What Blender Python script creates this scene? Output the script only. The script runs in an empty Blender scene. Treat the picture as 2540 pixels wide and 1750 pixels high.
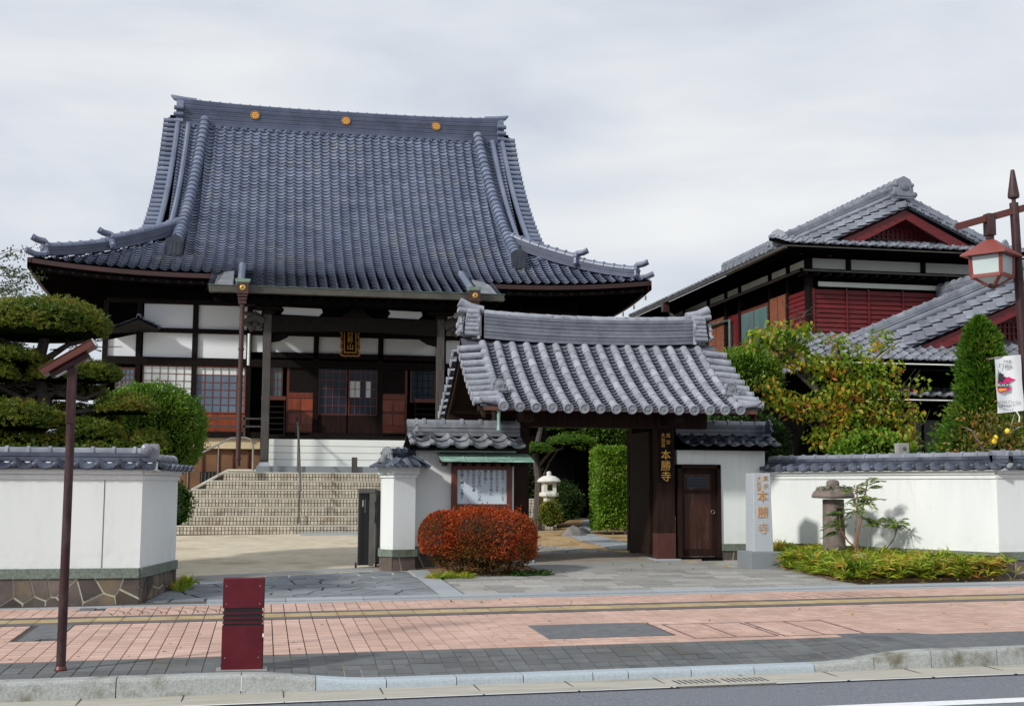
import bpy, math, random
import numpy as np
from mathutils import Vector, Matrix
rnd = random.Random(7)
nr = np.random.RandomState(7)
sc = bpy.context.scene
col = sc.collection

# ------------------------------------------------------------------ camera
CAM = Vector((0, 0, 1.45))
YAW, PITCH, ROLL = math.radians(11.2), math.radians(6.15), math.radians(0.25)
cy_, sy_ = math.cos(YAW), math.sin(YAW)
r_ = Vector((cy_, -sy_, 0))
f_ = Vector((sy_*math.cos(PITCH), cy_*math.cos(PITCH), math.sin(PITCH)))
u_ = r_.cross(f_)
r2_ = r_*math.cos(ROLL) + u_*math.sin(ROLL)
u2_ = -r_*math.sin(ROLL) + u_*math.cos(ROLL)
cd = bpy.data.cameras.new('camera'); cam = bpy.data.objects.new('camera', cd); col.objects.link(cam)
cd.sensor_fit = 'HORIZONTAL'; cd.sensor_width = 36; cd.lens = 3090/2540*36
cd.clip_start = 0.1; cd.clip_end = 2000
mw = Matrix((r2_, u2_, -f_)).transposed().to_4x4(); mw.translation = CAM
cam.matrix_world = mw
sc.camera = cam

# ------------------------------------------------------------------ sky, sun, exposure
SUN_AZ, SUN_EL = math.radians(58), math.radians(31)      # degrees to the left of the street normal, and height
sdir = Vector((-math.sin(SUN_AZ)*math.cos(SUN_EL), -math.cos(SUN_AZ)*math.cos(SUN_EL), math.sin(SUN_EL)))
w = bpy.data.worlds.new('World'); sc.world = w; w.use_nodes = True
nt = w.node_tree; nt.nodes.clear()
def N(nt, t, **k):
    n = nt.nodes.new(t)
    for a, b in k.items():
        if a.startswith('i_'): n.inputs[a[2:].replace('_', ' ')].default_value = b
        else: setattr(n, a, b)
    return n
wo = N(nt, 'ShaderNodeOutputWorld')
bgs = N(nt, 'ShaderNodeBackground', i_Strength=0.09)
sky = N(nt, 'ShaderNodeTexSky'); sky.sky_type = 'NISHITA'; sky.sun_disc = False
sky.sun_elevation = SUN_EL; sky.sun_rotation = math.atan2(sdir.x, sdir.y)
nt.links.new(sky.outputs[0], bgs.inputs[0])
tc = N(nt, 'ShaderNodeTexCoord')
mp = N(nt, 'ShaderNodeMapping'); mp.inputs['Scale'].default_value = (1.0, 1.0, 3.6); mp.inputs['Rotation'].default_value = (0, .12, .5)
nz = N(nt, 'ShaderNodeTexNoise', i_Scale=2.3, i_Detail=7.0, i_Roughness=.52, i_Distortion=.25)
rp = N(nt, 'ShaderNodeValToRGB')
rp.color_ramp.elements[0].position = .34; rp.color_ramp.elements[0].color = (.57, .63, .73, 1)
rp.color_ramp.elements[1].position = .66; rp.color_ramp.elements[1].color = (.90, .915, .925, 1)
e = rp.color_ramp.elements.new(.5); e.color = (.74, .78, .84, 1)
bgc = N(nt, 'ShaderNodeBackground', i_Strength=1.0)
mx = N(nt, 'ShaderNodeMixShader'); mx.inputs[0].default_value = .95
nt.links.new(tc.outputs['Generated'], mp.inputs[0]); nt.links.new(mp.outputs[0], nz.inputs[0])
nt.links.new(nz.outputs[0], rp.inputs[0]); nt.links.new(rp.outputs[0], bgc.inputs[0])
nt.links.new(bgs.outputs[0], mx.inputs[1]); nt.links.new(bgc.outputs[0], mx.inputs[2])
nt.links.new(mx.outputs[0], wo.inputs[0])
sl = bpy.data.lights.new('sun', 'SUN'); so = bpy.data.objects.new('sun', sl); col.objects.link(so)
sl.energy = 3.1; sl.angle = math.radians(4.0); sl.color = (1, .965, .89)
so.rotation_euler = (-sdir).to_track_quat('-Z', 'Y').to_euler(); so.location = (-30, -20, 40)
sc.view_settings.view_transform = 'Standard'; sc.view_settings.look = 'None'
sc.view_settings.exposure = 0; sc.view_settings.gamma = 1

# ------------------------------------------------------------------ mesh helpers
class MB:
    def __init__(s): s.v = []; s.f = []
    def add(s, v, f):
        o = len(s.v); s.v += [tuple(p) for p in v]; s.f += [tuple(i+o for i in q) for q in f]; return s
    def quad(s, a, b, c, d): return s.add([a, b, c, d], [(0, 1, 2, 3)])
    def box(s, x0, y0, z0, x1, y1, z1):
        return s.add([(x0,y0,z0),(x1,y0,z0),(x1,y1,z0),(x0,y1,z0),(x0,y0,z1),(x1,y0,z1),(x1,y1,z1),(x0,y1,z1)],
            [(0,3,2,1),(4,5,6,7),(0,1,5,4),(1,2,6,5),(2,3,7,6),(3,0,4,7)])
    def obox(s, m, sx, sy, sz):
        c = [m @ Vector((a*sx/2, b*sy/2, c*sz/2)) for a,b,c in ((-1,-1,-1),(1,-1,-1),(1,1,-1),(-1,1,-1),(-1,-1,1),(1,-1,1),(1,1,1),(-1,1,1))]
        return s.add(c, [(0,3,2,1),(4,5,6,7),(0,1,5,4),(1,2,6,5),(2,3,7,6),(3,0,4,7)])
    def bar(s, a, b, wd, h, up=Vector((0,0,1))):
        a = Vector(a); b = Vector(b); d = b-a; y = d.normalized(); x = y.cross(up)
        if x.length < 1e-4: x = Vector((1,0,0))
        x.normalize(); z = x.cross(y)
        m = Matrix((x, y, z)).transposed().to_4x4(); m.translation = (a+b)/2
        return s.obox(m, wd, d.length, h)
    def tube(s, pts, r, n=8, cap=True):
        pts = [Vector(p) for p in pts]; rs = r if isinstance(r, (list, tuple)) else [r]*len(pts)
        rings = []; prev = None
        for i, p in enumerate(pts):
            d = (pts[min(i+1, len(pts)-1)] - pts[max(i-1, 0)]).normalized()
            if prev is None:
                x = d.cross(Vector((0,0,1)))
                if x.length < 1e-3: x = Vector((1,0,0))
            else: x = prev - d*prev.dot(d)
            x.normalize(); prev = x; y = d.cross(x)
            rings.append([p + (x*math.cos(2*math.pi*k/n) + y*math.sin(2*math.pi*k/n))*rs[i] for k in range(n)])
        v = [q for g in rings for q in g]; f = []
        for i in range(len(pts)-1):
            for k in range(n): f.append((i*n+k, i*n+(k+1)%n, (i+1)*n+(k+1)%n, (i+1)*n+k))
        if cap: f.append(tuple(range(n))[::-1]); f.append(tuple((len(pts)-1)*n+k for k in range(n)))
        return s.add(v, f)
    def lathe(s, prof, c, n=20, sx=1, sy=1, m=None):
        v = []; f = []
        for r, z in prof:
            for k in range(n):
                a = 2*math.pi*k/n; p = Vector((r*math.cos(a)*sx, r*math.sin(a)*sy, z))
                if m is not None: p = m @ p
                v.append(p + Vector(c))
        for i in range(len(prof)-1):
            for k in range(n): f.append((i*n+k, i*n+(k+1)%n, (i+1)*n+(k+1)%n, (i+1)*n+k))
        f.append(tuple(range(n))[::-1]); f.append(tuple((len(prof)-1)*n+k for k in range(n)))
        return s.add(v, f)
    def prism(s, poly, z0, z1):         # poly: list of (x, y); z0, z1 constants or functions
        n = len(poly); g = lambda z, p: z(p[0], p[1]) if callable(z) else z
        v = [(p[0], p[1], g(z0, p)) for p in poly] + [(p[0], p[1], g(z1, p)) for p in poly]
        f = [tuple(range(n))[::-1], tuple(range(n, 2*n))] + [(i, (i+1)%n, n+(i+1)%n, n+i) for i in range(n)]
        return s.add(v, f)
    def ext(s, pts, off):               # 3-d polygon extruded by a vector
        n = len(pts); off = Vector(off)
        v = [Vector(p) for p in pts] + [Vector(p)+off for p in pts]
        return s.add(v, [tuple(range(n))[::-1], tuple(range(n, 2*n))] + [(i, (i+1)%n, n+(i+1)%n, n+i) for i in range(n)])
    def mesh(s, name):
        me = bpy.data.meshes.new(name); me.from_pydata(s.v, [], s.f); me.validate(); return me

WM = {}
def smooth(me, ang=.7):
    me.polygons.foreach_set('use_smooth', [True]*len(me.polygons))
    try: me.set_sharp_from_angle(angle=ang)
    except Exception: pass
def link(name, me, mat, parent=None, world=None, label=None, kind=None):
    o = bpy.data.objects.new(name, me); col.objects.link(o)
    if mat is not None and me is not None and not me.materials: me.materials.append(mat)
    wmat = world if world is not None else Matrix()
    if parent is not None:
        o.parent = parent; o.matrix_parent_inverse = WM[parent.name].inverted()
    if world is not None: o.matrix_basis = world
    WM[o.name] = wmat.copy()
    if label: o['label'] = label
    if kind: o['kind'] = kind
    return o
def obj(name, mb, mat, parent=None, sm=False, label=None, kind=None, bevel=0):
    me = mb if isinstance(mb, bpy.types.Mesh) else mb.mesh(name)
    if sm: smooth(me)
    o = link(name, me, mat, parent, label=label, kind=kind)
    if bevel:
        b = o.modifiers.new('b', 'BEVEL'); b.width = bevel; b.segments = 2; b.limit_method = 'ANGLE'; b.angle_limit = .8
    return o
def thing(name, label, cat, loc=(0,0,0), group=None, rz=0):
    o = bpy.data.objects.new(name, None); col.objects.link(o)
    m = Matrix.Translation(Vector(loc)) @ Matrix.Rotation(rz, 4, 'Z'); o.matrix_basis = m; WM[o.name] = m
    o.empty_display_size = .2; o['label'] = label; o['category'] = cat
    if group: o['group'] = group
    return o
def tag(o, label, cat, group=None, kind=None):
    o['label'] = label; o['category'] = cat
    if group: o['group'] = group
    if kind: o['kind'] = kind
    return o
def struct(name, mb, mat, sm=False):
    o = obj(name, mb, mat, None, sm); o['kind'] = 'structure'; return o
def npmesh(name, v, q):
    v = np.asarray(v, dtype=np.float32).reshape(-1, 3); q = np.asarray(q, dtype=np.int32)
    me = bpy.data.meshes.new(name); k = q.shape[1]
    me.vertices.add(len(v)); me.vertices.foreach_set('co', v.ravel())
    me.loops.add(q.size); me.loops.foreach_set('vertex_index', q.ravel())
    me.polygons.add(len(q)); me.polygons.foreach_set('loop_start', np.arange(0, q.size, k, dtype=np.int32))
    me.polygons.foreach_set('loop_total', np.full(len(q), k, dtype=np.int32))
    me.update(calc_edges=True); return me
def frame(p, x, y, z=None, s=(1,1,1)):
    x = Vector(x).normalized(); y = Vector(y); y = (y - x*y.dot(x)).normalized()
    z = x.cross(y)
    m = Matrix((x*s[0], y*s[1], z*s[2])).transposed().to_4x4(); m.translation = Vector(p); return m
def tiles(name, tmpl, frames, parent, mat, limit=300, sm=False):
    """one object per tile for the nearest ones, the rest joined as one part of kind stuff"""
    fr = sorted(frames, key=lambda m: (m.translation - CAM).length)
    if len(fr) > limit: near, far = fr[:limit], fr[limit:]
    else: near, far = fr, []
    if near:
        me = tmpl.mesh(name)
        if sm: smooth(me)
        me.materials.append(mat)
        for m in near: link(name, me, None, parent, world=m)
    if far:
        tv = np.array(tmpl.v); k = len(tv); mb = MB(); base = 0
        for m in far:
            a = np.array(m); pv = tv @ a[:3,:3].T + a[:3,3]
            mb.v.extend(map(tuple, pv.tolist())); mb.f.extend([tuple(i+base for i in q) for q in tmpl.f]); base += k
        me = mb.mesh(name+'s')
        if sm: smooth(me)
        obj(name+'s', me, mat, parent, kind='stuff')
def pieces(name, items, parent, mat, limit=300):
    """items: list of MB, each one piece with its own shape"""
    key = lambda b: (Vector(b.v[0]) - CAM).length
    it = sorted(items, key=key)
    for b in it[:limit]: obj(name, b, mat(b) if callable(mat) else mat, parent)
    if it[limit:]:
        mb = MB()
        for b in it[limit:]: mb.add(b.v, b.f)
        obj(name+'s', mb, mat(mb) if callable(mat) else mat, parent, kind='stuff')

def clip(poly, a, b, c):     # keep a*x + b*y <= c
    out = []
    for i in range(len(poly)):
        p, q = poly[i], poly[(i+1) % len(poly)]
        dp, dq = a*p[0]+b*p[1]-c, a*q[0]+b*q[1]-c
        if dp <= 0: out.append(p)
        if (dp < 0) != (dq < 0) and dp != dq:
            t = dp/(dp-dq); out.append((p[0]+(q[0]-p[0])*t, p[1]+(q[1]-p[1])*t))
    return out
def voronoi(poly, pts, gap):
    cells = []
    for i, p in enumerate(pts):
        c = list(poly)
        for j, q in enumerate(pts):
            if i == j: continue
            dx, dy = q[0]-p[0], q[1]-p[1]; L = math.hypot(dx, dy)
            if L > 4 and len(pts) > 40: continue
            a, b = dx/L, dy/L
            c = clip(c, a, b, a*(p[0]+q[0])/2 + b*(p[1]+q[1])/2 - gap/2)
            if len(c) < 3: break
        if len(c) >= 3:
            # drop near-duplicate points
            d = [c[k] for k in range(len(c)) if math.hypot(c[k][0]-c[k-1][0], c[k][1]-c[k-1][1]) > .012]
            if len(d) >= 3: cells.append(d)
    return cells
def jitter_pts(x0, x1, y0, y1, sx, sy, j=.35):
    P = []; ny = max(1, round((y1-y0)/sy)); nx = max(1, round((x1-x0)/sx))
    for a in range(ny):
        for b in range(nx):
            P.append((x0+(b+.5+(.25 if a % 2 else -.25)+rnd.uniform(-j, j))*(x1-x0)/nx, y0+(a+.5+rnd.uniform(-j, j))*(y1-y0)/ny))
    return P

# ------------------------------------------------------------------ materials
def island(nt):
    g = N(nt, 'ShaderNodeNewGeometry'); oi = N(nt, 'ShaderNodeObjectInfo')
    a = N(nt, 'ShaderNodeMath', operation='ADD'); fr = N(nt, 'ShaderNodeMath', operation='FRACT')
    nt.links.new(g.outputs['Random Per Island'], a.inputs[0]); nt.links.new(oi.outputs['Random'], a.inputs[1])
    nt.links.new(a.outputs[0], fr.inputs[0]); return fr
def ramp(nt, stops):
    r = N(nt, 'ShaderNodeValToRGB'); el = r.color_ramp.elements
    while len(el) < len(stops): el.new(.5)
    for e_, (p, c) in zip(el, stops): e_.position = p; e_.color = (*c, 1)
    return r
def pm(name, c1, c2=None, rough=.8, scale=3, bump=0, bscale=40, isl=0, spec=.5, metal=0, stretch=(1,1,1), c3=None, cscale=1.2, camt=.5, lo=.35, hi=.65, coat=0, rv=0):
    m = bpy.data.materials.new(name); m.use_nodes = True; nt = m.node_tree
    b = nt.nodes['Principled BSDF']; b.inputs['Roughness'].default_value = rough
    b.inputs['Specular IOR Level'].default_value = spec; b.inputs['Metallic'].default_value = metal
    b.inputs['Coat Weight'].default_value = coat
    g = N(nt, 'ShaderNodeNewGeometry'); mp = N(nt, 'ShaderNodeMapping'); mp.inputs['Scale'].default_value = stretch
    nt.links.new(g.outputs['Position'], mp.inputs[0])
    out = None
    nz = N(nt, 'ShaderNodeTexNoise', i_Scale=scale, i_Detail=6.0, i_Roughness=.6); nt.links.new(mp.outputs[0], nz.inputs[0])
    r = ramp(nt, [(lo, c1), (hi, c2 or c1)]); nt.links.new(nz.outputs[0], r.inputs[0]); out = r.outputs[0]
    if c3:
        n3 = N(nt, 'ShaderNodeTexNoise', i_Scale=cscale, i_Detail=8.0, i_Roughness=.7); nt.links.new(mp.outputs[0], n3.inputs[0])
        r3 = ramp(nt, [(1-camt-.06, (0,0,0)), (1-camt+.08, (1,1,1))]); nt.links.new(n3.outputs[0], r3.inputs[0])
        mi = N(nt, 'ShaderNodeMixRGB'); mi.inputs[2].default_value = (*c3, 1)
        nt.links.new(r3.outputs[0], mi.inputs[0]); nt.links.new(out, mi.inputs[1]); out = mi.outputs[0]
    if isl:
        fr = island(nt); mr = N(nt, 'ShaderNodeMapRange'); mr.inputs[3].default_value = 1-isl; mr.inputs[4].default_value = 1+isl
        nt.links.new(fr.outputs[0], mr.inputs[0]); hs = N(nt, 'ShaderNodeHueSaturation')
        nt.links.new(mr.outputs[0], hs.inputs['Value']); nt.links.new(out, hs.inputs['Color']); out = hs.outputs[0]
    nt.links.new(out, b.inputs['Base Color'])
    if rv:
        mr2 = N(nt, 'ShaderNodeMapRange'); mr2.inputs[3].default_value = rough-rv; mr2.inputs[4].default_value = rough+rv
        nt.links.new(nz.outputs[0], mr2.inputs[0]); nt.links.new(mr2.outputs[0], b.inputs['Roughness'])
    if bump:
        n2 = N(nt, 'ShaderNodeTexNoise', i_Scale=bscale, i_Detail=4.0); nt.links.new(mp.outputs[0], n2.inputs[0])
        bp = N(nt, 'ShaderNodeBump'); bp.inputs['Strength'].default_value = bump; bp.inputs['Distance'].default_value = .01
        nt.links.new(n2.outputs[0], bp.inputs['Height']); nt.links.new(bp.outputs[0], b.inputs['Normal'])
    return m
def leafmat(name, stops, rough=.5, trans=.25, patch=0.0, pc=None):
    m = bpy.data.materials.new(name); m.use_nodes = True; nt = m.node_tree
    b = nt.nodes['Principled BSDF']; b.inputs['Roughness'].default_value = rough; b.inputs['Specular IOR Level'].default_value = .35
    fr = island(nt); 
    g = N(nt, 'ShaderNodeNewGeometry'); n1 = N(nt, 'ShaderNodeTexNoise', i_Scale=2.2, i_Detail=3.0); nt.links.new(g.outputs['Position'], n1.inputs[0])
    ad = N(nt, 'ShaderNodeMath', operation='MULTIPLY_ADD'); ad.inputs[1].default_value = .65; nt.links.new(fr.outputs[0], ad.inputs[0])
    mu = N(nt, 'ShaderNodeMath', operation='MULTIPLY_ADD'); mu.inputs[1].default_value = 1.6; mu.inputs[2].default_value = -.62
    nt.links.new(n1.outputs[0], mu.inputs[0]); nt.links.new(mu.outputs[0], ad.inputs[2])
    r = ramp(nt, stops); nt.links.new(ad.outputs[0], r.inputs[0])
    nt.links.new(r.outputs[0], b.inputs['Base Color'])
    tr = N(nt, 'ShaderNodeBsdfTranslucent'); nt.links.new(r.outputs[0], tr.inputs[0])
    mxs = N(nt, 'ShaderNodeMixShader'); mxs.inputs[0].default_value = trans
    o = nt.nodes['Material Output']
    nt.links.new(b.outputs[0], mxs.inputs[1]); nt.links.new(tr.outputs[0], mxs.inputs[2]); nt.links.new(mxs.outputs[0], o.inputs[0])
    return m

tile_ridge = pm('hall_ridge_tile', (.05,.062,.105), (.08,.095,.15), rough=.3, scale=2, isl=.2, spec=.5)
tile_hall = pm('hall_tile', (.115,.14,.215), (.16,.19,.27), rough=.38, scale=1.2, isl=.22, c3=(.19,.205,.235), cscale=.9, camt=.4, bump=.15, bscale=60, spec=.6, rv=.08)
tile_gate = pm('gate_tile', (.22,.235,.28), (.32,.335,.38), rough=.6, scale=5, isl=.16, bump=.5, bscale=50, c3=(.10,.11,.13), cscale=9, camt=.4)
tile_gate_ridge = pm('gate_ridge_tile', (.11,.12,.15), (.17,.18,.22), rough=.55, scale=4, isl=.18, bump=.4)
tile_oni = pm('shaded_ornament_tile', (.02,.024,.036), (.04,.048,.066), rough=.45, scale=4)  # shade on the ridge end tiles painted in as a darker base colour
tile_gate_flat = pm('gate_flat_tile_shaded', (.075,.08,.105), (.13,.14,.17), rough=.55, scale=4, isl=.18, bump=.4)  # gap shade between barrels put into the colour, along with pan dirt
tile_cap = pm('coping_cap_tile', (.15,.165,.205), (.24,.255,.295), rough=.28, scale=4, isl=.2, spec=.6)
tile_cope = pm('coping_tile', (.028,.034,.055), (.085,.10,.135), rough=.26, scale=3, isl=.4, bump=.2, spec=.6, rv=.1)
tile_old = pm('weathered_tile', (.13,.14,.165), (.24,.25,.275), rough=.5, scale=4, isl=.22, bump=.4, c3=(.3,.3,.27), cscale=5, camt=.3)
tile_house = pm('house_tile', (.13,.145,.18), (.22,.235,.275), rough=.36, scale=3, isl=.22, bump=.2, spec=.6)
plaster = pm('white_plaster', (.68,.715,.715), (.745,.77,.765), rough=.85, scale=.9, bump=.12, bscale=90, c3=(.60,.625,.60), cscale=1.7, camt=.37, stretch=(1,1,.28))
plaster_ang = plaster
def grime(m, z0, z1, s0, s1):
    nt = m.node_tree; b = nt.nodes['Principled BSDF']; src = b.inputs['Base Color'].links[0].from_socket
    g = N(nt, 'ShaderNodeNewGeometry'); sx = N(nt, 'ShaderNodeSeparateXYZ'); nt.links.new(g.outputs['Position'], sx.inputs[0])
    mp = N(nt, 'ShaderNodeMapping'); mp.inputs['Scale'].default_value = (1,1,.12); nt.links.new(g.outputs['Position'], mp.inputs[0])
    for a, b_, colr, sc_, pos, am in ((z1, z0, (.36,.36,.30,1), 9, g.outputs['Position'], .24), (s0, s1, (.40,.41,.39,1), 14, mp.outputs[0], .16)):
        mr = N(nt, 'ShaderNodeMapRange'); mr.inputs[1].default_value = a; mr.inputs[2].default_value = b_; nt.links.new(sx.outputs[2], mr.inputs[0])
        nz = N(nt, 'ShaderNodeTexNoise', i_Scale=sc_, i_Detail=6.0); nt.links.new(pos, nz.inputs[0])
        r = ramp(nt, [(.42,(0,0,0)),(.75,(1,1,1))]); nt.links.new(nz.outputs[0], r.inputs[0])
        mu = N(nt, 'ShaderNodeMath', operation='MULTIPLY'); nt.links.new(mr.outputs[0], mu.inputs[0]); nt.links.new(r.outputs[0], mu.inputs[1])
        m2 = N(nt, 'ShaderNodeMath', operation='MULTIPLY'); m2.inputs[1].default_value = am; nt.links.new(mu.outputs[0], m2.inputs[0])
        mi = N(nt, 'ShaderNodeMixRGB'); mi.inputs[2].default_value = colr; nt.links.new(m2.outputs[0], mi.inputs[0]); nt.links.new(src, mi.inputs[1]); src = mi.outputs[0]
    nt.links.new(src, b.inputs['Base Color'])
grime(plaster, .42, .8, .95, 1.6)
cream = pm('cream_plaster', (.64,.66,.58), (.72,.73,.65), rough=.85, scale=1.5)
hallwhite = pm('hall_white_plaster', (.79,.82,.87), (.82,.84,.88), rough=.8, scale=1)
siding = pm('white_siding', (.72,.75,.72), (.78,.8,.77), rough=.5, scale=1)
wood_dark = pm('dark_wood', (.007,.0055,.005), (.014,.010,.009), spec=.1, rough=.7, scale=4, stretch=(6,6,1), bump=.3, isl=.15)
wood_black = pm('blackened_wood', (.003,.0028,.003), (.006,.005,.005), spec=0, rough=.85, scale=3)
wood_gate = pm('gate_wood', (.014,.0075,.006), (.030,.014,.010), spec=.12, rough=.65, scale=3, stretch=(8,8,.8), bump=.5, isl=.12)
wood_door = pm('door_wood', (.03,.011,.008), (.06,.022,.013), spec=.3, rough=.5, scale=2.2, stretch=(5,5,1), bump=.3, c3=(.10,.07,.055), cscale=1.1, camt=.38)
wood_pillar = pm('weathered_pillar', (.035,.03,.028), (.085,.075,.07), rough=.8, scale=3, stretch=(14,14,.8), bump=.5)
wood_bright = pm('orange_brown_wood', (.17,.032,.010), (.32,.055,.014), rough=.4, scale=2, stretch=(4,4,1), isl=.1)
wood_brown = pm('brown_wood', (.085,.017,.009), (.13,.028,.014), rough=.5, scale=2.5, stretch=(6,6,1), isl=.12)
fascia_m = pm('fascia_wood', (.028,.009,.009), (.045,.013,.012), rough=.55, scale=2)
house_red = pm('red_house_board', (.10,.005,.007), (.15,.009,.011), rough=.5, scale=3, stretch=(1,1,5), isl=.15)
shutter_m = pm('orange_shutter', (.32,.12,.07), (.42,.17,.10), rough=.6, scale=3)
lattice_m = pm('lattice_wood', (.19,.035,.02), (.24,.05,.026), rough=.5, scale=3)
copper = pm('green_copper', (.16,.30,.25), (.36,.56,.47), rough=.55, scale=2.5, stretch=(1,3,1), c3=(.05,.09,.08), cscale=2.2, camt=.38)
copper_dark = pm('dark_copper', (.045,.04,.035), (.075,.07,.055), rough=.55, scale=3)
pipe_m = pm('brown_pipe', (.04,.016,.014), (.07,.027,.022), rough=.45, scale=4, c3=(.03,.03,.03), cscale=3, camt=.4)
gold = pm('gold', (.75,.43,.08), (.85,.55,.14), rough=.3, metal=.85, scale=8)
goldpaint = pm('gold_paint', (.72,.36,.05), (.8,.45,.08), rough=.5, scale=8)
black = pm('black', (.008,.008,.01), rough=.4)
paint_black = pm('lacquer_black', (.012,.01,.01), rough=.35)
shoji = pm('paper_screen', (.66,.71,.7), (.72,.76,.75), rough=.8, scale=3)
glass_blue = pm('blue_window_glass', (.10,.14,.20), (.15,.20,.26), rough=.2, scale=1, spec=.3)
glass_dark = pm('dark_window_glass', (.008,.020,.036), (.014,.030,.05), rough=.2, scale=1, spec=.18)
glass_teal = pm('teal_window_glass', (.06,.12,.13), (.10,.17,.175), rough=.2, scale=1, spec=.3)
frost = pm('frosted_lamp_glass', (.42,.5,.5), (.5,.58,.57), rough=.35, scale=3)
granite = pm('grey_granite', (.26,.29,.32), (.40,.43,.46), rough=.6, scale=90, bump=.2, bscale=120, isl=.08)
granite_pillar = pm('pillar_granite', (.33,.37,.41), (.50,.54,.58), rough=.6, scale=70, bump=.15, bscale=100)
granite_base = pm('dark_granite', (.16,.18,.2), (.26,.285,.31), rough=.6, scale=70, bump=.15)
kerb_m = pm('kerb_stone', (.27,.28,.27), (.40,.42,.42), rough=.8, scale=60, bump=.4, bscale=90, isl=.12, c3=(.13,.12,.075), cscale=1.8, camt=.42)
kerb_low = pm('pale_kerb_stone', (.33,.38,.43), (.43,.49,.54), rough=.75, scale=60, bump=.3, bscale=90, isl=.08)
band_m = pm('green_band_stone', (.10,.125,.10), (.19,.23,.20), rough=.75, scale=30, bump=.3, bscale=60, c3=(.10,.105,.05), cscale=2, camt=.4)
stone_b = pm('brown_stone', (.07,.055,.05), (.13,.10,.085), rough=.7, scale=3, isl=.45, bump=.5, bscale=20, c3=(.14,.105,.055), cscale=2.5, camt=.42)
mortar = pm('mortar', (.40,.37,.28), (.52,.49,.39), rough=.9, scale=20)
pink = pm('pink_paver', (.47,.305,.245), (.57,.39,.325), rough=.8, scale=1.1, isl=.11, bump=.25, bscale=120, c3=(.44,.32,.27), cscale=.9, camt=.38)
darkpave = pm('dark_paver', (.085,.09,.095), (.135,.14,.145), rough=.75, scale=2, isl=.16, bump=.3, bscale=90, c3=(.10,.09,.07), cscale=.8, camt=.4)
yellow = pm('tactile_paver', (.33,.25,.13), (.41,.32,.18), rough=.8, scale=2, isl=.12, bump=.3, c3=(.24,.2,.13), cscale=1.5, camt=.4)
grout = pm('grout', (.045,.04,.04), (.07,.06,.055), rough=.95, scale=10)
grout_l = pm('pale_grout', (.07,.06,.05), (.12,.105,.085), rough=.95, scale=10)
strip_m = pm('dark_strip_paver', (.10,.085,.085), (.135,.115,.115), rough=.8, scale=5, isl=.12)
asphalt = pm('asphalt', (.11,.12,.145), (.21,.225,.255), rough=.85, scale=55, bump=.8, bscale=70, isl=0)
patch_m = pm('asphalt_patch', (.10,.105,.115), (.15,.155,.165), rough=.85, scale=9, bump=.6, bscale=60)
concrete = pm('gutter_concrete', (.36,.34,.29), (.46,.44,.38), rough=.85, scale=6, bump=.4, bscale=70, stretch=(.35,2,1), c3=(.28,.27,.24), cscale=2, camt=.4)
concrete_g = pm('grey_concrete', (.24,.24,.235), (.34,.34,.33), rough=.85, scale=5, bump=.3, stretch=(.4,2,1))
whiteline = pm('road_paint', (.70,.72,.74), (.8,.82,.84), rough=.7, scale=20)
sand = pm('courtyard_sand', (.48,.42,.31), (.60,.53,.41), rough=.95, scale=3, bump=.7, bscale=60, c3=(.40,.31,.2), cscale=.7, camt=.4)
soil = pm('brown_soil', (.16,.10,.05), (.27,.18,.10), rough=.95, scale=5, bump=.6, bscale=50)
crazy = pm('crazy_paving_stone', (.14,.16,.18), (.24,.265,.29), rough=.6, scale=2, isl=.16, bump=.3, bscale=40, c3=(.13,.12,.11), cscale=1, camt=.4)
flag_m = pm('granite_flag', (.23,.225,.215), (.38,.37,.35), rough=.85, scale=40, isl=.26, bump=.6, bscale=60, c3=(.24,.2,.17), cscale=1.3, camt=.38)
step_tile = pm('step_tile', (.42,.38,.30), (.54,.49,.40), rough=.7, scale=3, isl=.17, c3=(.27,.21,.14), cscale=1.3, camt=.4)
step_nose = pm('step_nosing', (.58,.55,.46), (.66,.63,.54), rough=.7, scale=3)
step_grout = pm('step_grout', (.05,.04,.03), (.10,.08,.055), rough=.9, scale=3)
rust = pm('brown_painted_steel', (.026,.010,.012), (.05,.016,.017), spec=.3, rough=.5, scale=6, c3=(.07,.04,.045), cscale=4, camt=.45, bump=.2, stretch=(1,1,.4))
rust2 = pm('red_brown_steel', (.085,.019,.014), (.12,.028,.02), rough=.45, scale=3)
lamp_red = pm('lantern_red_paint', (.20,.042,.035), (.25,.055,.045), rough=.5, scale=3)
crimson = pm('crimson_panel', (.08,.007,.014), (.11,.010,.018), rough=.5, spec=.25, scale=5, c3=(.13,.02,.022), cscale=6, camt=.36, rv=.12)
crimson_side = crimson
steel = pm('brushed_steel', (.35,.33,.29), (.45,.42,.38), rough=.35, metal=.8, scale=8)
darkmetal = pm('dark_grey_metal', (.09,.087,.08), (.12,.115,.105), rough=.45, scale=4, metal=.3)
lantern_st = pm('mossy_stone', (.13,.10,.09), (.22,.18,.16), rough=.9, scale=8, bump=.5, bscale=40, c3=(.08,.075,.05), cscale=3, camt=.42)
lantern_w = pm('pale_lantern_stone', (.55,.54,.5), (.68,.67,.62), rough=.85, scale=12, bump=.3)
rock_m = pm('grey_rock', (.12,.11,.11), (.22,.21,.2), rough=.9, scale=6, bump=.6, bscale=20)
bark = pm('bark', (.045,.035,.03), (.10,.08,.07), rough=.9, scale=12, stretch=(3,3,1), bump=.8, bscale=40)
bark_red = pm('reddish_stem', (.22,.09,.045), (.33,.16,.08), rough=.8, scale=12)
bark_pale = pm('pale_branch', (.2,.18,.16), (.34,.31,.28), rough=.85, scale=12, bump=.6)
core_m = pm('inner_foliage', (.006,.011,.003), (.012,.02,.005), rough=.95, scale=6, spec=0)
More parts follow.
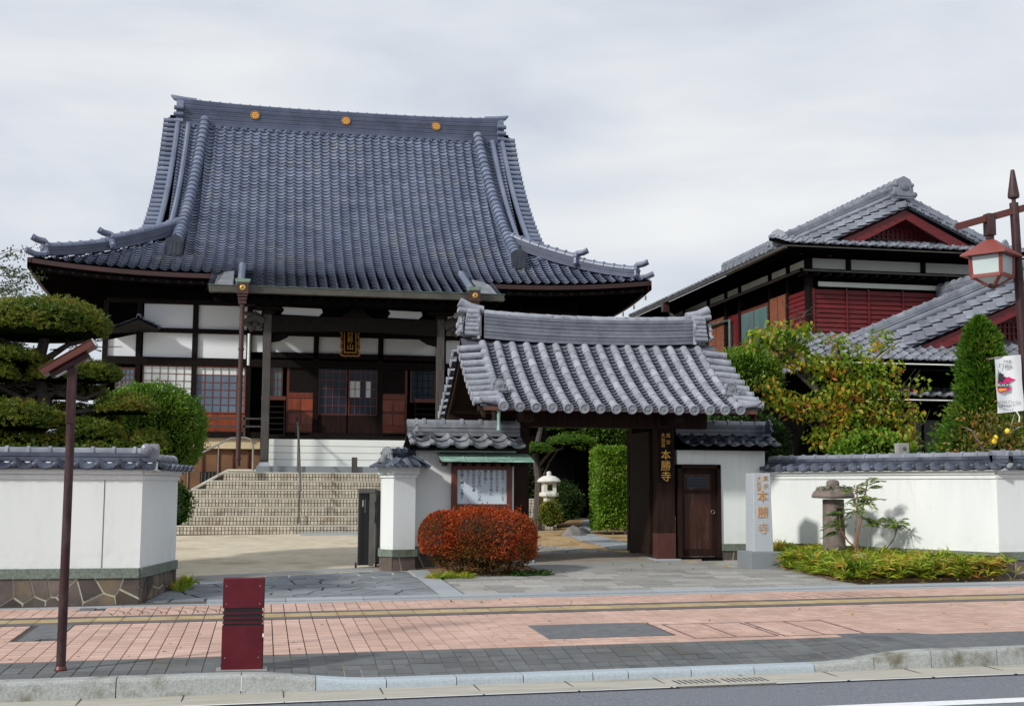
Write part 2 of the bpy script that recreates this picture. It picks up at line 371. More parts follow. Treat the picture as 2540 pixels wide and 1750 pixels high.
core_red = pm('inner_twigs', (.03,.012,.006), (.05,.025,.01), rough=.95, scale=6)
banner_m = pm('banner_cloth', (.76,.77,.78), (.8,.8,.81), rough=.7, scale=3)
magenta = pm('magenta_print', (.72,.02,.17), rough=.6)
orange_p = pm('orange_print', (.85,.38,.03), rough=.6)
ink = pm('print_black', (.03,.03,.04), rough=.6)
ink_blue = pm('brush_ink', (.03,.04,.07), rough=.6)
paper = pm('notice_paper', (.50,.58,.66), (.56,.63,.70), rough=.6, scale=2)
gold_carve = pm('gilded_carving', (.32,.14,.045), (.5,.24,.07), rough=.6, scale=20)
lemon_m = pm('lemon', (.85,.6,.03), (.9,.68,.06), rough=.4, scale=10)

L_pine = leafmat('pine_needles', [(0,(.025,.055,.006)),(.3,(.075,.125,.010)),(.6,(.16,.215,.017)),(.85,(.25,.20,.026)),(1,(.27,.13,.026))], trans=.25)
L_dome = leafmat('dome_leaves', [(0,(.03,.075,.006)),(.4,(.09,.19,.014)),(.75,(.17,.30,.024)),(1,(.28,.38,.06))], trans=.3, rough=.4)
L_hedge = leafmat('hedge_leaves', [(0,(.05,.12,.008)),(.4,(.12,.24,.014)),(.75,(.2,.34,.03)),(1,(.34,.45,.1))], trans=.3, rough=.4)
L_dark = leafmat('dark_green_leaves', [(0,(.015,.04,.006)),(.5,(.03,.075,.012)),(1,(.07,.13,.03))], trans=.2)
L_red = leafmat('azalea_leaves', [(0,(.08,.07,.008)),(.25,(.22,.065,.009)),(.55,(.38,.052,.01)),(.8,(.52,.07,.016)),(1,(.46,.18,.03))], trans=.3)
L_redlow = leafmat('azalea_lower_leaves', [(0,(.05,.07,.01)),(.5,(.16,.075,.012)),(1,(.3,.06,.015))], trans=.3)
L_fall = leafmat('autumn_leaves', [(0,(.06,.13,.01)),(.4,(.16,.28,.018)),(.68,(.32,.42,.03)),(.85,(.50,.34,.035)),(.95,(.6,.2,.035)),(1,(.6,.12,.05))], trans=.45)
L_orange = leafmat('orange_autumn_leaves', [(0,(.07,.14,.01)),(.42,(.19,.29,.02)),(.66,(.40,.38,.03)),(.85,(.60,.27,.035)),(1,(.6,.13,.05))], trans=.45)
L_con = leafmat('conifer_sprays', [(0,(.025,.07,.005)),(.5,(.06,.15,.008)),(.85,(.11,.22,.012)),(1,(.2,.2,.03))], trans=.2)
L_bamboo = leafmat('bamboo_grass', [(0,(.05,.12,.01)),(.35,(.17,.27,.015)),(.62,(.36,.43,.03)),(.82,(.55,.40,.08)),(1,(.6,.24,.06))], trans=.35)
L_nand = leafmat('nandina_leaves', [(0,(.03,.08,.012)),(.5,(.09,.18,.03)),(1,(.28,.34,.06))], trans=.3)
L_citrus = leafmat('citrus_leaves', [(0,(.04,.08,.01)),(.5,(.16,.15,.02)),(1,(.42,.18,.04))], trans=.35)

# ------------------------------------------------------------------ ground heights
def S(x, y): return .01*max(-40, min(40, x)) + .02*(min(y, 45)-16.15)
def sst(a, b, x):
    t = max(0, min(1, (x-a)/(b-a))); return t*t*(3-2*t)
def SW(x, y):
    d = .085*sst(-.2, 1.0, x)*(1-sst(5.0, 6.0, x))
    return .01*max(-40, min(40, x)) + .02*(y-16.15) - d*sst(11.95, 10.9, y) if y < 11.95 else .01*max(-40, min(40, x)) + .02*(y-16.15)
def grid(xs, ys, zf):
    mb = MB(); nx, ny = len(xs), len(ys)
    mb.v = [(x, y, zf(x, y)) for y in ys for x in xs]
    mb.f = [(j*nx+i, j*nx+i+1, (j+1)*nx+i+1, (j+1)*nx+i) for j in range(ny-1) for i in range(nx-1)]
    return mb
def ls(a, b, n): return [a+(b-a)*i/n for i in range(n+1)]

# ================================================================== ground, road, sidewalk
struct('ground', grid([-900,-40,-15,0,15,40,900], [16.5,20,30,45,60,1200], lambda x, y: S(x, y)-.03), soil)
road = struct('road', grid([-300,-40,-8,0,8,40,300], [-60,-5,4,8,10.25], lambda x, y: -.25+.01*max(-40, min(40, x)) - (.012*(10.25-max(y, 4)))), asphalt)
struct('gutter', grid([-60,-8]+ls(-4, 14, 12)+[60], [10.18,10.55,10.86], lambda x, y: -.245+.01*max(-40, min(40, x))+(.012 if y < 10.3 else 0)), concrete)
gj = MB()
for k in range(-8, 26):
    x = -3+k*.8; gj.box(x, 10.19, -.247+.01*x, x+.008, 10.85, -.2405+.01*x)
struct('gutter_joint', gj, grout)
zr_ = lambda x, y: -.25+.01*x-.012*(10.25-y)
wl = MB()
for a, b in ((-30, 4.05), (4.05, 30)):
    for k in range(6):
        x0 = a+(b-a)*k/6; x1 = a+(b-a)*(k+1)/6
        wl.quad((x0,9.02,zr_(x0,9.02)+.004),(x1,9.02,zr_(x1,9.02)+.004),(x1,9.2,zr_(x1,9.2)+.004),(x0,9.2,zr_(x0,9.2)+.004))
struct('lane_line', wl, whiteline)
sw = struct('sidewalk', grid([-60,-8]+ls(-4, 14, 36)+[60], [10.9,11.1,11.3,11.5,11.7,11.95,13,14.4,15,16.9], lambda x, y: SW(x, y)-.014), grout)
struct('paving_bed', grid([-60,-8]+ls(-4, 14, 36)+[60], [10.92,11.1,11.3,11.5,11.7,11.86], lambda x, y: SW(x, y)-.0105), pm('sandy_grout', (.22,.20,.15), (.34,.31,.25), rough=.95, scale=6))
TB = MB().add([(-.5,-.5,0),(.5,-.5,0),(.5,.5,0),(-.5,.5,0),(-.5,-.5,-1),(.5,-.5,-1),(.5,.5,-1),(-.5,.5,-1)], [(0,1,2,3),(0,4,5,1),(1,5,6,2),(2,6,7,3),(3,7,4,0)])
def pave(x0, x1, y0, y1, zf=SW, gx=.011, gy=.017, th=.016):
    xc, yc = (x0+x1)/2, (y0+y1)/2; e = .05
    X = (2*e, 0, zf(xc+e, yc)-zf(xc-e, yc)+rnd.uniform(-.0006, .0006)); Y = (0, 2*e, zf(xc, yc+e)-zf(xc, yc-e)+rnd.uniform(-.0006, .0006))
    return frame((xc, yc, zf(xc, yc)+rnd.uniform(-.001, .001)), X, Y, s=(x1-x0-gx, y1-y0-gy, th))
holes = [(2.82,4.12,12.36,13.40), (-2.35,-1.98,13.22,14.46)]
inhole = lambda x, y: any(a <= x <= b and c <= y <= d for a, b, c, d in holes)
X0, NX = -3.92, 112
fr = []
for j in range(17):
    y = 11.87+.15*j
    for i in range(NX):
        x = X0+.15*i
        if inhole(x+.07, y+.07): continue
        fr.append(pave(x, x+.15, y, y+.15))
for j in range(6):
    y = 15.16+.144*j
    for i in range(NX):
        x = X0+.15*i
        if x < -1.95 and x > -2.25 and j >= 4: continue
        fr.append(pave(x, x+.15, y, y+.144))
tiles('pink_paver', TB, fr, sw, pink)
fr = []; used = set()
for j in range(6):
    y = 10.93+.155*j
    for i in range(NX):
        x = X0+.15*i
        if x > 6.2 or (i, j) in used: continue
        if rnd.random() < .07 and j < 5 and (i+1, j) not in used and (i+1, j+1) not in used:
            used |= {(i,j),(i+1,j),(i,j+1),(i+1,j+1)}; fr.append(pave(x, x+.30, y, y+.31)); continue
        used.add((i, j)); fr.append(pave(x, x+.15, y, y+.155, gx=.012, gy=.007))
tiles('dark_paver', TB, fr, sw, darkpave)
fr = [pave(X0+.3*i, X0+.3*i+.3, a, b, gx=.006) for i in range(56) for a, b in ((15.005,15.155), (14.455,14.665))]
tiles('strip_paver', TB, fr, sw, strip_m)
TY = MB().add(TB.v, TB.f)
for k in range(4):
    y = -.36+.24*k; TY.add([(-.44,y-.05,0),(.44,y-.05,0),(.44,y+.05,0),(-.44,y+.05,0),(-.43,y-.03,.3),(.43,y-.03,.3),(.43,y+.03,.3),(-.43,y+.03,.3)], [(4,5,6,7),(0,1,5,4),(1,2,6,5),(2,3,7,6),(3,0,4,7)])
tiles('tactile_paver', TY, [pave(X0+.3*i, X0+.3*i+.3, 14.668, 15.0, gx=.008) for i in range(56)], sw, yellow)
# asphalt repairs in the paving
zs = lambda d: (lambda x, y: SW(x, y)+d)
ap = MB().prism([(2.83,13.38),(2.80,12.37),(3.4,12.34),(4.13,12.37),(4.13,13.33),(3.5,13.39)], zs(-.02), zs(-.001)); obj('asphalt_repair', ap, patch_m, sw)
ap = MB().prism([(-2.34,14.46),(-2.35,13.3),(-2.2,13.22),(-2.15,13.38),(-1.98,13.4),(-1.98,14.46)], zs(-.02), zs(-.001)); obj('asphalt_repair', ap, patch_m, sw)
ap = MB().prism([(-2.24,16.02),(-2.24,15.74),(-1.95,15.74),(-1.95,16.02)], zs(-.02), zs(-.001)); obj('asphalt_repair', ap, patch_m, sw)
ap = grid(ls(6.2, 14, 16)+[50], [10.92,11.3,11.6,11.86], zs(.001)); obj('asphalt_repair', ap, patch_m, sw)
ap = MB().prism([(5.75,12.02),(5.75,11.86),(6.7,11.86),(6.55,12.0),(6.2,12.06)], zs(-.006), zs(.0025)); obj('asphalt_repair', ap, patch_m, sw)
# paver-filled covers: steel rims
for x0, x1, y0, y1 in ((4.26,5.16,12.06,13.14), (5.2,6.1,12.04,13.12)):
    m = MB()
    for a in ((x0,y0,x1,y0+.018),(x0,y1-.018,x1,y1),(x0,y0,x0+.022,y1),(x1-.022,y0,x1,y1),((x0+x1)/2-.008,y0,(x0+x1)/2+.008,y1)):
        m.prism([(a[0],a[1]),(a[2],a[1]),(a[2],a[3]),(a[0],a[3])], zs(-.004), zs(.003))
    obj('cover_rim', m, pm('cover_steel', (.10,.06,.06), (.14,.08,.08), rough=.6) if 'cover_steel' not in bpy.data.materials else bpy.data.materials['cover_steel'], sw)
# wave-pattern grooves cut in the far pink strip
gm = MB()
for xa, xb in ((-1.85, -.35), (6.4, 8.1)):
    k = 0; x = xa
    while x < xb:
        for R in (.16, .30):
            pts = [(x+R*math.cos(a), 15.25+ (R*1.9)*math.sin(a)) for a in ls(.05, math.pi*.5, 7)]
            for p, q in zip(pts, pts[1:]):
                if p[1] < 15.18 or q[1] > 15.98: continue
                gm.add([(p[0]-.006,p[1],SW(*p)+.0015),(p[0]+.008,p[1],SW(*p)+.0015),(q[0]+.008,q[1],SW(*q)+.0015),(q[0]-.006,q[1],SW(*q)+.0015)], [(0,1,2,3)])
        x += .21
obj('wave_groove', gm, grout, sw, kind='stuff')
# kerb stones
kj = [-7.0,-6.0,-5.0,-4.05,-3.05,-2.08,-1.13,-.14,.47,1.06,1.66,2.24,2.86,3.18,3.76,4.35,4.93,5.51,6.08,6.75,7.35,7.95,8.55,9.2,9.9,10.6,11.3,12]
kerb = struct('kerb', grid([-60]+ls(-8, 14, 22)+[60], [10.76,10.9], lambda x, y: -.262+.01*max(-40, min(40, x))), grout)
for a, b in zip(kj, kj[1:]):
    xs = ls(a+.004, b-.004, 4); top = lambda x: SW(x, 10.9)+.012
    sec = lambda x: [(x,10.74,-.27+.01*x),(x,10.745,top(x)-.028),(x,10.752,top(x)-.010),(x,10.768,top(x)),(x,10.915,top(x)),(x,10.915,-.27+.01*x)]
    v = [p for x in xs for p in sec(x)]; n = 6
    f = [(i*n+k, (i+1)*n+k, (i+1)*n+(k+1)%n, i*n+(k+1)%n) for i in range(4) for k in range(n)] + [tuple(range(n)), tuple(4*n+k for k in range(n))[::-1]]
    obj('kerb_stone', MB().add(v, f), kerb_low if .47 <= a < 4.9 else kerb_m, kerb)
# drain grating in the gutter
g = thing('drain_grating', 'pale concrete drain cover with two rows of slots set in the gutter', 'drain cover', (3.9,10.4,-.2))
zg_ = lambda x, y: -.243+.01*x
for a, b in ((3.46,3.89),(3.9,4.33)):
    obj('grating_slab', MB().prism([(a,10.2),(b,10.2),(b,10.6),(a,10.6)], lambda x,y: zg_(x,y)-.01, lambda x,y: zg_(x,y)+.010), concrete, g)
    for k in range(8):
        x = a+.04+k*.05; obj('slot', MB().prism([(x,10.3),(x+.02,10.3),(x+.012,10.5),(x-.008,10.5)], lambda x,y: zg_(x,y)+.009, lambda x,y: zg_(x,y)+.0115), black, g)

# ================================================================== forecourt: edging, crazy paving drive, flagstones
fc = struct('forecourt', grid(ls(-1.9, 8.5, 8), [16.02,17,18,19,20,21.3], lambda x, y: S(x, y)-.012), grout_l)
zF = S
ed = []
for k in range(17):
    x0 = -3.6+k*.98
    for y0, y1, up in ((16.03,16.17,.004), (16.22,16.52,.016)):
        if y0 > 16.2 and x0 < -1.6: continue
        m = MB().prism([(x0,y0),(x0+.972,y0),(x0+.972,y1),(x0,y1)], lambda x,y: S(x,y)-.03, (lambda u: lambda x,y: S(x,y)+u)(up)); ed.append(m)
for m in ed: obj('edging_stone', m, granite, fc)
poly = [(-1.42,16.56),(2.3,16.56),(2.3,20.1),(1.88,20.35),(-1.2,19.35),(-1.2,18.2)]
for c in voronoi(poly, jitter_pts(-1.45,2.3,16.56,20.4,.46,.42), .036):
    h = rnd.uniform(0, .004)
    obj('paving_stone', MB().prism(c, lambda x,y: S(x,y)-.02, (lambda h: lambda x,y: S(x,y)+h)(h)), crazy, fc)
for k in range(6):
    y0 = 16.56+k*.62; obj('edging_stone', MB().prism([(2.33,y0),(2.63,y0),(2.63,y0+.61),(2.33,y0+.61)], lambda x,y: S(x,y)-.02, lambda x,y: S(x,y)+.012), granite, fc)
y = 16.56; row = 0
while y < 20.9:
    h = .34+rnd.uniform(-.04, .05); x = 2.67+rnd.uniform(0, .3)-.3
    while x < 8.32:
        L = rnd.uniform(.34, .66); a, b = max(x, 2.67), min(x+L, 8.34)
        if b-a > .08 and not (4.55 < (a+b)/2 < 7.25 and y > 19.45):
            m = MB(); up = rnd.uniform(0, .007); j = [rnd.uniform(-.008, .008) for _ in range(4)]
            m.prism([(a+.012,y+.016),(b-.012,y+.016),(b-.012,y+h-.018+j[1]),(a+.012,y+h-.018+j[2])], lambda x,y: S(x,y)-.02, (lambda u: lambda x,y: S(x,y)+u)(up))
            obj('flagstone', m, flag_m, fc)
        x += L
    y += h; row += 1
# rail strip of the sliding gate
gr = struct('gate_rail_strip', MB().prism([(-1.35,19.42),(1.95,20.55),(1.95,21.2),(-1.35,19.85)], lambda x,y: S(x,y)-.03, lambda x,y: S(x,y)+.006), concrete_g)
obj('rail', MB().prism([(-1.35,19.62),(1.95,20.86),(1.95,20.89),(-1.35,19.65)], lambda x,y: S(x,y), lambda x,y: S(x,y)+.016), granite, gr)
struct('courtyard', grid([-40,-6,0,6,20,40], [19.2,24,30,45,60], lambda x, y: S(x, y)-.004), sand)
struct('garden_soil', MB().prism([(3.0,19.3),(4.45,19.35),(4.45,20.8),(2.5,20.8),(2.5,19.35)], lambda x,y: S(x,y)-.03, lambda x,y: S(x,y)+.006), soil)
struct('gate_threshold', MB().prism([(4.35,19.72),(7.2,19.72),(7.2,21.05),(4.35,21.05)], lambda x,y: S(x,y)-.03, lambda x,y: S(x,y)+.02), concrete_g)
struct('gate_inner_floor', MB().prism([(4.1,21.12),(7.6,21.12),(7.6,22.95),(4.1,22.95)], lambda x,y: S(x,y)-.03, lambda x,y: S(x,y)+.03), pm('gate_floor', (.26,.22,.18), (.34,.29,.24), rough=.9, scale=2))
cob = struct('cobble_strip', MB().prism([(3.6,22.96),(7.4,22.96),(6.8,23.3),(6.3,24.7),(5.6,25.6),(3.2,26)], lambda x,y: S(x,y)-.03, lambda x,y: S(x,y)+.006), grout_l)
for c in voronoi([(3.6,22.98),(6.78,22.98),(6.3,24.6),(5.6,25.5),(3.6,25.6)], jitter_pts(3.6,6.8,22.98,25.6,.3,.3), .03): obj('cobble', MB().prism(c, lambda x,y: S(x,y), lambda x,y: S(x,y)+.016), flag_m, cob)
struct('garden_ground', MB().prism([(3.2,25.0),(6.2,24.9),(6.9,23.3),(12,23.3),(12,36.5),(7.3,36.5),(7.3,30.9),(4.5,30.9)], lambda x,y: S(x,y)-.05, lambda x,y: S(x,y)+.004), pm('ochre_earth', (.34,.22,.10), (.48,.34,.18), rough=.95, scale=3, bump=.5, bscale=50, c3=(.22,.13,.05), cscale=1, camt=.45))
Lp = [(6.75,24.0),(6.88,24.93),(6.89,27.39),(7.19,29.83),(8.18,32.05),(9.3,36)]; Rp = [(7.5,24.0),(7.62,25.4),(7.68,28.4),(7.9,30.1),(8.85,32.4),(10.2,36)]
pt = struct('garden_path', MB().prism(Lp+Rp[::-1], lambda x,y: S(x,y)-.03, lambda x,y: S(x,y)+.01), grout_l)
def lerp(P, t):
    t *= len(P)-1; i = min(int(t), len(P)-2); u = t-i
    return (P[i][0]+(P[i+1][0]-P[i][0])*u, P[i][1]+(P[i+1][1]-P[i][1])*u)
for k in range(26):
    t0, t1 = k/26+.002, (k+1)/26-.002; s = rnd.uniform(.35, .65)
    for u0, u1 in ((.01, s-.015), (s+.015, .99)):
        q = []
        for t, u in ((t0,u0),(t0,u1),(t1,u1),(t1,u0)):
            a, b = lerp(Lp, t), lerp(Rp, t); q.append((a[0]+(b[0]-a[0])*u, a[1]+(b[1]-a[1])*u))
        obj('path_stone', MB().prism(q, lambda x,y: S(x,y), lambda x,y: S(x,y)+.024), granite, pt)

# ================================================================== tile templates
def san(n=8, dzf=.085, lb=.17, lz=.15):
    m = MB(); v = []
    for yy, dz in ((0,dzf),(1.1,0)):
        for i in range(n+1):
            s = i/n; z = .17*math.sin(math.pi*s/.32) if s < .32 else -.085*math.sin(math.pi*(s-.32)/.68)
            v.append((s-.5, yy, z+dz))
    lip = [(x, y+lb, z-lz) for x, y, z in v[:n+1]]
    v += lip; f = []
    for i in range(n):
        f.append((i, i+1, n+2+i, n+1+i)); f.append((2*(n+1)+i, 2*(n+1)+i+1, i+1, i))
    return m.add(v, f)
SAN = san()
SANR = san(8, .125, .62, .10)
def barrel(n=8, taper=.9, full=False):
    m = MB(); v = []; a0, a1 = (0, 2*math.pi) if full else (-.25, math.pi+.25)
    for yy, r in ((0,1),(.06,1.0),(1.06,taper)):
        for i in range(n+1):
            a = a0+(a1-a0)*i/n; v.append((math.cos(a)*r, yy, math.sin(a)*r))
    f = [(j*(n+1)+i, j*(n+1)+i+1, (j+1)*(n+1)+i+1, (j+1)*(n+1)+i) for j in range(2) for i in range(n)]
    f.append(tuple(range(n+1)))
    return m.add(v, f)
BAR = barrel()
def capseg(n=8):                       # ridge cap with a collar
    m = MB(); v = []
    prof = ((0,1),(.80,1),(.82,1.28),(.97,1.28),(1.0,1))
    for yy, r in prof:
        for i in range(n+1):
            a = -.1+(math.pi+.2)*i/n; v.append((math.cos(a)*r, yy, math.sin(a)*r))
    f = [(j*(n+1)+i, j*(n+1)+i+1, (j+1)*(n+1)+i+1, (j+1)*(n+1)+i) for j in range(len(prof)-1) for i in range(n)]
    f += [tuple(range(n+1)), tuple((len(prof)-1)*(n+1)+i for i in range(n+1))[::-1]]
    return m.add(v, f)
CAP = capseg()
def flatt(n=5):  #                        # concave flat tile between barrels
    m = MB(); v = []
    for yy, dz in ((0,.17),(1.15,0)):
        for i in range(n+1):
            s = i/n-.5; v.append((s, yy, dz - .22*math.cos(math.pi*s)))
    v += [(x, y+.6, z-.15) for x, y, z in v[:n+1]]
    f = []
    for i in range(n): f += [(i, i+1, n+2+i, n+1+i), (2*(n+1)+i, 2*(n+1)+i+1, i+1, i)]
    return m.add(v, f)
FLT = flatt()
def disc(n=14):
    m = MB(); v = []; prof = ((1.12,.0),(1.12,-.35),(1.0,-.42),(.86,-.42),(.8,-.3),(.35,-.3),(.3,-.38),(.0001,-.4))
    for r, yy in prof:
        for i in range(n): a = 2*math.pi*i/n; v.append((math.cos(a)*r, yy, math.sin(a)*r))
    f = [(j*n+i, (j+1)*n+i, (j+1)*n+(i+1)%n, j*n+(i+1)%n) for j in range(len(prof)-1) for i in range(n)]
    return m.add(v, f)
DSC = disc()
def sweep(path, w, z0, z1, side=None):
    """box section swept along a path (list of Vector); z0, z1 heights above the path"""
    m = MB(); P = [Vector(p) for p in path]; v = []
    for i, p in enumerate(P):
        d = P[min(i+1, len(P)-1)]-P[max(i-1, 0)]; d.z = 0; d.normalize(); x = Vector((d.y, -d.x, 0))
        v += [p-x*w/2+Vector((0,0,z0)), p+x*w/2+Vector((0,0,z0)), p+x*w/2+Vector((0,0,z1)), p-x*w/2+Vector((0,0,z1))]
    f = []
    for i in range(len(P)-1):
        for k in range(4): f.append((i*4+k, i*4+(k+1)%4, i*4+4+(k+1)%4, i*4+4+k))
    f += [(3,2,1,0), tuple((len(P)-1)*4+k for k in range(4))]
    return m.add(v, f)
def along(path, step):
    """points and directions every step along a path"""
    P = [Vector(p) for p in path]; L = [0]
    for a, b in zip(P, P[1:]): L.append(L[-1]+(b-a).length)
    n = max(1, round(L[-1]/step)); out = []
    def at(s):
        i = 0
        while i < len(P)-2 and L[i+1] < s: i += 1
        return P[i].lerp(P[i+1], (s-L[i])/(L[i+1]-L[i]))
    for k in range(n):
        a, b = at(L[-1]*k/n), at(L[-1]*(k+1)/n); out.append((a, b-a))
    return out
def ridge(path, w, h, n, cap_r, parent, mat, capmat=None, seg=.26, cap=CAP, jog=.02, pn='ridge_course', cn='ridge_cap_tile', limit=300):
    for k in range(n):
        ww = w-(jog if k % 2 else 0)
        obj(pn, sweep(path, ww, h*k/n+.002, h*(k+1)/n-.006), mat, parent)
    obj('ridge_core', sweep(path, w-.045, 0, h-.01), wood_black, parent)
    fr = []
    for p, d in along(path, seg):
        x = Vector((d.y, -d.x, 0)).normalized(); fr.append(frame(p+Vector((0,0,h)), x, d, s=(cap_r, d.length, cap_r)))
    tiles(cn, cap, fr, parent, capmat or mat, limit, sm=True)
def onigawara(parent, p, d, s, mat, name='ridge_end_ornament'):
    """ornamental end tile: shield with curled shoulders and a round boss; d points outwards"""
    d = Vector(d); d.z = 0; d.normalize(); x = Vector((d.y, -d.x, 0)); m = Matrix((x, d, Vector((0,0,1)))).transposed().to_4x4(); m.translation = Vector(p)
    mb = MB()
    out = [(-.5,0),(-.62,.12),(-.45,.3),(-.42,.62),(-.3,.86),(0,1.0),(.3,.86),(.42,.62),(.45,.3),(.62,.12),(.5,0)]
    mb.ext([m @ Vector((a*s, 0, b*s)) for a, b in out], d*.14*s)
    mb.ext([m @ Vector((a*s*.72, .14*s, .1*s+b*s*.74)) for a, b in out], d*.05*s)
    for sx in (-1, 1):
        mb.lathe([(.09*s,0),(.11*s,.03*s),(.11*s,.18*s),(.06*s,.22*s)], m @ Vector((sx*.5*s, 0, .18*s)), 10, m=m.to_3x3() @ Matrix.Rotation(-math.pi/2, 3, 'X'))
        mb.lathe([(.07*s,0),(.085*s,.03*s),(.085*s,.16*s),(.05*s,.2*s)], m @ Vector((sx*.4*s, 0, .6*s)), 10, m=m.to_3x3() @ Matrix.Rotation(-math.pi/2, 3, 'X'))
    mb.lathe([(.17*s,.1*s),(.17*s,.24*s),(.12*s,.27*s),(.05*s,.27*s)], m @ Vector((0, 0, .5*s)), 14, m=m.to_3x3() @ Matrix.Rotation(-math.pi/2, 3, 'X'))
    return obj(name, mb, mat, parent, sm=True)

# ================================================================== boundary walls
def stones_on(p0, p1, z0f, z1, parent, sx=.27, sz=.17, th=.012, gap=.026):
    """crazy stone facing on the vertical face from p0 to p1 (outside on the right-hand side when walking p0->p1 reversed y)"""
    a, b = Vector(p0), Vector(p1); d = b-a; L = d.length; d.normalize(); nrm = Vector((d.y, -d.x))
    z0 = min(z0f(*p0), z0f(*p1))-.02
    for c in voronoi([(0,z0),(L,z0),(L,z1),(0,z1)], jitter_pts(0, L, z0, z1, sx, sz, .42), gap):
        o = th+rnd.uniform(-.004, .006)
        pts = [Vector((a.x+d.x*s, a.y+d.y*s, z)) for s, z in c]
        obj('base_stone', MB().ext(pts, (nrm.x*o, nrm.y*o, 0)), stone_b, parent)
def wallbox(a, b, t, z0, z1, off=0):
    """prism of thickness t behind the face line a->b; off pushes the face outwards"""
    a, b = Vector(a), Vector(b); d = (b-a).normalized(); n = Vector((d.y, -d.x))
    q = [a+n*off, b+n*off, b-n*t, a-n*t]
    return MB().prism([(p.x, p.y) for p in q], z0, z1)
def coping(a, b, t, ze, zr, parent, over=.14, pitch=.25, tm=None, capr=.06, ends=(1,1), courses=2, rows=1, hw=None):
    tm = tm or tile_cope
    a, b = Vector(a), Vector(b); d = (b-a).normalized(); n = Vector((d.y, -d.x)); L = (b-a).length
    c0, c1 = a-n*t/2, b-n*t/2; half = hw or (t/2+over)
    h = zr-ze-capr; zt = ze+h*.5      # tile field tops out here; courses above
    up = Vector((0,0,1)); fr = []; beads = []
    sl = math.hypot(half-.06, zt-ze); nn = max(1, round(L/pitch)); wdt = L/nn
    for sgn in (1, -1):
        out = Vector((n.x, n.y, 0))*sgn; x = Vector((d.x, d.y, 0))*sgn
        y = (-out*(half-.06)+up*(zt-ze)).normalized()
        for k in range(nn):
            base = Vector((c0.x, c0.y, ze))+Vector((d.x,d.y,0))*(wdt*(k+.5))+out*half
            for r in range(rows): fr.append(frame(base+y*(sl/rows*r), x, y, s=(wdt*1.0, sl/rows, wdt)))
            if sgn == 1: beads.append(frame(base-x*(wdt*.34)+Vector((0,0,wdt*.2)), x, -out, s=(wdt*.15, wdt*.15, wdt*.15)))
    tiles('eave_tile', SAN, fr, parent, tm, sm=True)
    sph = MB().lathe([(.02,-1),(.6,-.8),(.95,-.35),(1,0),(.95,.35),(.6,.8),(.02,1)], (0,0,0), 8)
    tiles('tile_end', sph, beads, parent, tm, sm=True)
    cpts = [(c0.x, c0.y, zt-.01), (c1.x, c1.y, zt-.01)]
    # closed bed under the tiles
    bed = MB(); pr = []
    for c in (c0, c1): pr += [(c.x+n.x*half*.9, c.y+n.y*half*.9, ze-.02), (c.x, c.y, zt+.02), (c.x-n.x*half*.9, c.y-n.y*half*.9, ze-.02)]
    bed.add(pr, [(0,1,4,3),(1,2,5,4),(2,0,3,5),(2,1,0),(3,4,5)]); obj('tile_bed', bed, wood_black if rows > 1 else plaster, parent)
    ridge(cpts, .17, zr-capr-zt+.01, courses, capr, parent, tm, tile_cap if tm is tile_cope else tm, seg=pitch*1.02)
def boundary_wall(name, label, pts, zb, zt, zw, ze, zr, t=.3, lastcop=True, rz=S, group=None):
    T = thing(name, label, 'wall', (pts[0][0], pts[0][1], S(*pts[0])), group)
    n = len(pts)
    for i in range(n-1):
        a, b = pts[i], pts[i+1]
        obj('stone_base', wallbox(a, b, t, lambda x,y: S(x,y)-.05, zb), mortar, T)
        stones_on(a, b, rz, zb-.004, T)
        L = math.hypot(b[0]-a[0], b[1]-a[1]); k = max(1, round(L/.9))
        for j in range(k):
            p = [a[0]+(b[0]-a[0])*j/k, a[1]+(b[1]-a[1])*j/k]; q = [a[0]+(b[0]-a[0])*((j+1)/k-.004/L), a[1]+(b[1]-a[1])*((j+1)/k-.004/L)]
            obj('band_stone', wallbox(p, q, t+.02, zb, zt, .035), band_m, T)
        obj('plaster_face', wallbox(a, b, t-.004, zt, zw), plaster, T)
        obj('moulding', wallbox(a, b, t, zw, zw+(ze-zw)*.48, .022), plaster, T)
        obj('moulding', wallbox(a, b, t, zw+(ze-zw)*.48+.004, ze-.01, .05), plaster, T)
    return T
wl1 = boundary_wall('boundary_wall', 'white plaster wall with tiled coping and crazy stone base at left end of the site', [(-7.5,16.46),(-1.5,16.46)], .302, .424, 1.526, 1.65, 1.93, group='plaster boundary walls')
# return at its right-hand end
for f_args in ((( -1.5,16.46), (-1.18,18.2)),):
    a, b = f_args
    stones_on(a, b, S, .298, wl1)
    obj('stone_base', MB().prism([(-1.5,16.47),(-1.18,18.2),(-1.5,18.2),(-1.8,16.76)], lambda x,y: S(x,y)-.05, .3), mortar, wl1)
    obj('band_stone', wallbox(a, b, .3, .302, .424, .035), band_m, wl1)
    obj('plaster_face', wallbox(a, b, .3, .424, 1.526), plaster, wl1)
    obj('moulding', wallbox(a, b, .3, 1.526, 1.586, .022), plaster, wl1)
    obj('moulding', wallbox(a, b, .3, 1.59, 1.645, .05), plaster, wl1)
coping((-7.5,16.46), (-1.34,16.46), .3, 1.66, 1.93, wl1, over=.15)
obj('ridge_end_block', MB().box(-1.40,16.22,1.78,-1.30,16.40,1.97).lathe([(.02,0),(.07,.01),(.075,.06),(.03,.08)], (-1.44,16.2,1.9), 12, m=Matrix.Rotation(math.pi/2,3,'X')), tile_cap, wl1, bevel=.01)
coping((-1.42,16.7), (-1.12,18.3), .3, 1.66, 1.86, wl1, over=.16)
jt = MB().box(-1.962,16.4545,.43,-1.955,16.458,1.52); obj('plaster_joint', jt, grout, wl1)

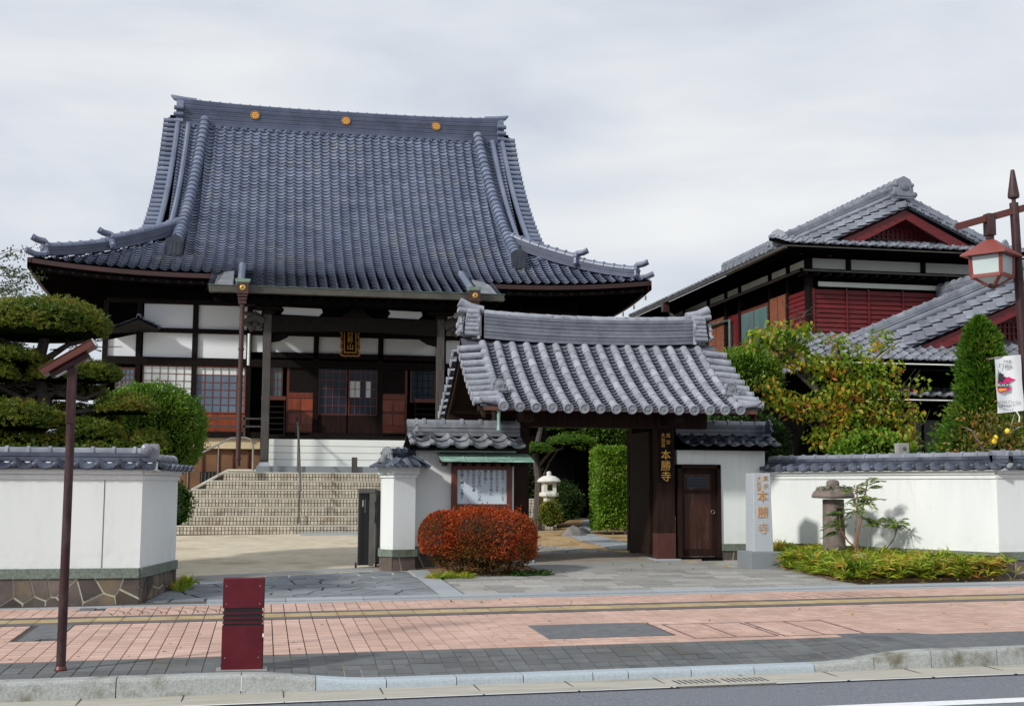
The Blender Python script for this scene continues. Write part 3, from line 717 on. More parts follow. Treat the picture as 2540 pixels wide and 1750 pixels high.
# angled wall right of the gate and the straight wall beyond it
wa = boundary_wall('boundary_wall', 'long white plaster wall angled behind the stone lantern and dwarf bamboo', [(8.85,21.2),(10.97,17.3)], .45, .50, 1.615, 1.745, 2.03, group='plaster boundary walls')
bpy.data.objects[wa.name]
coping((8.85,21.2), (11.05,17.16), .3, 1.755, 2.03, wa, over=.15)
wb = boundary_wall('boundary_wall', 'white plaster wall with crazy stone base behind the street lamp at right edge', [(10.97,17.3),(17,17.3)], .388, .509, 1.623, 1.751, 2.03, group='plaster boundary walls')
coping((10.97,17.3), (17,17.3), .3, 1.758, 2.05, wb, over=.15, capr=.07)

gs = MB()
for _ in range(130):
    x, y = rnd.uniform(-3, 11), rnd.uniform(11.2, 16); r = rnd.uniform(.008, .02)
    gs.add([(x+r*math.cos(a)*rnd.uniform(.8,1.2), y+r*math.sin(a)*rnd.uniform(.8,1.2), SW(x, y)+.0025) for a in ls(0, 5.5, 7)], [tuple(range(8))])
obj('gum_spot', gs, patch_m, sw, kind='stuff')
# ================================================================== temple gate
GC = 5.87
gate = thing('temple_gate', 'dark wooden temple gate under a heavy grey roof of round tiles', 'gate', (5.68,21.4,.17))
def zg(t): return 2.745+.415*t+.09*t*t        # front slope, t metres behind the eave
RY = 22.25
def gsurf(x, y):
    yy = y if y <= RY else 2*RY-y
    u = abs(x-GC)/2.4
    return zg(yy-20.0) + .07*max(0, u-.45)**2*1.6
def roof_frames(xs, y0, y1, step, w, surf, front=True, lift=0):
    """frames for rows of tiles up a slope"""
    out = []
    for x in xs:
        y = y0; sgn = 1 if y1 > y0 else -1
        while (y1-y)*sgn > .02:
            e = .04; p0 = Vector((x, y, surf(x, y))); tv = Vector((0, e*sgn, surf(x, y+e*sgn)-surf(x, y))).normalized()
            xv = Vector((2*e, 0, surf(x+e, y)-surf(x-e, y)))*sgn
            dy = step*abs(tv.y)
            fm = frame(p0, xv, tv, s=(w, step, w)); fm.translation = p0+Vector(fm.col[2][:3]).normalized()*lift
            out.append(fm); y += dy*sgn
    return out
cols = [3.82+.2733*k for k in range(16)]
slab = MB()
xs = ls(3.45, 8.29, 10); ys = ls(20.06, RY, 8)+ls(RY, 24.44, 8)[1:]
g1 = grid(xs, ys, lambda x,y: gsurf(x,y)-.03); g0 = grid(xs, ys, lambda x,y: gsurf(x,y)-.09)
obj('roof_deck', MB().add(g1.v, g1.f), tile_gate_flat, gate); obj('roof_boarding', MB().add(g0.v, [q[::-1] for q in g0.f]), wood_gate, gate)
for x in cols:
    fr = roof_frames([x], 20.0, 22.12, .235, .078, gsurf, lift=.028); 
    for m_ in fr: pass
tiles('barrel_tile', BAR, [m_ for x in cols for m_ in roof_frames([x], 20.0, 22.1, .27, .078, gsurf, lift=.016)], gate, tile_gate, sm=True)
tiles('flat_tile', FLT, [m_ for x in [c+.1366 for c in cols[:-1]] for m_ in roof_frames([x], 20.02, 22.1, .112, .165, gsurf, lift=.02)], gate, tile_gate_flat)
back = [m_ for x in cols for m_ in roof_frames([x], 24.5, 22.4, .235, .078, gsurf, lift=.03)]
mbk = MB()
for m_ in back:
    mbk.add([m_ @ Vector(p) for p in BAR.v], BAR.f)
obj('rear_barrel_tiles', mbk, tile_gate, gate, sm=True, kind='stuff')
tiles('eave_disc', DSC, [frame((x, 20.0, gsurf(x, 20.0)+.016), (1,0,0), (0,1,.35), s=(.08,.08,.08)) for x in cols], gate, tile_gate, sm=True)
# eave pan ends between the discs
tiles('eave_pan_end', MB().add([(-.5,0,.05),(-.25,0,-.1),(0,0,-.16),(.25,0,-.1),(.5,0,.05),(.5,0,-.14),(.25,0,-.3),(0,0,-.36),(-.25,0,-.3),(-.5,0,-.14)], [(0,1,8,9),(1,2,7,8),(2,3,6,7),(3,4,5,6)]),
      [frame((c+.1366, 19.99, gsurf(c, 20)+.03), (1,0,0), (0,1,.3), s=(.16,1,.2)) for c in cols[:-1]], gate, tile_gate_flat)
# transverse verge barrels, both ends, both slopes
vf = []
for sgn in (-1, 1):
    x0 = GC+sgn*2.06; 
    for yy0, yy1 in ((20.12, 22.05), (24.38, 22.45)):
        k = 9
        for i in range(k):
            y = yy0+(yy1-yy0)*(i+.3)/k; z = gsurf(x0, y)+.015
            dx = Vector((-sgn, 0, .10)); e = .05*(1 if yy1 > yy0 else -1)
            yv = Vector((0, e, gsurf(x0, y+e)-gsurf(x0, y)))
            xx = yv*sgn*(-1 if yy1 > yy0 else 1)
            n_ = dx.cross(yv); 
            X = dx.normalized(); Z = Vector((0, -(gsurf(x0, y+.05)-gsurf(x0, y)), .05)).normalized(); 
            Yd = X; Xd = Yd.cross(Z).normalized()
            vf.append(frame(Vector((x0+sgn*.44, y, z)), Xd, Yd, s=(.07,.42,.07)))
tiles('verge_tile', BAR, vf, gate, tile_gate, sm=True)
tiles('verge_disc', DSC, [m_ @ Matrix.Diagonal((1, .07/.42, 1, 1)) for m_ in vf], gate, tile_gate, sm=True)
# inner dark gap strip below the verge tiles and barge boards
for sgn in (-1, 1):
    for ya, yb in ((20.08, RY), (RY, 24.42)):
        P = [Vector((GC+sgn*2.36, y, gsurf(GC+sgn*2.2, y)-.22)) for y in ls(ya, yb, 6)]
        obj('barge_board', sweep(P, .05, 0, .17), wood_gate, gate)
# main ridge of the gate, sagging in the middle
def gr_z(x): u = (x-GC)/2.1; return 4.07+.07*abs(u)**2.2
P = [Vector((x, RY, gr_z(x))) for x in ls(3.86, 7.99, 14)]
ridge(P, .30, .465, 7, .085, gate, tile_gate_ridge, tile_gate, seg=.29, cap=BAR, jog=.018)
# ridge end stacks: shield with stacked rolls and up-curled cap
for sgn in (-1, 1):
    x0 = 5.81+sgn*2.05; st = MB()
    for k in range(6):
        z = 4.22+k*.078; r = .05+.012*(k >= 4)
        st.tube([(x0, RY-.13-(.02 if k < 2 else 0), z), (x0+sgn*(.26-.01*k), RY-.13, z)], r, 9)
        st.tube([(x0, RY+.13, z), (x0+sgn*.24, RY+.13, z)], r, 9)
    obj('ridge_end_rolls', st, tile_gate, gate, sm=True)
    obj('ridge_end_plate', MB().ext([(x0-sgn*.02,RY-.19,4.12),(x0-sgn*.02,RY-.15,4.3),(x0-sgn*.02,RY-.2,4.45),(x0-sgn*.02,RY-.14,4.7),(x0-sgn*.02,RY+.14,4.7),(x0-sgn*.02,RY+.2,4.45),(x0-sgn*.02,RY+.15,4.3),(x0-sgn*.02,RY+.19,4.12)], (sgn*.05,0,0)), tile_gate, gate)
    tip = MB()
    tip.tube([(x0-sgn*.1, RY, 4.66), (x0+sgn*.12, RY, 4.70), (x0+sgn*.34, RY, 4.80)], [.085,.088,.09], 10)
    tip.tube([(x0, RY-.06, 4.60), (x0+sgn*.36, RY-.06, 4.66)], .055, 9); tip.tube([(x0, RY+.06, 4.60), (x0+sgn*.36, RY+.06, 4.66)], .055, 9)
    obj('ridge_tip', tip, tile_gate, gate, sm=True)
    onigawara(gate, (x0+sgn*.3, RY, 4.2), (sgn,0,0), .34, tile_gate)
    # descending verge ridge end ornament (front)
    z = gsurf(GC+sgn*2.05, 20.45)
    onigawara(gate, (GC+sgn*2.05, 20.42, z+.06), (0,-1,0), .24, tile_old)
    cr = MB().tube([(GC+sgn*2.05, 20.1, gsurf(GC+2, 20.1)+.02), (GC+sgn*2.2, 20.04, 2.86), (GC+sgn*2.36, 20.02, 2.87), (GC+sgn*2.43, 20.02, 2.92)], [.06,.055,.05,.035], 9)
    obj('corner_tile', cr, tile_gate, gate, sm=True)
fl = MB()
for k in range(16):
    a = math.pi*2*k/16
    fl.tube([(7.93, 20.42, 3.2), (7.93+.1*math.cos(a), 20.40, 3.22+.13*math.sin(a))], [.03,.012], 5)
obj('flower_ornament', fl, tile_gate, gate, sm=True)
# timber
def zS(y, x=5.7): return S(x, y)
for x0, x1 in ((4.18,4.51), (6.82,7.15)):
    obj('post', MB().box(x0, 21.2, .2, x1, 21.46, 2.5), wood_gate, gate, bevel=.008)
    obj('post_shoe', MB().box(x0-.004, 21.19, .2, x1+.004, 21.468, .66), pm('copper_shoe', (.05,.012,.009), (.075,.018,.013), rough=.5) if 'copper_shoe' not in bpy.data.materials else bpy.data.materials['copper_shoe'], gate)
    obj('post_plinth', MB().box(x0-.08, 21.1, .1, x1+.08, 21.55, .215), granite, gate, bevel=.01)
    obj('rear_post', MB().box(x0+.05, 22.9, .2, x1-.05, 23.1, 3.0), wood_gate, gate)
obj('lintel', MB().box(3.9, 21.16, 2.5, 7.75, 21.5, 2.78), wood_gate, gate, bevel=.01)
obj('purlin', MB().box(3.5, 20.55, 2.72, 8.25, 20.68, 2.86), wood_gate, gate)
obj('purlin', MB().box(3.5, 23.85, 2.72, 8.25, 23.98, 2.86), wood_gate, gate)
for x in (4.34, 6.98):
    obj('bracket_arm', MB().box(x-.09, 20.4, 2.56, x+.09, 23.2, 2.72), wood_gate, gate)
    obj('tie_beam', MB().box(x-.07, 21.3, 2.9, x+.07, 23.1, 3.05), wood_gate, gate)
    obj('king_strut', MB().box(x-.07, 22.15, 3.05, x+.07, 22.35, 4.0), wood_gate, gate)
obj('ceiling_board', MB().box(4.2, 21.5, 2.78, 7.2, 22.9, 2.81), wood_gate, gate)
obj('eave_board', MB().add([(3.5,20.03,2.705),(8.24,20.03,2.705),(8.24,20.03,2.765),(3.5,20.03,2.765),(3.5,20.13,2.705),(8.24,20.13,2.705),(8.24,20.13,2.765),(3.5,20.13,2.765)], [(0,1,2,3),(4,7,6,5),(0,4,5,1),(3,2,6,7),(0,3,7,4),(1,5,6,2)]), pm('orange_eave_board', (.085,.032,.018), (.12,.045,.026), rough=.6), gate)
for x in ls(3.6, 8.15, 17): obj('rafter', MB().bar((x, 20.08, 2.70), (x, RY, 3.95), .05, .055), wood_gate, gate)
obj('copper_finial', MB().tube([(3.76,20.1,2.72),(3.76,20.1,2.5),(3.76,20.1,2.38)], [.035,.02,.03], 8), copper, gate)
# open door leaves
for x0, d in ((6.79, 1), (4.5, -1)):
    leaf = obj('door_leaf', MB().box(x0, 21.52, .27, x0+.055, 22.95, 2.46), wood_gate, gate)
    for z0, z1 in ((.27,.42), (2.3,2.46), (1.3,1.42)): obj('rail', MB().box(x0-.012, 21.53, z0, x0+.067, 22.94, z1), wood_gate, leaf)
    for y0 in (21.53, 22.8): obj('stile', MB().box(x0-.010, y0, .28, x0+.065, y0+.14, 2.45), wood_gate, leaf)
# name board on the right post
nb = obj('name_board', MB().box(6.87, 21.165, 1.55, 7.075, 21.196, 2.46), wood_dark, gate, bevel=.004)
def glyph(ch, x, y, z, size, mat, parent, name='lettering', depth=.004, rot=None, sy=1.0, bold=0):
    c = bpy.data.curves.new('t', 'FONT'); c.body = ch; c.size = size; c.extrude = depth; c.align_x = 'CENTER'; c.align_y = 'CENTER'; c.offset = bold
    o = bpy.data.objects.new('t', c); col.objects.link(o)
    dg = bpy.context.evaluated_depsgraph_get(); me = bpy.data.meshes.new_from_object(o.evaluated_get(dg))
    bpy.data.objects.remove(o); me.materials.clear(); me.name = name
    m = (rot if rot is not None else Matrix.Rotation(math.pi/2, 4, 'X')).copy(); m.translation = Vector((x, y, z))
    me.transform(m @ Matrix.Diagonal((1, sy, 1, 1)))
    return link(name, me, mat, parent)
def column(txt, x, y, z, size, pitch, mat, parent, **k):
    for i, ch in enumerate(txt):
        if ch != ' ': glyph(ch, x, y, z-i*pitch, size, mat, parent, **k)
column('本勝寺', 6.972, 21.16, 2.02, .19, .19, goldpaint, gate)
column('真宗', 7.02, 21.16, 2.37, .085, .12, goldpaint, gate)
column('大谷派', 6.925, 21.16, 2.37, .085, .085, goldpaint, gate)

# side walls of the gate with their own small roofs
swl = thing('gate_side_wall', 'short white plaster wall under tiles between the white end post and gate', 'wall', (3.3,20.9,.13), 'tiled side walls of the gate')
def side_wall(T, a, b, yf, door=None, zt=2.1, zb=(.35,.47), cut=None):
    segs = [(a, b)] if not door else [(a, door[0]), (door[1], b)]
    for p, q in segs:
        if q-p < .05: continue
        obj('stone_base', MB().box(p, yf, .05, q, yf+.3, zb[0]), mortar, T)
        stones_on((p, yf), (q, yf), S, zb[0]-.004, T)
        obj('band_stone', MB().box(p, yf-.035, zb[0], q, yf+.3, zb[1]), band_m, T)
        obj('plaster_face', MB().box(p, yf+.003, zb[1], q, yf+.3, zt), plaster, T)
    if door: obj('plaster_face', MB().box(door[0], yf+.003, door[2], door[1], yf+.3, zt), plaster, T)
side_wall(swl, 2.42, 4.18, 20.9)
coping((2.36,20.9), (4.3,20.9), .3, 2.12, 2.59, swl, over=.42, pitch=.31, tm=tile_old, capr=.07, courses=3, rows=2)
obj('eave_board', MB().box(2.42, 20.62, 2.06, 4.18, 21.4, 2.10), wood_dark, swl)
onigawara(swl, (2.5,20.75,2.33), (-1,0,0), .26, tile_old)
swr = thing('gate_side_wall', 'white plaster wall under tiles right of gate with a small plank door', 'wall', (8,21.2,.18), 'tiled side walls of the gate')
side_wall(swr, 7.16, 8.85, 21.2, door=(7.2, 8.0, 1.85), zt=2.12)
coping((7.2,21.2), (9.0,21.2), .3, 2.2, 2.66, swr, over=.42, pitch=.25, tm=tile_cope, capr=.07, courses=3, rows=2)
obj('eave_board', MB().box(7.2, 20.95, 2.12, 8.85, 21.7, 2.17), wood_black, swr)
onigawara(swr, (8.85,21.05,2.42), (1,0,0), .26, tile_cope)
dr = obj('side_door', MB().box(7.27, 21.28, .25, 7.93, 21.32, 1.80), wood_door, swr)
for x0, x1, z0, z1 in ((7.27,7.35,.25,1.8),(7.85,7.93,.25,1.8),(7.35,7.85,.25,.38),(7.35,7.85,1.7,1.8),(7.35,7.85,1.36,1.42)):
    obj('door_rail', MB().box(x0, 21.265, z0, x1, 21.285, z1), wood_gate, dr)
obj('door_vent', MB().box(7.40, 21.262, 1.46, 7.78, 21.279, 1.64), pm('vent_blue', (.02,.03,.05), rough=.4), dr)
for k in range(6): obj('vent_slat', MB().box(7.41, 21.256, 1.475+k*.027, 7.77, 21.264, 1.483+k*.027), wood_black, dr)
ring = MB(); ring.tube([(7.87+.033*math.cos(a), 21.25, 1.03+.033*math.sin(a)) for a in ls(0, 2*math.pi, 12)], .005, 6); obj('ring_handle', ring, steel, dr, sm=True)
for x0, x1 in ((7.2,7.27),(7.93,8.0)): obj('door_frame', MB().box(x0, 21.17, .17, x1, 21.34, 1.85), wood_gate, swr)
obj('door_frame', MB().box(7.2, 21.17, 1.80, 8.0, 21.34, 1.87), wood_gate, swr)
obj('door_sill', MB().box(7.2, 21.15, .15, 8.0, 21.34, .235), wood_black, swr)

# white end post with a little hipped tile cap
wp = thing('white_wall_post', 'white plastered end post with a small tiled cap beside the folding gate', 'wall post', (2.1,20.5,.1))
pf = [(1.90,20.50),(2.07,20.26),(2.44,20.38),(2.46,20.9),(1.92,20.9)]
def grow(P, k):
    c = (sum(p[0] for p in P)/len(P), sum(p[1] for p in P)/len(P)); return [(p[0]+(p[0]-c[0])/math.hypot(p[0]-c[0], p[1]-c[1])*k, p[1]+(p[1]-c[1])/math.hypot(p[0]-c[0], p[1]-c[1])*k) for p in P]
obj('stone_base', MB().prism(pf, .04, .33), mortar, wp)
for a, b in ((pf[4],pf[0]),(pf[0],pf[1]),(pf[1],pf[2])): stones_on(a, b, S, .326, wp, sx=.24)
obj('band_stone', MB().prism(grow(pf, .05), .33, .445), band_m, wp)
obj('plaster_face', MB().prism(pf, .445, 1.60), plaster, wp)
obj('moulding', MB().prism(grow(pf, .03), 1.60, 1.65), plaster, wp); obj('moulding', MB().prism(grow(pf, .075), 1.655, 1.78), plaster, wp)
obj('cap_bed', MB().add([(1.75,20.3,1.78),(2.0,20.02,1.78),(2.62,20.1,1.78),(2.7,20.95,1.78),(1.75,20.95,1.78),(2.05,20.5,1.98),(2.4,20.85,2.0)], [(0,1,5),(1,2,6,5),(2,3,6),(3,4,5,6),(4,0,5),(4,3,2,1,0)]), tile_cope, wp)
fr = []
for (a, b, apex) in (((1.72,20.3),(2.0,20.0),(2.06,20.5)), ((2.02,20.0),(2.62,20.08),(2.25,20.6)), ((2.64,20.1),(2.72,20.9),(2.35,20.8)), ((1.74,20.95),(1.72,20.32),(2.1,20.6))):
    a, b = Vector((*a,1.76)), Vector((*b,1.76)); L = (b-a).length; n_ = max(2, round(L/.15))
    up_ = (Vector((*apex,1.99))-(a+b)/2)
    for k in range(n_): fr.append(frame(a.lerp(b, (k+.5)/n_), b-a, up_, s=(L/n_*.98, up_.length*.62, L/n_)))
tiles('cap_tile', SAN, fr, wp, tile_cope, sm=True)
onigawara(wp, (1.98,20.42,1.84), (-.75,-.65,0), .27, tile_old)
obj('knob', MB().lathe([(.01,0),(.05,.015),(.062,.06),(.05,.1),(.01,.12)], (1.90,20.33,1.83), 12), tile_old, wp, sm=True)
ridge([(2.05,20.5,1.95),(2.45,20.9,1.97)], .14, .08, 2, .05, wp, tile_cope, seg=.2)

# notice board
nbd = thing('notice_board', 'framed notice board with a handwritten paper under a green copper hood', 'notice board', (3.6,20.8,.13))
fy = 20.78
for x0, x1, z0, z1 in ((3.10,3.19,.6,1.86),(4.04,4.13,.6,1.86),(3.19,4.04,1.74,1.86),(3.19,4.04,1.06,1.17)):
    obj('frame', MB().box(x0, fy, z0, x1, 20.9, z1), wood_brown, nbd, bevel=.004)
obj('lower_panel', MB().box(3.19, fy+.03, .62, 4.04, 20.89, 1.06), wood_bright, nbd)
pp = obj('paper', MB().box(3.19, fy+.04, 1.17, 4.04, fy+.05, 1.74), paper, nbd)
txt = ['花は咲く 人として', '仏を忘れるな', '根を張る大地に', '種を蒔く', '人は生まれ いつの', '死ぬ定めの身', '別る人に', '有難く願いを遺す']
for i, t in enumerate(txt):
    n_ = len(t); pitch = min(.062, .53/n_)
    column(t, 3.975-i*.1, fy+.037, 1.71, .062, pitch, ink_blue, nbd, name='brush_character', depth=.001)
obj('hood', MB().add([(2.86,20.35,1.88),(4.42,20.35,1.88),(4.42,20.88,2.02),(2.86,20.88,2.02),(2.86,20.35,1.865),(4.42,20.35,1.865),(4.42,20.88,2.0),(2.86,20.88,2.0)], [(0,1,2,3),(7,6,5,4),(0,4,5,1),(1,5,6,2),(3,7,4,0),(2,6,7,3)]), copper, nbd)
for k in range(4): obj('hood_seam', MB().bar((2.86+.39*(k+.02), 20.35, 1.888), (2.86+.39*(k+.02), 20.88, 2.027), .012, .012), copper, nbd)
for k in range(9): obj('dentil', MB().box(2.94+k*.165, 20.5, 1.80, 2.98+k*.165, 20.88, 1.865), wood_dark, nbd)
obj('flashing', MB().add([(2.75,20.72,2.055),(4.18,20.72,2.055),(4.18,20.9,2.09),(2.75,20.9,2.09),(2.75,20.72,2.035),(4.18,20.72,2.035)], [(0,1,2,3),(0,4,5,1)]), copper, nbd)
obj('hood_back', MB().box(2.9, 20.84, 1.86, 4.18, 20.895, 2.06), wood_brown, nbd)

# folding driveway gate, folded away beside the white post
fg = thing('folding_gate', 'folded dark metal accordion gate standing at right side of the driveway', 'folding gate', (1.7,21,.12))
obj('end_frame', MB().add([(1.56,20.9,.17),(1.60,20.9,.17),(1.60,20.9,1.34),(1.56,20.9,1.34),(1.56,21.0,.17),(1.60,21.0,.17),(1.60,21.0,1.34),(1.56,21.0,1.34)], [(0,1,2,3),(4,7,6,5),(0,3,7,4),(1,5,6,2)]), black, fg)
obj('black_panel', MB().box(1.56, 20.95, .16, 1.80, 20.98, 1.36), black, fg)
obj('top_rail', MB().box(1.555, 20.86, 1.34, 1.83, 21.2, 1.42), darkmetal, fg, bevel=.01)
obj('side_frame', MB().box(1.735, 20.84, .15, 1.815, 20.95, 1.34), darkmetal, fg, bevel=.006)
for k in range(7):
    x = 1.85+k*.035; obj('folded_leaf', MB().box(x, 20.95+.02*(k % 2), .17, x+.024, 21.5, 1.40-.004*k), darkmetal, fg)
obj('scissor_link', MB().bar((1.83,20.9,.85), (1.86,20.9,1.3), .02, .02), black, fg); obj('scissor_link', MB().bar((1.86,20.88,.8), (1.83,20.88,1.2), .02, .02), black, fg)
for k, (x, ww) in enumerate(((1.575,.028),(1.62,.024))): obj('notice_sticker', MB().box(x, 20.942, 1.12, x+ww, 20.949, 1.23), banner_m, fg)
obj('latch', MB().bar((1.67,20.94,1.02), (1.67,20.94,1.24), .02, .012), darkmetal, fg)
for x in (1.53, 1.86): obj('wheel', MB().lathe([(.045,-.015),(.05,0),(.045,.015)], (x,20.95,.16), 14, m=Matrix.Rotation(math.pi/2, 3, 'Y')), black, fg, sm=True)
# ================================================================== main temple hall
HC, EY, HW = 2.37, 34.9, 8.74
hall = thing('temple_hall', 'large temple hall with sweeping blue-grey tiled roof behind broad tiled steps', 'temple hall', (HC, 38, .45))
def hz(t): return 7.30+(.42*t+.08*t*t if t > 0 else .40*t)
HR = .66
def hup(x, t): u = max(0, (abs(x-HC)-4.2)/4.54); return .27*u**2.2*math.exp(-max(t,0)/2.2)
def hs(x, y):
    t = y-EY; return hz(t)+hup(x, t)
RH = 41.6
def hrows(x):
    """y range of tile rows in this column"""
    a = abs(x-HC)
    y0 = 32.82 if -1.5 < x < 6.22 else EY
    y1 = 41.3 if a < 5.35 else EY+HR*(HW-a)-.05
    return y0, y1
fr = []
nc = 62; cw = 2*HW/nc
for k in range(nc):
    x = HC-HW+cw*(k+.5); y0, y1 = hrows(x); fr += roof_frames([x], y0, y1, .173, cw*1.0, hs)
tiles('roof_tile', SANR, fr, hall, tile_hall, sm=True)
# the other three slopes: same tiles, joined (seen only from elsewhere)
fr2 = []
for sgn in (-1, 1):
    k = 0; y = EY+.3
    while y < 2*RH-EY-.2:
        inset = min(y-EY, 2*RH-EY-y)/HR; tmax = min(3.85, inset)
        t = 0
        while t < tmax-.05:
            x = HC+sgn*(HW-t); z = hz(HR*t)+.27*max(0, (abs(y-RH)-2.4)/4.3)**2.2*math.exp(-t/2.2)
            tv = Vector((-sgn*.05, 0, hz(HR*(t+.05))-hz(HR*t))); fr2.append(frame((x, y, z), (0, sgn, 0), tv, s=(.28,.232,.28)))
            t += .232*abs(tv.normalized().x)
        y += .28
mb = MB()
for m_ in fr2: mb.add([m_ @ Vector(p) for p in SAN.v], SAN.f)
obj('side_roof_tiles', mb, tile_hall, hall, sm=True, kind='stuff')
def hsb(x, y): return hs(x, y if y <= RH else 2*RH-y)
gb = grid(ls(HC-5.6, HC+5.6, 10), ls(RH, 2*RH-EY, 12), lambda x,y: hsb(x,y)+.02); obj('rear_slope', gb, tile_hall, hall)
gd = grid(ls(HC-5.7, HC+5.7, 10), ls(36.4, RH, 12), lambda x,y: hs(x,y)-.06); obj('roof_deck', gd, wood_black, hall)
gd = grid(ls(-1, 1, 40), ls(EY+.02, 36.4, 3), lambda u,y: 0); gd.v = [(HC+u*(HW-.02-(y-EY)/HR), y, hs(HC+u*(HW-.02-(y-EY)/HR), y)-.05) for u, y, z in gd.v]; obj('roof_deck', gd, wood_black, hall)
gd = grid(ls(-1.42, 6.16, 10), ls(32.88, 34.9, 4), lambda x,y: hs(x,y)-.05); obj('porch_deck', gd, wood_black, hall)
# skirt decks left and right (closing the corner triangles)
for sgn in (-1, 1):
    m = MB(); n_ = 8
    for i in range(n_):
        t0, t1 = 3.84*i/n_, 3.84*(i+1)/n_
        m.quad((HC+sgn*(HW-t0), EY+HR*t0, hz(HR*t0)-.05), (HC+sgn*(HW-t0), 2*RH-EY-HR*t0, hz(HR*t0)-.05), (HC+sgn*(HW-t1), 2*RH-EY-HR*t1, hz(HR*t1)-.05), (HC+sgn*(HW-t1), EY+HR*t1, hz(HR*t1)-.05))
    obj('skirt_deck', m, wood_black, hall)
    # gable wall under the verge
    P = [(HC+sgn*4.9, y, hsb(4+HC, y)-.12) for y in ls(EY+2.5, 2*RH-EY-2.5, 16)]
    obj('gable_wall', MB().ext(P, (-sgn*.1,0,0)), wood_brown, hall)
    # barge board
    for ya, yb in ((36.95, RH), (2*RH-36.95, RH)):
        P = [Vector((HC+sgn*5.72, y, hsb(HC+4, y)-.5)) for y in ls(ya, yb, 8)]
        obj('barge_board', sweep(P, .08, 0, .36), wood_brown, hall)
# eave fascia and soffit
fas = MB(); xs = ls(HC-HW-.03, HC+HW+.03, 60)
def fasc(xa, xb, y, dz0, dz1, zf, n=30, th=.08):
    X = ls(xa, xb, n); v = []
    for x in X: z = zf(x); v += [(x, y, z+dz0), (x, y, z+dz1), (x, y+th, z+dz1), (x, y+th, z+dz0)]
    f = [(i*4+k, (i+1)*4+k, (i+1)*4+(k+1)%4, i*4+(k+1)%4) for i in range(n) for k in range(4)] + [(0,1,2,3),(n*4+3,n*4+2,n*4+1,n*4)]
    return MB().add(v, f)
zE = lambda x: hs(x, EY)
obj('eave_fascia', fasc(HC-HW-.0, -1.42, EY+.02, -.16, -.035, zE), fascia_m, hall)
obj('eave_fascia', fasc(6.18, HC+HW+.0, EY+.02, -.16, -.035, zE), fascia_m, hall)
obj('eave_beam', fasc(HC-HW+.02, HC+HW-.02, EY+.10, -.34, -.165, zE), wood_black, hall)
for sgn in (-1, 1):
    m = MB(); Y = ls(EY, 2*RH-EY, 20); v = []
    zc = lambda y: 7.30+.27*max(0, (abs(y-RH)-2.4)/4.3)**2.2
    for y in Y: v += [(HC+sgn*HW, y, zc(y)-.3), (HC+sgn*HW, y, zc(y)-.035), (HC+sgn*(HW-.09), y, zc(y)-.035), (HC+sgn*(HW-.09), y, zc(y)-.3)]
    m.add(v, [(i*4+k, (i+1)*4+k, (i+1)*4+(k+1)%4, i*4+(k+1)%4) for i in range(20) for k in range(4)]); obj('side_fascia', m, fascia_m, hall)
    for k in range(9):
        y = EY+.7+k*1.2; rg = MB(); rg.tube([(HC+sgn*(HW+.03), y+.0+.06*math.cos(a), zc(y)-.36+.06*math.sin(a)) for a in ls(0, 2*math.pi, 10)], .012, 5)
        obj('gutter_ring', rg, darkmetal, hall)
WX0, WX1, WY = -4.45, 9.19, 36.3
sof = MB(); ex0, ex1, eb = HC-HW+.1, HC+HW-.1, 2*RH-EY-.1
zc0 = 7.57-.3
cs = [(ex0, EY+.1, zc0), (ex1, EY+.1, zc0), (ex1, eb, zc0), (ex0, eb, zc0)]; ci = [(WX0, WY, 7.55), (WX1, WY, 7.55), (WX1, 46.9, 7.55), (WX0, 46.9, 7.55)]
for i in range(4):
    a, b, c, d = cs[i], cs[(i+1)%4], ci[(i+1)%4], ci[i]; n_ = 12
    for k in range(n_):
        u0, u1 = k/n_, (k+1)/n_; L = lambda p, q, u: [p[j]+(q[j]-p[j])*u for j in range(3)]
        dz = lambda u: -.27*(1-abs(2*u-1)**2.2)
        p, q, r, s_ = L(a,b,u0), L(a,b,u1), L(d,c,u1), L(d,c,u0); p[2] += dz(u0); q[2] += dz(u1); sof.quad(p, q, r, s_)
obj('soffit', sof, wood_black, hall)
for k in range(56):
    x = HC-HW+.25+k*(2*HW-.5)/55
    z0 = hs(x, EY)-.30; obj('rafter', MB().bar((x, EY+.1, z0), (x, 36.3, 7.42 if abs(x-HC) < 6.8 else 7.5), .09, .10), wood_dark, hall)
for sgn in (-1, 1): obj('hip_rafter', MB().bar((HC+sgn*(HW-.15), EY+.15, 7.26), (HC+sgn*6.8, 36.4, 7.4), .2, .24), wood_black, hall)
# ridges
P = [Vector((x, RH, 13.26)) for x in ls(-3.0, 7.74, 2)]
obj('ridge_foot', sweep(P, .72, -.02, .10), tile_ridge, hall)
tiles('ridge_foot_tile', BAR, [frame((-2.85+k*.28, RH-.42, 13.17), (1,0,0), (0,1,.35), s=(.075,.3,.075)) for k in range(38)], hall, tile_hall, sm=True)
def rz_(x): u = abs(x-HC)/5.4; return 13.36+.0*u
for k in range(10):
    z0, z1 = .068*k, .068*(k+1)-.006
    P = [Vector((x, RH, 13.36)) for x in ls(-2.9, 7.64, 16)]
    m = MB(); v = []
    for p in P:
        u = abs(p.x-HC)/5.27; s_ = 1+.17*u**3; ww = .5-(.02 if k % 2 else 0)
        v += [(p.x, RH-ww/2, 13.36+z0*s_), (p.x, RH-ww/2, 13.36+z1*s_), (p.x, RH+ww/2, 13.36+z1*s_), (p.x, RH+ww/2, 13.36+z0*s_)]
    f = [(i*4+j, (i+1)*4+j, (i+1)*4+(j+1)%4, i*4+(j+1)%4) for i in range(16) for j in range(4)] + [(0,1,2,3),(67,66,65,64)]
    obj('ridge_course', m.add(v, f), tile_ridge, hall)
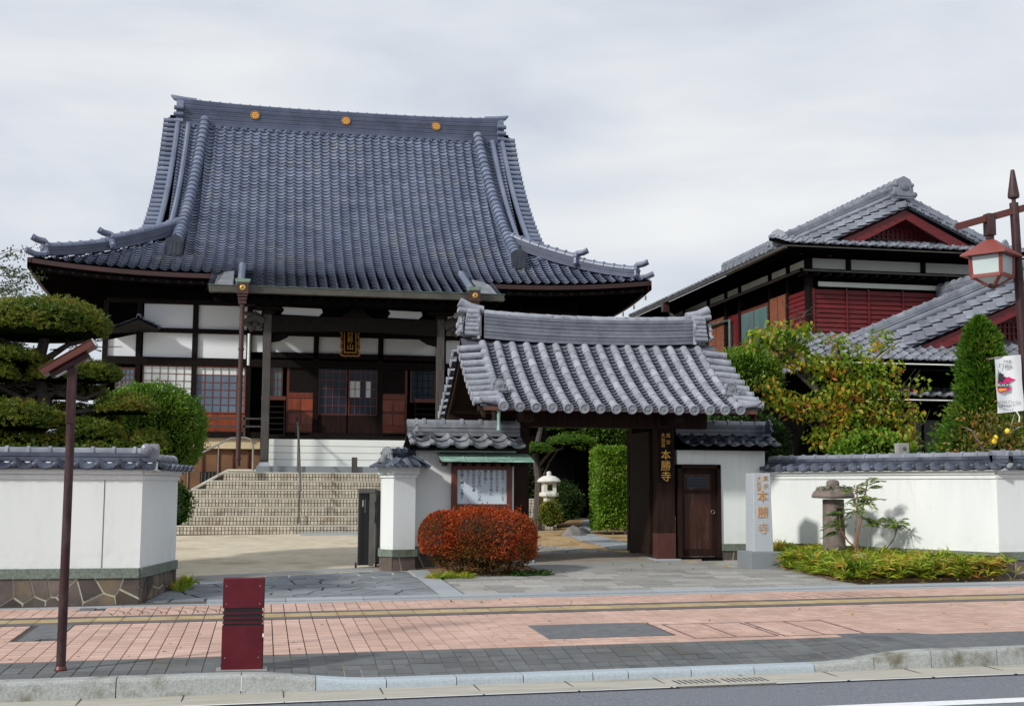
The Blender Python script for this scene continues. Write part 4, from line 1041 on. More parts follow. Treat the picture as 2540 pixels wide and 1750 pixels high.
capP = [Vector((x, RH, 13.36+.68*(1+.17*(abs(x-HC)/5.27)**3)-.0)) for x in ls(-3.0, 7.74, 20)]
fr = [frame(p, (1*d.y, -d.x, 0) if abs(d.y) > abs(d.x) else (0,-1,0), d, s=(.15, d.length, .07)) for p, d in along(capP, .33)]
tiles('ridge_cap_tile', CAP, fr, hall, tile_hall, sm=True)
for sgn in (-1, 1):
    x0 = HC+sgn*5.27; m = MB()
    m.ext([(x0, RH-.33, 13.30), (x0, RH-.40, 13.0), (x0, RH-.28, 12.85), (x0, RH+.28, 12.85), (x0, RH+.4, 13.0), (x0, RH+.33, 13.3), (x0, RH+.3, 13.9), (x0, RH+.2, 14.12), (x0, RH-.2, 14.12), (x0, RH-.3, 13.9)], (sgn*.22,0,0))
    for k in range(4): m.tube([(x0-sgn*.02, RH-.36, 13.15+.22*k), (x0+sgn*.28, RH-.34, 13.15+.22*k)], .075, 9)
    obj('ridge_end_ornament', m, tile_hall, hall, sm=True)
    m = MB(); m.tube([(x0-sgn*.4, RH, 14.13), (x0, RH, 14.17), (x0+sgn*.3, RH, 14.24), (x0+sgn*.42, RH, 14.32)], [.13,.12,.09,.03], 9); obj('ridge_tip', m, tile_hall, hall, sm=True)
for x in (-.58, 2.43, 5.5):
    m = MB().lathe([(.15,0),(.15,.03),(.135,.045),(.12,.03),(.03,.03)], (x, RH-.25, 13.73), 20, m=Matrix.Rotation(math.pi/2, 3, 'X'))
    c_ = obj('gold_crest', m, gold_carve, hall, sm=True)
    m = MB()
    for k in range(6):
        a = k*math.pi/3; m.lathe([(.034,0),(.03,.012),(.01,.018)], (x+.075*math.cos(a), RH-.275, 13.73+.075*math.sin(a)), 8, m=Matrix.Rotation(math.pi/2, 3, 'X'))
    m.lathe([(.03,0),(.02,.02)], (x, RH-.275, 13.73), 8, m=Matrix.Rotation(math.pi/2, 3, 'X'))
    obj('crest_petals', m, goldpaint, c_)
# descending ridges, small round ridges and verge tiles
for sgn in (-1, 1):
    P = [Vector((HC+sgn*(4.55+.45*((41.25-y)/5.0)), y, hs(HC, y)+.05)) for y in ls(41.25, 36.25, 14)]
    ridge(P, .26, .24, 4, .15, hall, tile_hall, seg=.235, jog=.03, pn='descending_ridge_course', cn='descending_ridge_cap')
    p = P[-1]
    m = MB(); q = [(-.2,-.28),(.2,-.28),(.24,.24),(.12,.3),(0,.38),(-.12,.3),(-.24,.24)]
    m.ext([(p.x+a, p.y-.16, p.z+.14+b) for a, b in q], (0,.2,0)); m.ext([(p.x+a*.8, p.y-.2, p.z+.12+b*.8) for a, b in q], (0,.05,0))
    for k in range(3): m.box(p.x-.15+.11*k, p.y-.215, p.z-.06, p.x-.09+.11*k, p.y-.19, p.z+.28)
    obj('ridge_end_ornament', m, tile_oni, hall)
    m = MB().lathe([(.02,0),(.07,.03),(.02,.08)], (p.x, p.y-.2, p.z-.3), 8); m.box(p.x-.12, p.y-.2, p.z-.24, p.x+.12, p.y-.1, p.z-.16); obj('lower_ornament', m, tile_hall, hall)
    for off in (5.08, 5.42):
        yb = EY+HR*(HW-off)-.25
        P = [Vector((HC+sgn*(off+.12*((41.2-y)/5)+.14*((41.3-y)/4.4)**2), y, hs(HC, y)+.09)) for y in ls(41.25, yb+.2, 12)]
        obj('round_ridge', MB().tube(P, .085, 8), tile_hall, hall, sm=True)
    fr = []
    y = 36.8
    while y < 41.4:
        z = hs(HC, y)+.02; tz = hs(HC, y+.05)-hs(HC, y); Z = Vector((0,-tz,.05)).normalized(); Y = Vector((-sgn,0,.03)).normalized()
        fr.append(frame((HC+sgn*(5.88+.26*((41.3-y)/4.4)**2), y, z), Y.cross(Z), Y, s=(.085,.45,.085))); y += .25*.05/math.hypot(.05, tz)
    tiles('verge_tile', BAR, fr, hall, tile_hall, sm=True)
    # hip ridge in two stages
    def hp(t): return Vector((HC+sgn*(HW-t), EY+HR*t, hs(HC+sgn*(HW-t), EY+HR*t)+.03))
    P = [hp(t) for t in ls(3.9, 2.0, 9)]; ridge(P, .26, .34, 5, .11, hall, tile_ridge, tile_hall, seg=.3, jog=.03, pn='hip_ridge_course', cn='hip_ridge_cap')
    P2 = [hp(t) for t in ls(2.0, .42, 7)]; ridge(P2, .24, .26, 4, .10, hall, tile_ridge, tile_hall, seg=.3, jog=.03, pn='hip_ridge_course', cn='hip_ridge_cap')
    d = (hp(0)-hp(1)); 
    for t, h0, s in ((1.97,.06,.5),(.4,.0,.44)):
        onigawara(hall, hp(t)+Vector((0,0,h0-.02)), d, s, tile_hall)
        m = MB()
        for k, o in enumerate((-.1, 0, .1)):
            n_ = Vector((-d.y, d.x, 0)).normalized()*o; b = hp(t)+n_+Vector((0,0,h0+.36+.06*(k == 1)))
            dd = Vector((d.x, d.y, 0)).normalized(); m.tube([b, b+dd*.22+Vector((0,0,.03)), b+dd*.36+Vector((0,0,.09))], [.055,.05,.05], 8)
        obj('hip_tip', m, tile_hall, hall, sm=True)
    b = hp(.3); dd = Vector((d.x, d.y, 0)).normalized()
    obj('corner_tile', MB().tube([b-dd*.1, b+dd*.2+Vector((0,0,.03)), b+dd*.42+Vector((0,0,.11))], [.08,.08,.085], 9), tile_hall, hall, sm=True)
# porch ridges, gutters
for x in (-.72, 5.46):
    P = [Vector((x, y, hs(x, y)+.16)) for y in ls(35.1, 33.2, 6)]
    obj('porch_ridge', MB().tube(P, .095, 8), tile_hall, hall, sm=True)
    obj('porch_ridge_knob', MB().lathe([(.02,-.1),(.1,-.07),(.115,0),(.1,.07),(.02,.1)], P[0], 10), tile_hall, hall, sm=True)
    onigawara(hall, (x, 33.2, hs(x, 33.2)-.05), (0,-1,0), .28, tile_hall)
    sg_ = -1 if x < 0 else 1
    obj('porch_corner_tile', MB().ext([(x+sg_*.18,32.85,6.58),(x+sg_*.68,32.85,6.52),(x+sg_*.62,33.9,6.98),(x+sg_*.5,34.6,7.18),(x+sg_*.2,34.6,7.24)], (0,0,.09)), tile_old, hall, bevel=.03)
for sgn, x0 in ():
    fr = []
    for k in range(5):
        y = 33.0+.32*k; fr.append(frame((x0+sgn*.5, y, hs(2, y)-.05), (0,sgn,0), (-sgn,0,.35), s=(.3,.28,.3))); fr.append(frame((x0+sgn*.25, y, hs(2, y)+.04), (0,sgn,0), (-sgn,0,.35), s=(.3,.28,.3)))
    tiles('porch_side_tile', SAN, fr, hall, tile_hall, sm=True)
obj('porch_gutter', MB().box(-1.5, 32.66, 6.43, 6.25, 32.84, 6.62), copper_dark, hall, bevel=.01)
obj('gutter_lip', MB().box(-1.52, 32.64, 6.605, 6.27, 32.66, 6.625), pm('dull_copper', (.06,.10,.085), (.09,.14,.12), rough=.6), hall)
obj('porch_eave_beam', MB().box(-1.4, 32.9, 6.2, 6.16, 33.05, 6.34), wood_black, hall)
obj('porch_side_board', MB().bar((-1.42,32.9,6.5), (-1.42,34.9,7.1), .06, .2), wood_dark, hall); obj('porch_side_board', MB().bar((6.16,32.9,6.5), (6.16,34.9,7.1), .06, .2), wood_dark, hall)
for k in range(26): x = -1.25+k*.294; obj('porch_rafter', MB().bar((x,32.95,6.36), (x,35.2,6.98), .07, .08), wood_dark, hall)
# rain pipes with hopper boxes
for x in (-.65, 5.42):
    rp_ = obj('rain_pipe', MB().tube([(x,32.6,6.1),(x,32.6,1.95)], .062, 10), pipe_m, hall, sm=True)
    for z in (6.05, 4.95, 3.95, 2.9, 2.15): obj('pipe_collar', MB().lathe([(.07,-.03),(.078,-.02),(.078,.02),(.07,.03)], (x,32.6,z), 12), pipe_m, rp_)
    m = MB(); m.box(x-.15,32.47,6.38,x+.15,32.73,6.68)
    for k in range(3): m.box(x-.125+.012*k, 32.5+.01*k, 6.30-.09*k+.01, x+.125-.012*k, 32.7-.01*k, 6.375-.09*k)
    obj('hopper_box', m, pipe_m, hall, bevel=.006)
    obj('hopper_rim', MB().add([(x-.2,32.42,6.76),(x+.2,32.42,6.76),(x+.2,32.8,6.76),(x-.2,32.8,6.76),(x-.15,32.47,6.68),(x+.15,32.47,6.68),(x+.15,32.73,6.68),(x-.15,32.73,6.68)], [(0,1,2,3),(0,4,5,1),(1,5,6,2),(2,6,7,3),(3,7,4,0)]), copper, hall)
    e_ = obj('gold_emblem', MB().lathe([(.075,0),(.072,.02),(.045,.03),(.04,.018),(.01,.018)], (x,32.47,6.53), 16, m=Matrix.Rotation(math.pi/2, 3, 'X')), gold, hall, sm=True)
    obj('emblem_heart', MB().ext([(x,32.448,6.495),(x+.025,32.448,6.53),(x+.012,32.448,6.555),(x,32.448,6.545),(x-.012,32.448,6.555),(x-.025,32.448,6.53)], (0,-.006,0)), black, e_)
# porch frame
for x0 in (-.10, 4.55):
    obj('porch_pillar', MB().box(x0, 33.5, 2.08, x0+.21, 33.71, 6.3), wood_pillar, hall, bevel=.015)
    m = MB().lathe([(.17,0),(.19,.03),(.17,.07),(.15,.10)], (x0+.105, 33.605, 1.98), 4); 
    obj('pillar_plinth', MB().box(x0-.1,33.4,1.84,x0+.31,33.81,1.96), granite, hall, bevel=.01)
    obj('plinth_cap', MB().add([(x0-.06,33.44,1.96),(x0+.27,33.44,1.96),(x0+.27,33.77,1.96),(x0-.06,33.77,1.96),(x0-.02,33.48,2.08),(x0+.23,33.48,2.08),(x0+.23,33.73,2.08),(x0-.02,33.73,2.08)], [(4,5,6,7),(0,1,5,4),(1,2,6,5),(2,3,7,6),(3,0,4,7)]), granite, hall)
    # bracket blocks above
    m = MB()
    for k, (w_, z_) in enumerate(((.34,6.0),(.7,6.12),(1.1,6.24))): m.box(x0+.105-w_/2, 33.42, z_, x0+.105+w_/2, 33.78, z_+.10)
    obj('bracket_set', m, wood_dark, hall, bevel=.02)
def beam_profile(xa, xb, z0, z1, arch=.08):
    n_ = 16; P = [(xa+(xb-xa)*i/n_, z0+arch*math.sin(math.pi*i/n_)) for i in range(n_+1)] + [(xb, z1), (xa, z1)]
    return P
obj('rainbow_beam', MB().ext([(x, 33.5, z) for x, z in beam_profile(.1, 4.56, 5.52, 5.98)], (0,.2,0)), wood_dark, hall, bevel=.01)
for sgn, x0 in ((-1, -.1), (1, 4.76)):
    m = MB(); m.tube([(x0, 33.6, 5.8), (x0+sgn*.22, 33.58, 5.92), (x0+sgn*.45, 33.56, 5.78), (x0+sgn*.3, 33.55, 5.6), (x0+sgn*.12, 33.55, 5.66)], [.16,.17,.12,.09,.05], 9)
    m.tube([(x0+sgn*.3, 33.55, 5.98), (x0+sgn*.55, 33.53, 6.02)], [.08,.04], 8)
    for k in range(4): m.lathe([(.01,0),(.08,.02),(.09,.08),(.04,.13)], (x0+sgn*(.12+.1*k), 33.5, 5.58+.07*(k % 2)), 8)
    obj('carved_beam_end', m, wood_pillar, hall, sm=True)
    obj('carved_bracket', MB().ext([(x0-sgn*.21, 33.55, 5.52), (x0-sgn*.75, 33.55, 5.52), (x0-sgn*.62, 33.55, 5.40), (x0-sgn*.42, 33.55, 5.30), (x0-sgn*.21, 33.55, 5.26)], (0,.12,0)), wood_black, hall)
obj('upper_beam', MB().box(-.4, 33.5, 6.30, 5.1, 33.72, 6.5), wood_black, hall)
pan = MB().box(.1, 33.62, 5.99, 4.56, 33.66, 6.24); obj('porch_infill', pan, wood_black, hall)
for x0, x1 in ((.35,1.45),(3.2,4.15)):
    obj('white_infill', MB().ext([(x0,33.61,6.02),(x1-.1,33.61,6.0),(x1,33.61,6.1),(x1-.03,33.61,6.2),(x0+.02,33.61,6.22),(x0+.08,33.61,6.14)], (0,-.02,0)), hallwhite, hall)
m = MB().ext([(1.95,33.6,5.98),(2.15,33.6,6.12),(2.25,33.6,6.24),(2.5,33.6,6.24),(2.6,33.6,6.12),(2.8,33.6,5.98)], (0,-.12,0)); m.lathe([(.02,0),(.07,.03),(.05,.1)], (2.38,33.45,6.02), 8)
obj('carved_strut', m, wood_dark, hall)
for x in (.0, 4.66): obj('tie_beam', MB().box(x-.07, 33.7, 5.6, x+.07, 36.2, 5.85), wood_black, hall)
# platform, siding, floor
obj('porch_floor', MB().box(-.1, 34.0, 2.72, 4.9, 36.3, 2.80), wood_dark, hall)
for k in range(4):
    z0 = 1.985+.182*k; obj('siding_board', MB().box(.12, 33.92-.0*k, z0, 4.9, 33.98, z0+.172), siding, hall, bevel=.004)
obj('siding_core', MB().box(.14, 33.97, 1.9, 4.88, 34.05, 2.72), grout, hall)
obj('stone_sill', MB().box(-.2, 33.3, 1.70, 6.0, 34.2, 1.975), granite_base, hall)
obj('door_floor', MB().box(WX0, 36.0, 2.8, WX1, 36.4, 2.97), wood_dark, hall)
obj('small_pedestal', MB().box(2.28,33.2,1.82,2.42,33.34,2.22), wood_pillar, hall)
# body
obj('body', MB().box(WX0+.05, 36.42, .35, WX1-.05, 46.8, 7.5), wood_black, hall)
for z0, z1, yy in ((6.63,7.5,36.16),(5.88,5.77,0)): 
    if z1 > z0: obj('upper_wall', MB().box(WX0, 36.2, z0, WX1, 36.4, z1), wood_black, hall)
def pnl(x0, x1, z0, z1, mat, name, y=36.3, th=.03): return obj(name, MB().box(x0, y, z0, x1, y+th, z1), mat, hall)
for x0, x1 in ((-3.43,-2.09),(-1.93,-.58)):
    pnl(x0, x1, 5.89, 6.58, hallwhite, 'white_wall_panel'); pnl(x0, x1, 5.07, 5.76, hallwhite, 'white_wall_panel')
pnl(-.44, -.15, 5.9, 6.5, hallwhite, 'white_wall_panel'); pnl(-.44, -.12, 5.28, 5.85, hallwhite, 'white_wall_panel')
obj('white_wall_panel', MB().ext([(-4.44,36.3,4.9),(-3.63,36.3,4.9),(-3.63,36.3,5.7),(-4.44,36.3,5.5)], (0,.03,0)), hallwhite, hall)
for x0, x1 in ((.1,1.33),(1.48,3.19),(3.35,4.9)): pnl(x0, x1, 5.29, 5.9, hallwhite, 'white_wall_panel')
for x0, x1 in ((5.2,6.6),(6.75,8.1)): pnl(x0, x1, 5.07, 5.76, hallwhite, 'white_wall_panel'); pnl(x0, x1, 5.89, 6.58, hallwhite, 'white_wall_panel')
for x in (-4.45,-3.54,-2.01,-.5,0.03,1.405,3.27,4.97,6.68,8.2): obj('wall_post', MB().box(x-.07, 36.2, 2.97, x+.07, 36.36, 6.63), wood_dark, hall)
for z0, z1 in ((5.76,5.89),(4.84,5.06),(6.58,6.7),(5.05,5.12)): obj('wall_rail', MB().box(WX0, 36.19, z0, WX1, 36.37, z1) if z0 != 5.05 else MB().box(.1,36.2,5.12,4.9,36.35,5.28), wood_dark, hall)
def lattice(x0, x1, z0, z1, nx, nz, mat, paneMat, frameMat, name, top=None, y=36.27, fw=.035, bw=.014):
    fr_ = obj(name, MB().box(x0, y, z0, x0+fw, y+.05, z1).box(x1-fw, y, z0, x1, y+.05, z1).box(x0+fw, y, z0, x1-fw, y+.05, z0+fw).box(x0+fw, y, z1-fw, x1-fw, y+.05, z1), frameMat, hall)
    W, Hh = (x1-x0-2*fw)/nx, (z1-z0-2*fw)/nz
    for i in range(nx):
        for j in range(nz):
            mt = top if (top and j == nz-1) else (paneMat(i, j) if callable(paneMat) else paneMat)
            obj('pane', MB().box(x0+fw+W*i+.004, y+.03, z0+fw+Hh*j+.004, x0+fw+W*(i+1)-.004, y+.04, z0+fw+Hh*(j+1)-.004), mt, fr_)
    m = MB()
    for i in range(1, nx): m.box(x0+fw+W*i-bw/2, y+.012, z0+fw, x0+fw+W*i+bw/2, y+.029, z1-fw)
    for j in range(1, nz): m.box(x0+fw, y+.010, z0+fw+Hh*j-bw/2, x1-fw, y+.027, z0+fw+Hh*j+bw/2)
    obj('glazing_bars', m, mat, fr_); return fr_
lattice(-3.42,-2.03,3.55,4.84,6,6,lattice_m,shoji,wood_brown,'window')
lattice(-1.97,-.57,3.50,4.84,6,6,lattice_m,glass_blue,wood_bright,'window',top=shoji)
lattice(-4.15,-3.62,3.9,4.75,4,5,lattice_m,glass_blue,wood_brown,'window')
obj('lower_board', MB().box(-3.42,36.28,2.97,-2.03,36.33,3.53), wood_bright, hall)
obj('lower_board', MB().box(-1.97,36.28,2.97,-.57,36.33,3.48), wood_bright, hall)
for z in (3.1, 3.32): obj('veranda_rail', MB().box(-3.5, 35.9, z, .0, 35.94, z+.05), wood_pillar, hall)
for x in (-3.2,-1.9,-.6): obj('rail_post', MB().box(x, 35.9, 2.85, x+.06, 35.96, 3.4), wood_pillar, hall)
lattice(.02,.47,3.98,5.0,3,4,lattice_m,glass_teal,wood_brown,'window')
lattice(4.15,4.88,3.9,5.0,4,5,wood_dark,glass_dark,wood_brown,'window')
# doors: timber leaves left and right, two glazed leaves between
for x0, x1, lit in ((.59,1.42,1),(3.23,4.06,0)):
    d_ = obj('timber_door', MB().box(x0,36.27,2.99,x1,36.32,5.04), wood_brown, hall)
    obj('door_panel', MB().box(x0+.07,36.255,4.15,x1-.07,36.268,4.95), wood_dark, d_)
    for r, (z0, z1) in enumerate(((3.62,3.95),(3.22,3.55))):
        for c in range(2):
            w2 = (x1-x0-.14)/2; obj('door_panel', MB().box(x0+.06+c*(w2+.02),36.25,z0,x0+.06+c*(w2+.02)+w2,36.268,z1), wood_bright, d_, bevel=.006)
    for z in (3.04,3.10,3.16,4.0,4.06): obj('door_slat', MB().box(x0+.06,36.25,z,x1-.06,36.268,z+.035), wood_bright, d_)
for x0, x1, k in ((1.49,2.31,0),(2.35,3.19,1)):
    f_2 = lattice(x0,x1,3.5,5.02,5 if k else 4,6,lattice_m,(lambda i,j: shoji if (i in (0,1,3) and j in (2,3)) else glass_dark) if k else glass_dark,wood_brown,'glazed_door')
    obj('lower_panel', MB().box(x0,36.28,2.99,x1,36.32,3.49), wood_gate, f_2)
# low racks either side of the doors
for x0, x1 in ((-.12,.56),(4.2,4.9)):
    rk = obj('veranda_rack', MB().box(x0,35.55,3.86,x1,35.95,3.97), wood_brown, hall)
    for k in range(6): obj('rack_slat', MB().box(x0+.02,35.58,2.86+.16*k,x1-.03,35.9,2.90+.16*k), wood_dark, rk)
    for x in (x0+.01, x1-.05): obj('rack_leg', MB().box(x,35.57,2.8,x+.04,35.61,3.86), wood_dark, rk)
    obj('rack_back', MB().box(x0,35.92,2.8,x1,35.94,3.86), wood_black, rk)
# gilded name plaque
pq = obj('name_plaque', MB().bar((2.345,35.72,5.15), (2.345,35.95,5.98), .50, .05, up=Vector((0,-1,0))), paint_black, hall)
def tilt(p):   # local (x, up) on the plaque to world
    a = Vector((2.345,35.70,5.15)); d = (Vector((2.345,35.93,5.98))-a).normalized(); return a+d*p[1]+Vector((p[0],0,0))
for sgn in (-1, 1):
    P = [tilt((sgn*(.245+.02*math.sin(k*1.6)), .02+.82*k/14))+Vector((0,-.035,0)) for k in range(15)]
    obj('gilded_scroll', MB().tube(P, [.03+.012*math.sin(k*2.1) for k in range(15)], 6), gold_carve, pq, sm=True)
    P = [tilt((sgn*.165, .10+.74*k/10))+Vector((0,-.04,0)) for k in range(11)]; obj('gilded_moulding', MB().tube(P, .014, 6), goldpaint, pq)
P = [tilt((-.25+.5*k/12, .02+.015*math.sin(k*1.7)))+Vector((0,-.035,0)) for k in range(13)]; obj('gilded_scroll', MB().tube(P, .028, 6), gold_carve, pq, sm=True)
P = [tilt((-.165+.33*k/4, .12))+Vector((0,-.04,0)) for k in range(5)]; obj('gilded_moulding', MB().tube(P, .014, 6), goldpaint, pq)
for i, ch in enumerate('日昇山'):
    p = tilt((0, .70-.21*i)); glyph(ch, p.x, p.y-.034, p.z, .2, goldpaint, pq)
obj('white_lamp_tube', MB().tube([(-.50,35.9,5.75),(-.50,35.9,4.85)], .04, 8), siding, hall, sm=True)
# below the floor, left of the porch
obj('foundation_band', MB().box(WX0, 36.1, 2.5, -.12, 36.3, 2.82), pm('cream_band', (.62,.5,.3), (.68,.56,.36), rough=.8), hall)
obj('under_floor', MB().box(WX0, 36.25, .3, -.12, 36.4, 2.5), pm('brown_underfloor', (.15,.075,.035), (.2,.1,.05), rough=.8), hall)
for k in range(9): obj('under_floor_slat', MB().box(-3.4+k*.42, 36.2, .4, -3.36+k*.42, 36.25, 2.5), wood_brown, hall)
vent = obj('floor_vent', MB().box(-1.75,36.17,1.45,-.95,36.22,1.85), black, hall)
for k in range(8): obj('vent_bar', MB().box(-1.72+k*.1,36.15,1.47,-1.69+k*.1,36.168,1.83), darkmetal, vent)
# small tiled hood left of the windows
hd = obj('side_hood', MB().add([(-4.3,35.5,5.68),(-3.5,35.5,6.02),(-2.98,35.5,5.78),(-4.3,36.3,5.68),(-3.5,36.3,6.02),(-2.98,36.3,5.78)], [(0,2,1),(0,1,4,3),(1,2,5,4),(3,4,5),(0,3,5,2)]), wood_dark, hall)
fr = []
for a, b in (((-4.32,35.48,5.72),(-3.5,35.48,6.06)), ((-2.95,35.48,5.82),(-3.5,35.48,6.06))):
    a, b = Vector(a), Vector(b); d = (b-a); n_ = 4
    for k in range(n_):
        for r in range(3): fr.append(frame(a+d*(k/n_)+Vector((0,.14+.27*r,.01)), (0,-1,0) if d.x > 0 else (0,1,0), d, s=(.27,d.length/n_,.27)))
tiles('hood_tile', SAN, fr, hd, tile_cope, sm=True)
ridge([(-3.5,35.46,6.05),(-3.5,36.3,6.05)], .12, .08, 2, .05, hd, tile_cope, seg=.25)

# ------------------------------------------------------------------ the broad steps
st = thing('stone_steps', 'broad beige tiled steps climbing to the temple hall porch', 'steps', (2.5,31,.3))
edges = [(-2.5,7.30),(-2.4,7.22),(-2.3,7.12),(-2.05,6.99),(-1.83,6.6),(-1.42,6.2),(-1.02,5.8)]
zt_ = [.508,.727,.94,1.156,1.372,1.592,1.81]
tl = MB(); TW = .081
for i, ((xa, xb), zt) in enumerate(zip(edges, zt_)):
    y0 = 31+.33*i; y1 = 33.9; zb = .2 if i == 0 else zt_[i-1]-.002
    obj('step', MB().box(xa+.006, y0+.006, zb-.15, xb-.006, y1, zt-.028), step_grout, st)
    obj('nosing', MB().box(xa, y0-.012, zt-.026, xb, y0+.05, zt), step_nose, st)
    for (fx0, fx1, face) in ((xa, xb, 'f'),):
        n_ = int((fx1-fx0)/TW)
        for r in range(2):
            z1 = zt-.034-r*.093; z0 = z1-.086
            if i and z0 < zb: z0 = zb+.002
            for k in range(n_): tl.box(fx0+.010+k*TW, y0-.003, z0+.006, fx0+k*TW+TW-.008, y0+.006, z1-.002)
    if i < 7:
        n_ = int((xb-xa)/TW)
        for r in range(3):
            for k in range(n_): a = y0+.055+r*.09; tl.add([(xa+.004+k*TW,a,zt-.003),(xa+k*TW+TW-.006,a,zt-.003),(xa+k*TW+TW-.006,a+.083,zt-.003),(xa+.004+k*TW,a+.083,zt-.003)], [(0,1,2,3)])
    for xs_, sg in ((xa,-1),(xb,1)):
        for r in range(2):
            for k in range(6):
                z1 = zt-.034-r*.093; ya = y0+.01+k*TW; tl.box(min(xs_-.004*0, xs_+sg*.004), ya, z1-.086, max(xs_, xs_+sg*.004), ya+TW-.008, z1)
obj('step_tiles', tl, step_tile, st, kind='stuff')
obj('landing', MB().box(-1.0, 33.0, 1.70, 5.78, 34.0, 1.80), step_nose, st)
struct('step_apron', MB().prism([(.9,30.3),(4.2,30.1),(4.2,30.75),(.9,30.95)], lambda x,y: S(x,y)-.03, lambda x,y: S(x,y)+.035), granite)
h1 = thing('handrail', 'dark steel centre handrail running down the middle of the broad steps', 'handrail', (.86,32,1.2))
obj('rail', MB().tube([(.86,34.2,3.2),(.86,33.1,2.95),(.89,31.1,1.45),(.89,31.05,1.33)], .028, 8), darkmetal, h1, sm=True)
for y, z0, z1 in ((33.2,1.81,2.95),(31.2,.55,1.5)): obj('rail_post', MB().tube([(.87,y,z0),(.87,y,z1)], .024, 8), darkmetal, h1, sm=True)
obj('rail_post', MB().tube([(.84,34.1,1.98),(.84,34.1,3.3)], .03, 8), black, h1, sm=True)
h2 = thing('handrail', 'bent steel tube handrail on sloping side wall left of the steps', 'handrail', (-1.3,33,1.5))
obj('rail', MB().tube([(-2.5,32.2,1.62),(-2.02,32.6,2.03),(-.86,33.0,2.68),(-.5,33.0,2.70),(-.36,33.0,2.66),(-.29,33.0,2.52),(-.28,33.0,1.87)], .026, 8), steel, h2, sm=True)
obj('side_coping', MB().bar((-2.35,32.5,1.02), (-.9,33.05,1.86), .10, .05), step_nose, h2); obj('side_coping', MB().bar((-.9,33.05,1.86), (-.2,33.05,1.86), .10, .05), step_nose, h2)
for x, z0, z1 in ((-1.9,1.28,2.09),(-1.15,1.7,2.5)): obj('rail_post', MB().tube([(x,32.9,z0),(x,32.9,z1)], .014, 6), steel, h2)
obj('side_wall', MB().ext([(-2.4,33.07,.3),(-.2,33.07,.3),(-.2,33.07,1.83),(-.9,33.07,1.83),(-2.4,33.07,.98)], (0,.1,0)), step_grout, h2)
# ================================================================== two-storey house right of the hall
house = thing('wooden_house', 'two storey house with red boarded walls and gabled grey tile roof', 'house', (17,32,.6))
def gable_roof(T, xc, zr, pitch, xh, y0, y1, mat, vw=.75, vdrop=.38, step=.25, side='lr', seg=.27, rh=.30, dr=.22, dry=.85, tl=''):
    """roof with its gable towards the street; verge rows curl down to the front"""
    zf = lambda x: zr-pitch*abs(x-xc)
    def s(x, y):
        d = max(0, 1-(y-y0)/vw); return zf(x)-vdrop*d*d
    for sg in (-1, 1):
        if (sg == -1 and 'l' not in side) or (sg == 1 and 'r' not in side): continue
        fr = []
        ncol = 3; cwd = vw/ncol
        L = xh
        for c in range(ncol+1):
            y = y0+cwd*(c+.5)-.02; a = L-(.55-.2*c if c < 3 else 0)
            while a > .15:
                x = xc+sg*a; e = .04
                tv = Vector((-sg*e, 0, pitch*e)).normalized(); 
                xv = Vector((0, e, s(x, y+e)-s(x, y)))*sg
                fr.append(frame((x, y, s(x, y)), xv, tv, s=(cwd, step, cwd))); a -= step*abs(tv.x)
        tiles('roof_tile', SAN, fr, T, mat, sm=True)
        m = MB(); n_ = 6
        for i in range(n_):
            ya, yb = y0+(vw*1.3)*i/n_, y0+(vw*1.3)*(i+1)/n_
            x2 = xc+sg*(xh-.6); m.quad((x2, ya, s(x2, ya)-.05), (xc, ya, s(xc, ya)-.05), (xc, yb, s(xc, yb)-.05), (x2, yb, s(x2, yb)-.05))
        m.quad((xc+sg*xh, y0+vw, zf(xc+sg*xh)-.03), (xc, y0+vw, zf(xc)-.03), (xc, y1, zf(xc)-.03), (xc+sg*xh, y1, zf(xc+sg*xh)-.03))
        obj('roof_deck', m, mat, T)
        # rows of tiles further back, joined
        fr = []; y = y0+vw+.3
        while y < y1:
            a = xh
            while a > .15:
                tv = Vector((-sg, 0, pitch)).normalized(); fr.append(frame((xc+sg*a, y, zf(xc+sg*a)), (0, sg, 0), tv, s=(.3,.28,.3))); a -= .28*abs(tv.x)
            y += .3
        mb = MB()
        for q in fr: mb.add([q @ Vector(p) for p in SAN.v], SAN.f)
        obj('roof_tiles', mb, mat, T, sm=True, kind='stuff')
        # eave edge beads of the long side
        m = MB(); y = y0+.3
        while y < y1: m.lathe([(.02,-.05),(.05,-.02),(.05,.02),(.02,.05)], (xc+sg*(xh+.03), y, zf(xc+sg*xh)+.02), 6); y += .3
        obj('eave_beads', m, mat, T, kind='stuff')
        P = [Vector((xc+sg*a, y0+dry, zf(xc+sg*a)+.02)) for a in ls(.1, xh-.45, 8)]
        ridge(P, .22, dr, 4, .075, T, mat, seg=.28, pn='descending_ridge_course', cn='descending_ridge_cap')
        onigawara(T, P[-1]+Vector((sg*.1,-.08,-.10)), (sg*.6,-.8,0), .5, mat)
        P = [Vector((xc+sg*a, y0+dry-.27, s(xc+sg*a, y0+dry-.27)+.05)) for a in ls(.1, xh-.5, 8)]
        obj('round_ridge', MB().tube(P, .07, 8), mat, T, sm=True)
        # barge boards
        m = MB(); P = []
        top = [(xc+sg*a, y0+.10, s(xc+sg*a, y0)-.09-(.05*math.sin(math.pi*a/xh))) for a in ls(0, xh*.6, 10)]
        bot = [(p[0], p[1], p[2]-.24-.05*k/10) for k, p in enumerate(top)]
        m.ext(top+bot[::-1], (0,.07,0)); obj('barge_board', m, house_red, T)
    P = [Vector((xc, y, zr+.02)) for y in ls(y0+.25, y1, 6)]
    ridge(P, .28, rh, 5, .09, T, mat, seg=.3)
    onigawara(T, (xc, y0+.22, zr-.16), (0,-1,0), .58, mat)
    return s
sH = gable_roof(house, 15.86, 8.98, .455, 3.52, 28.5, 41.3, tile_house)
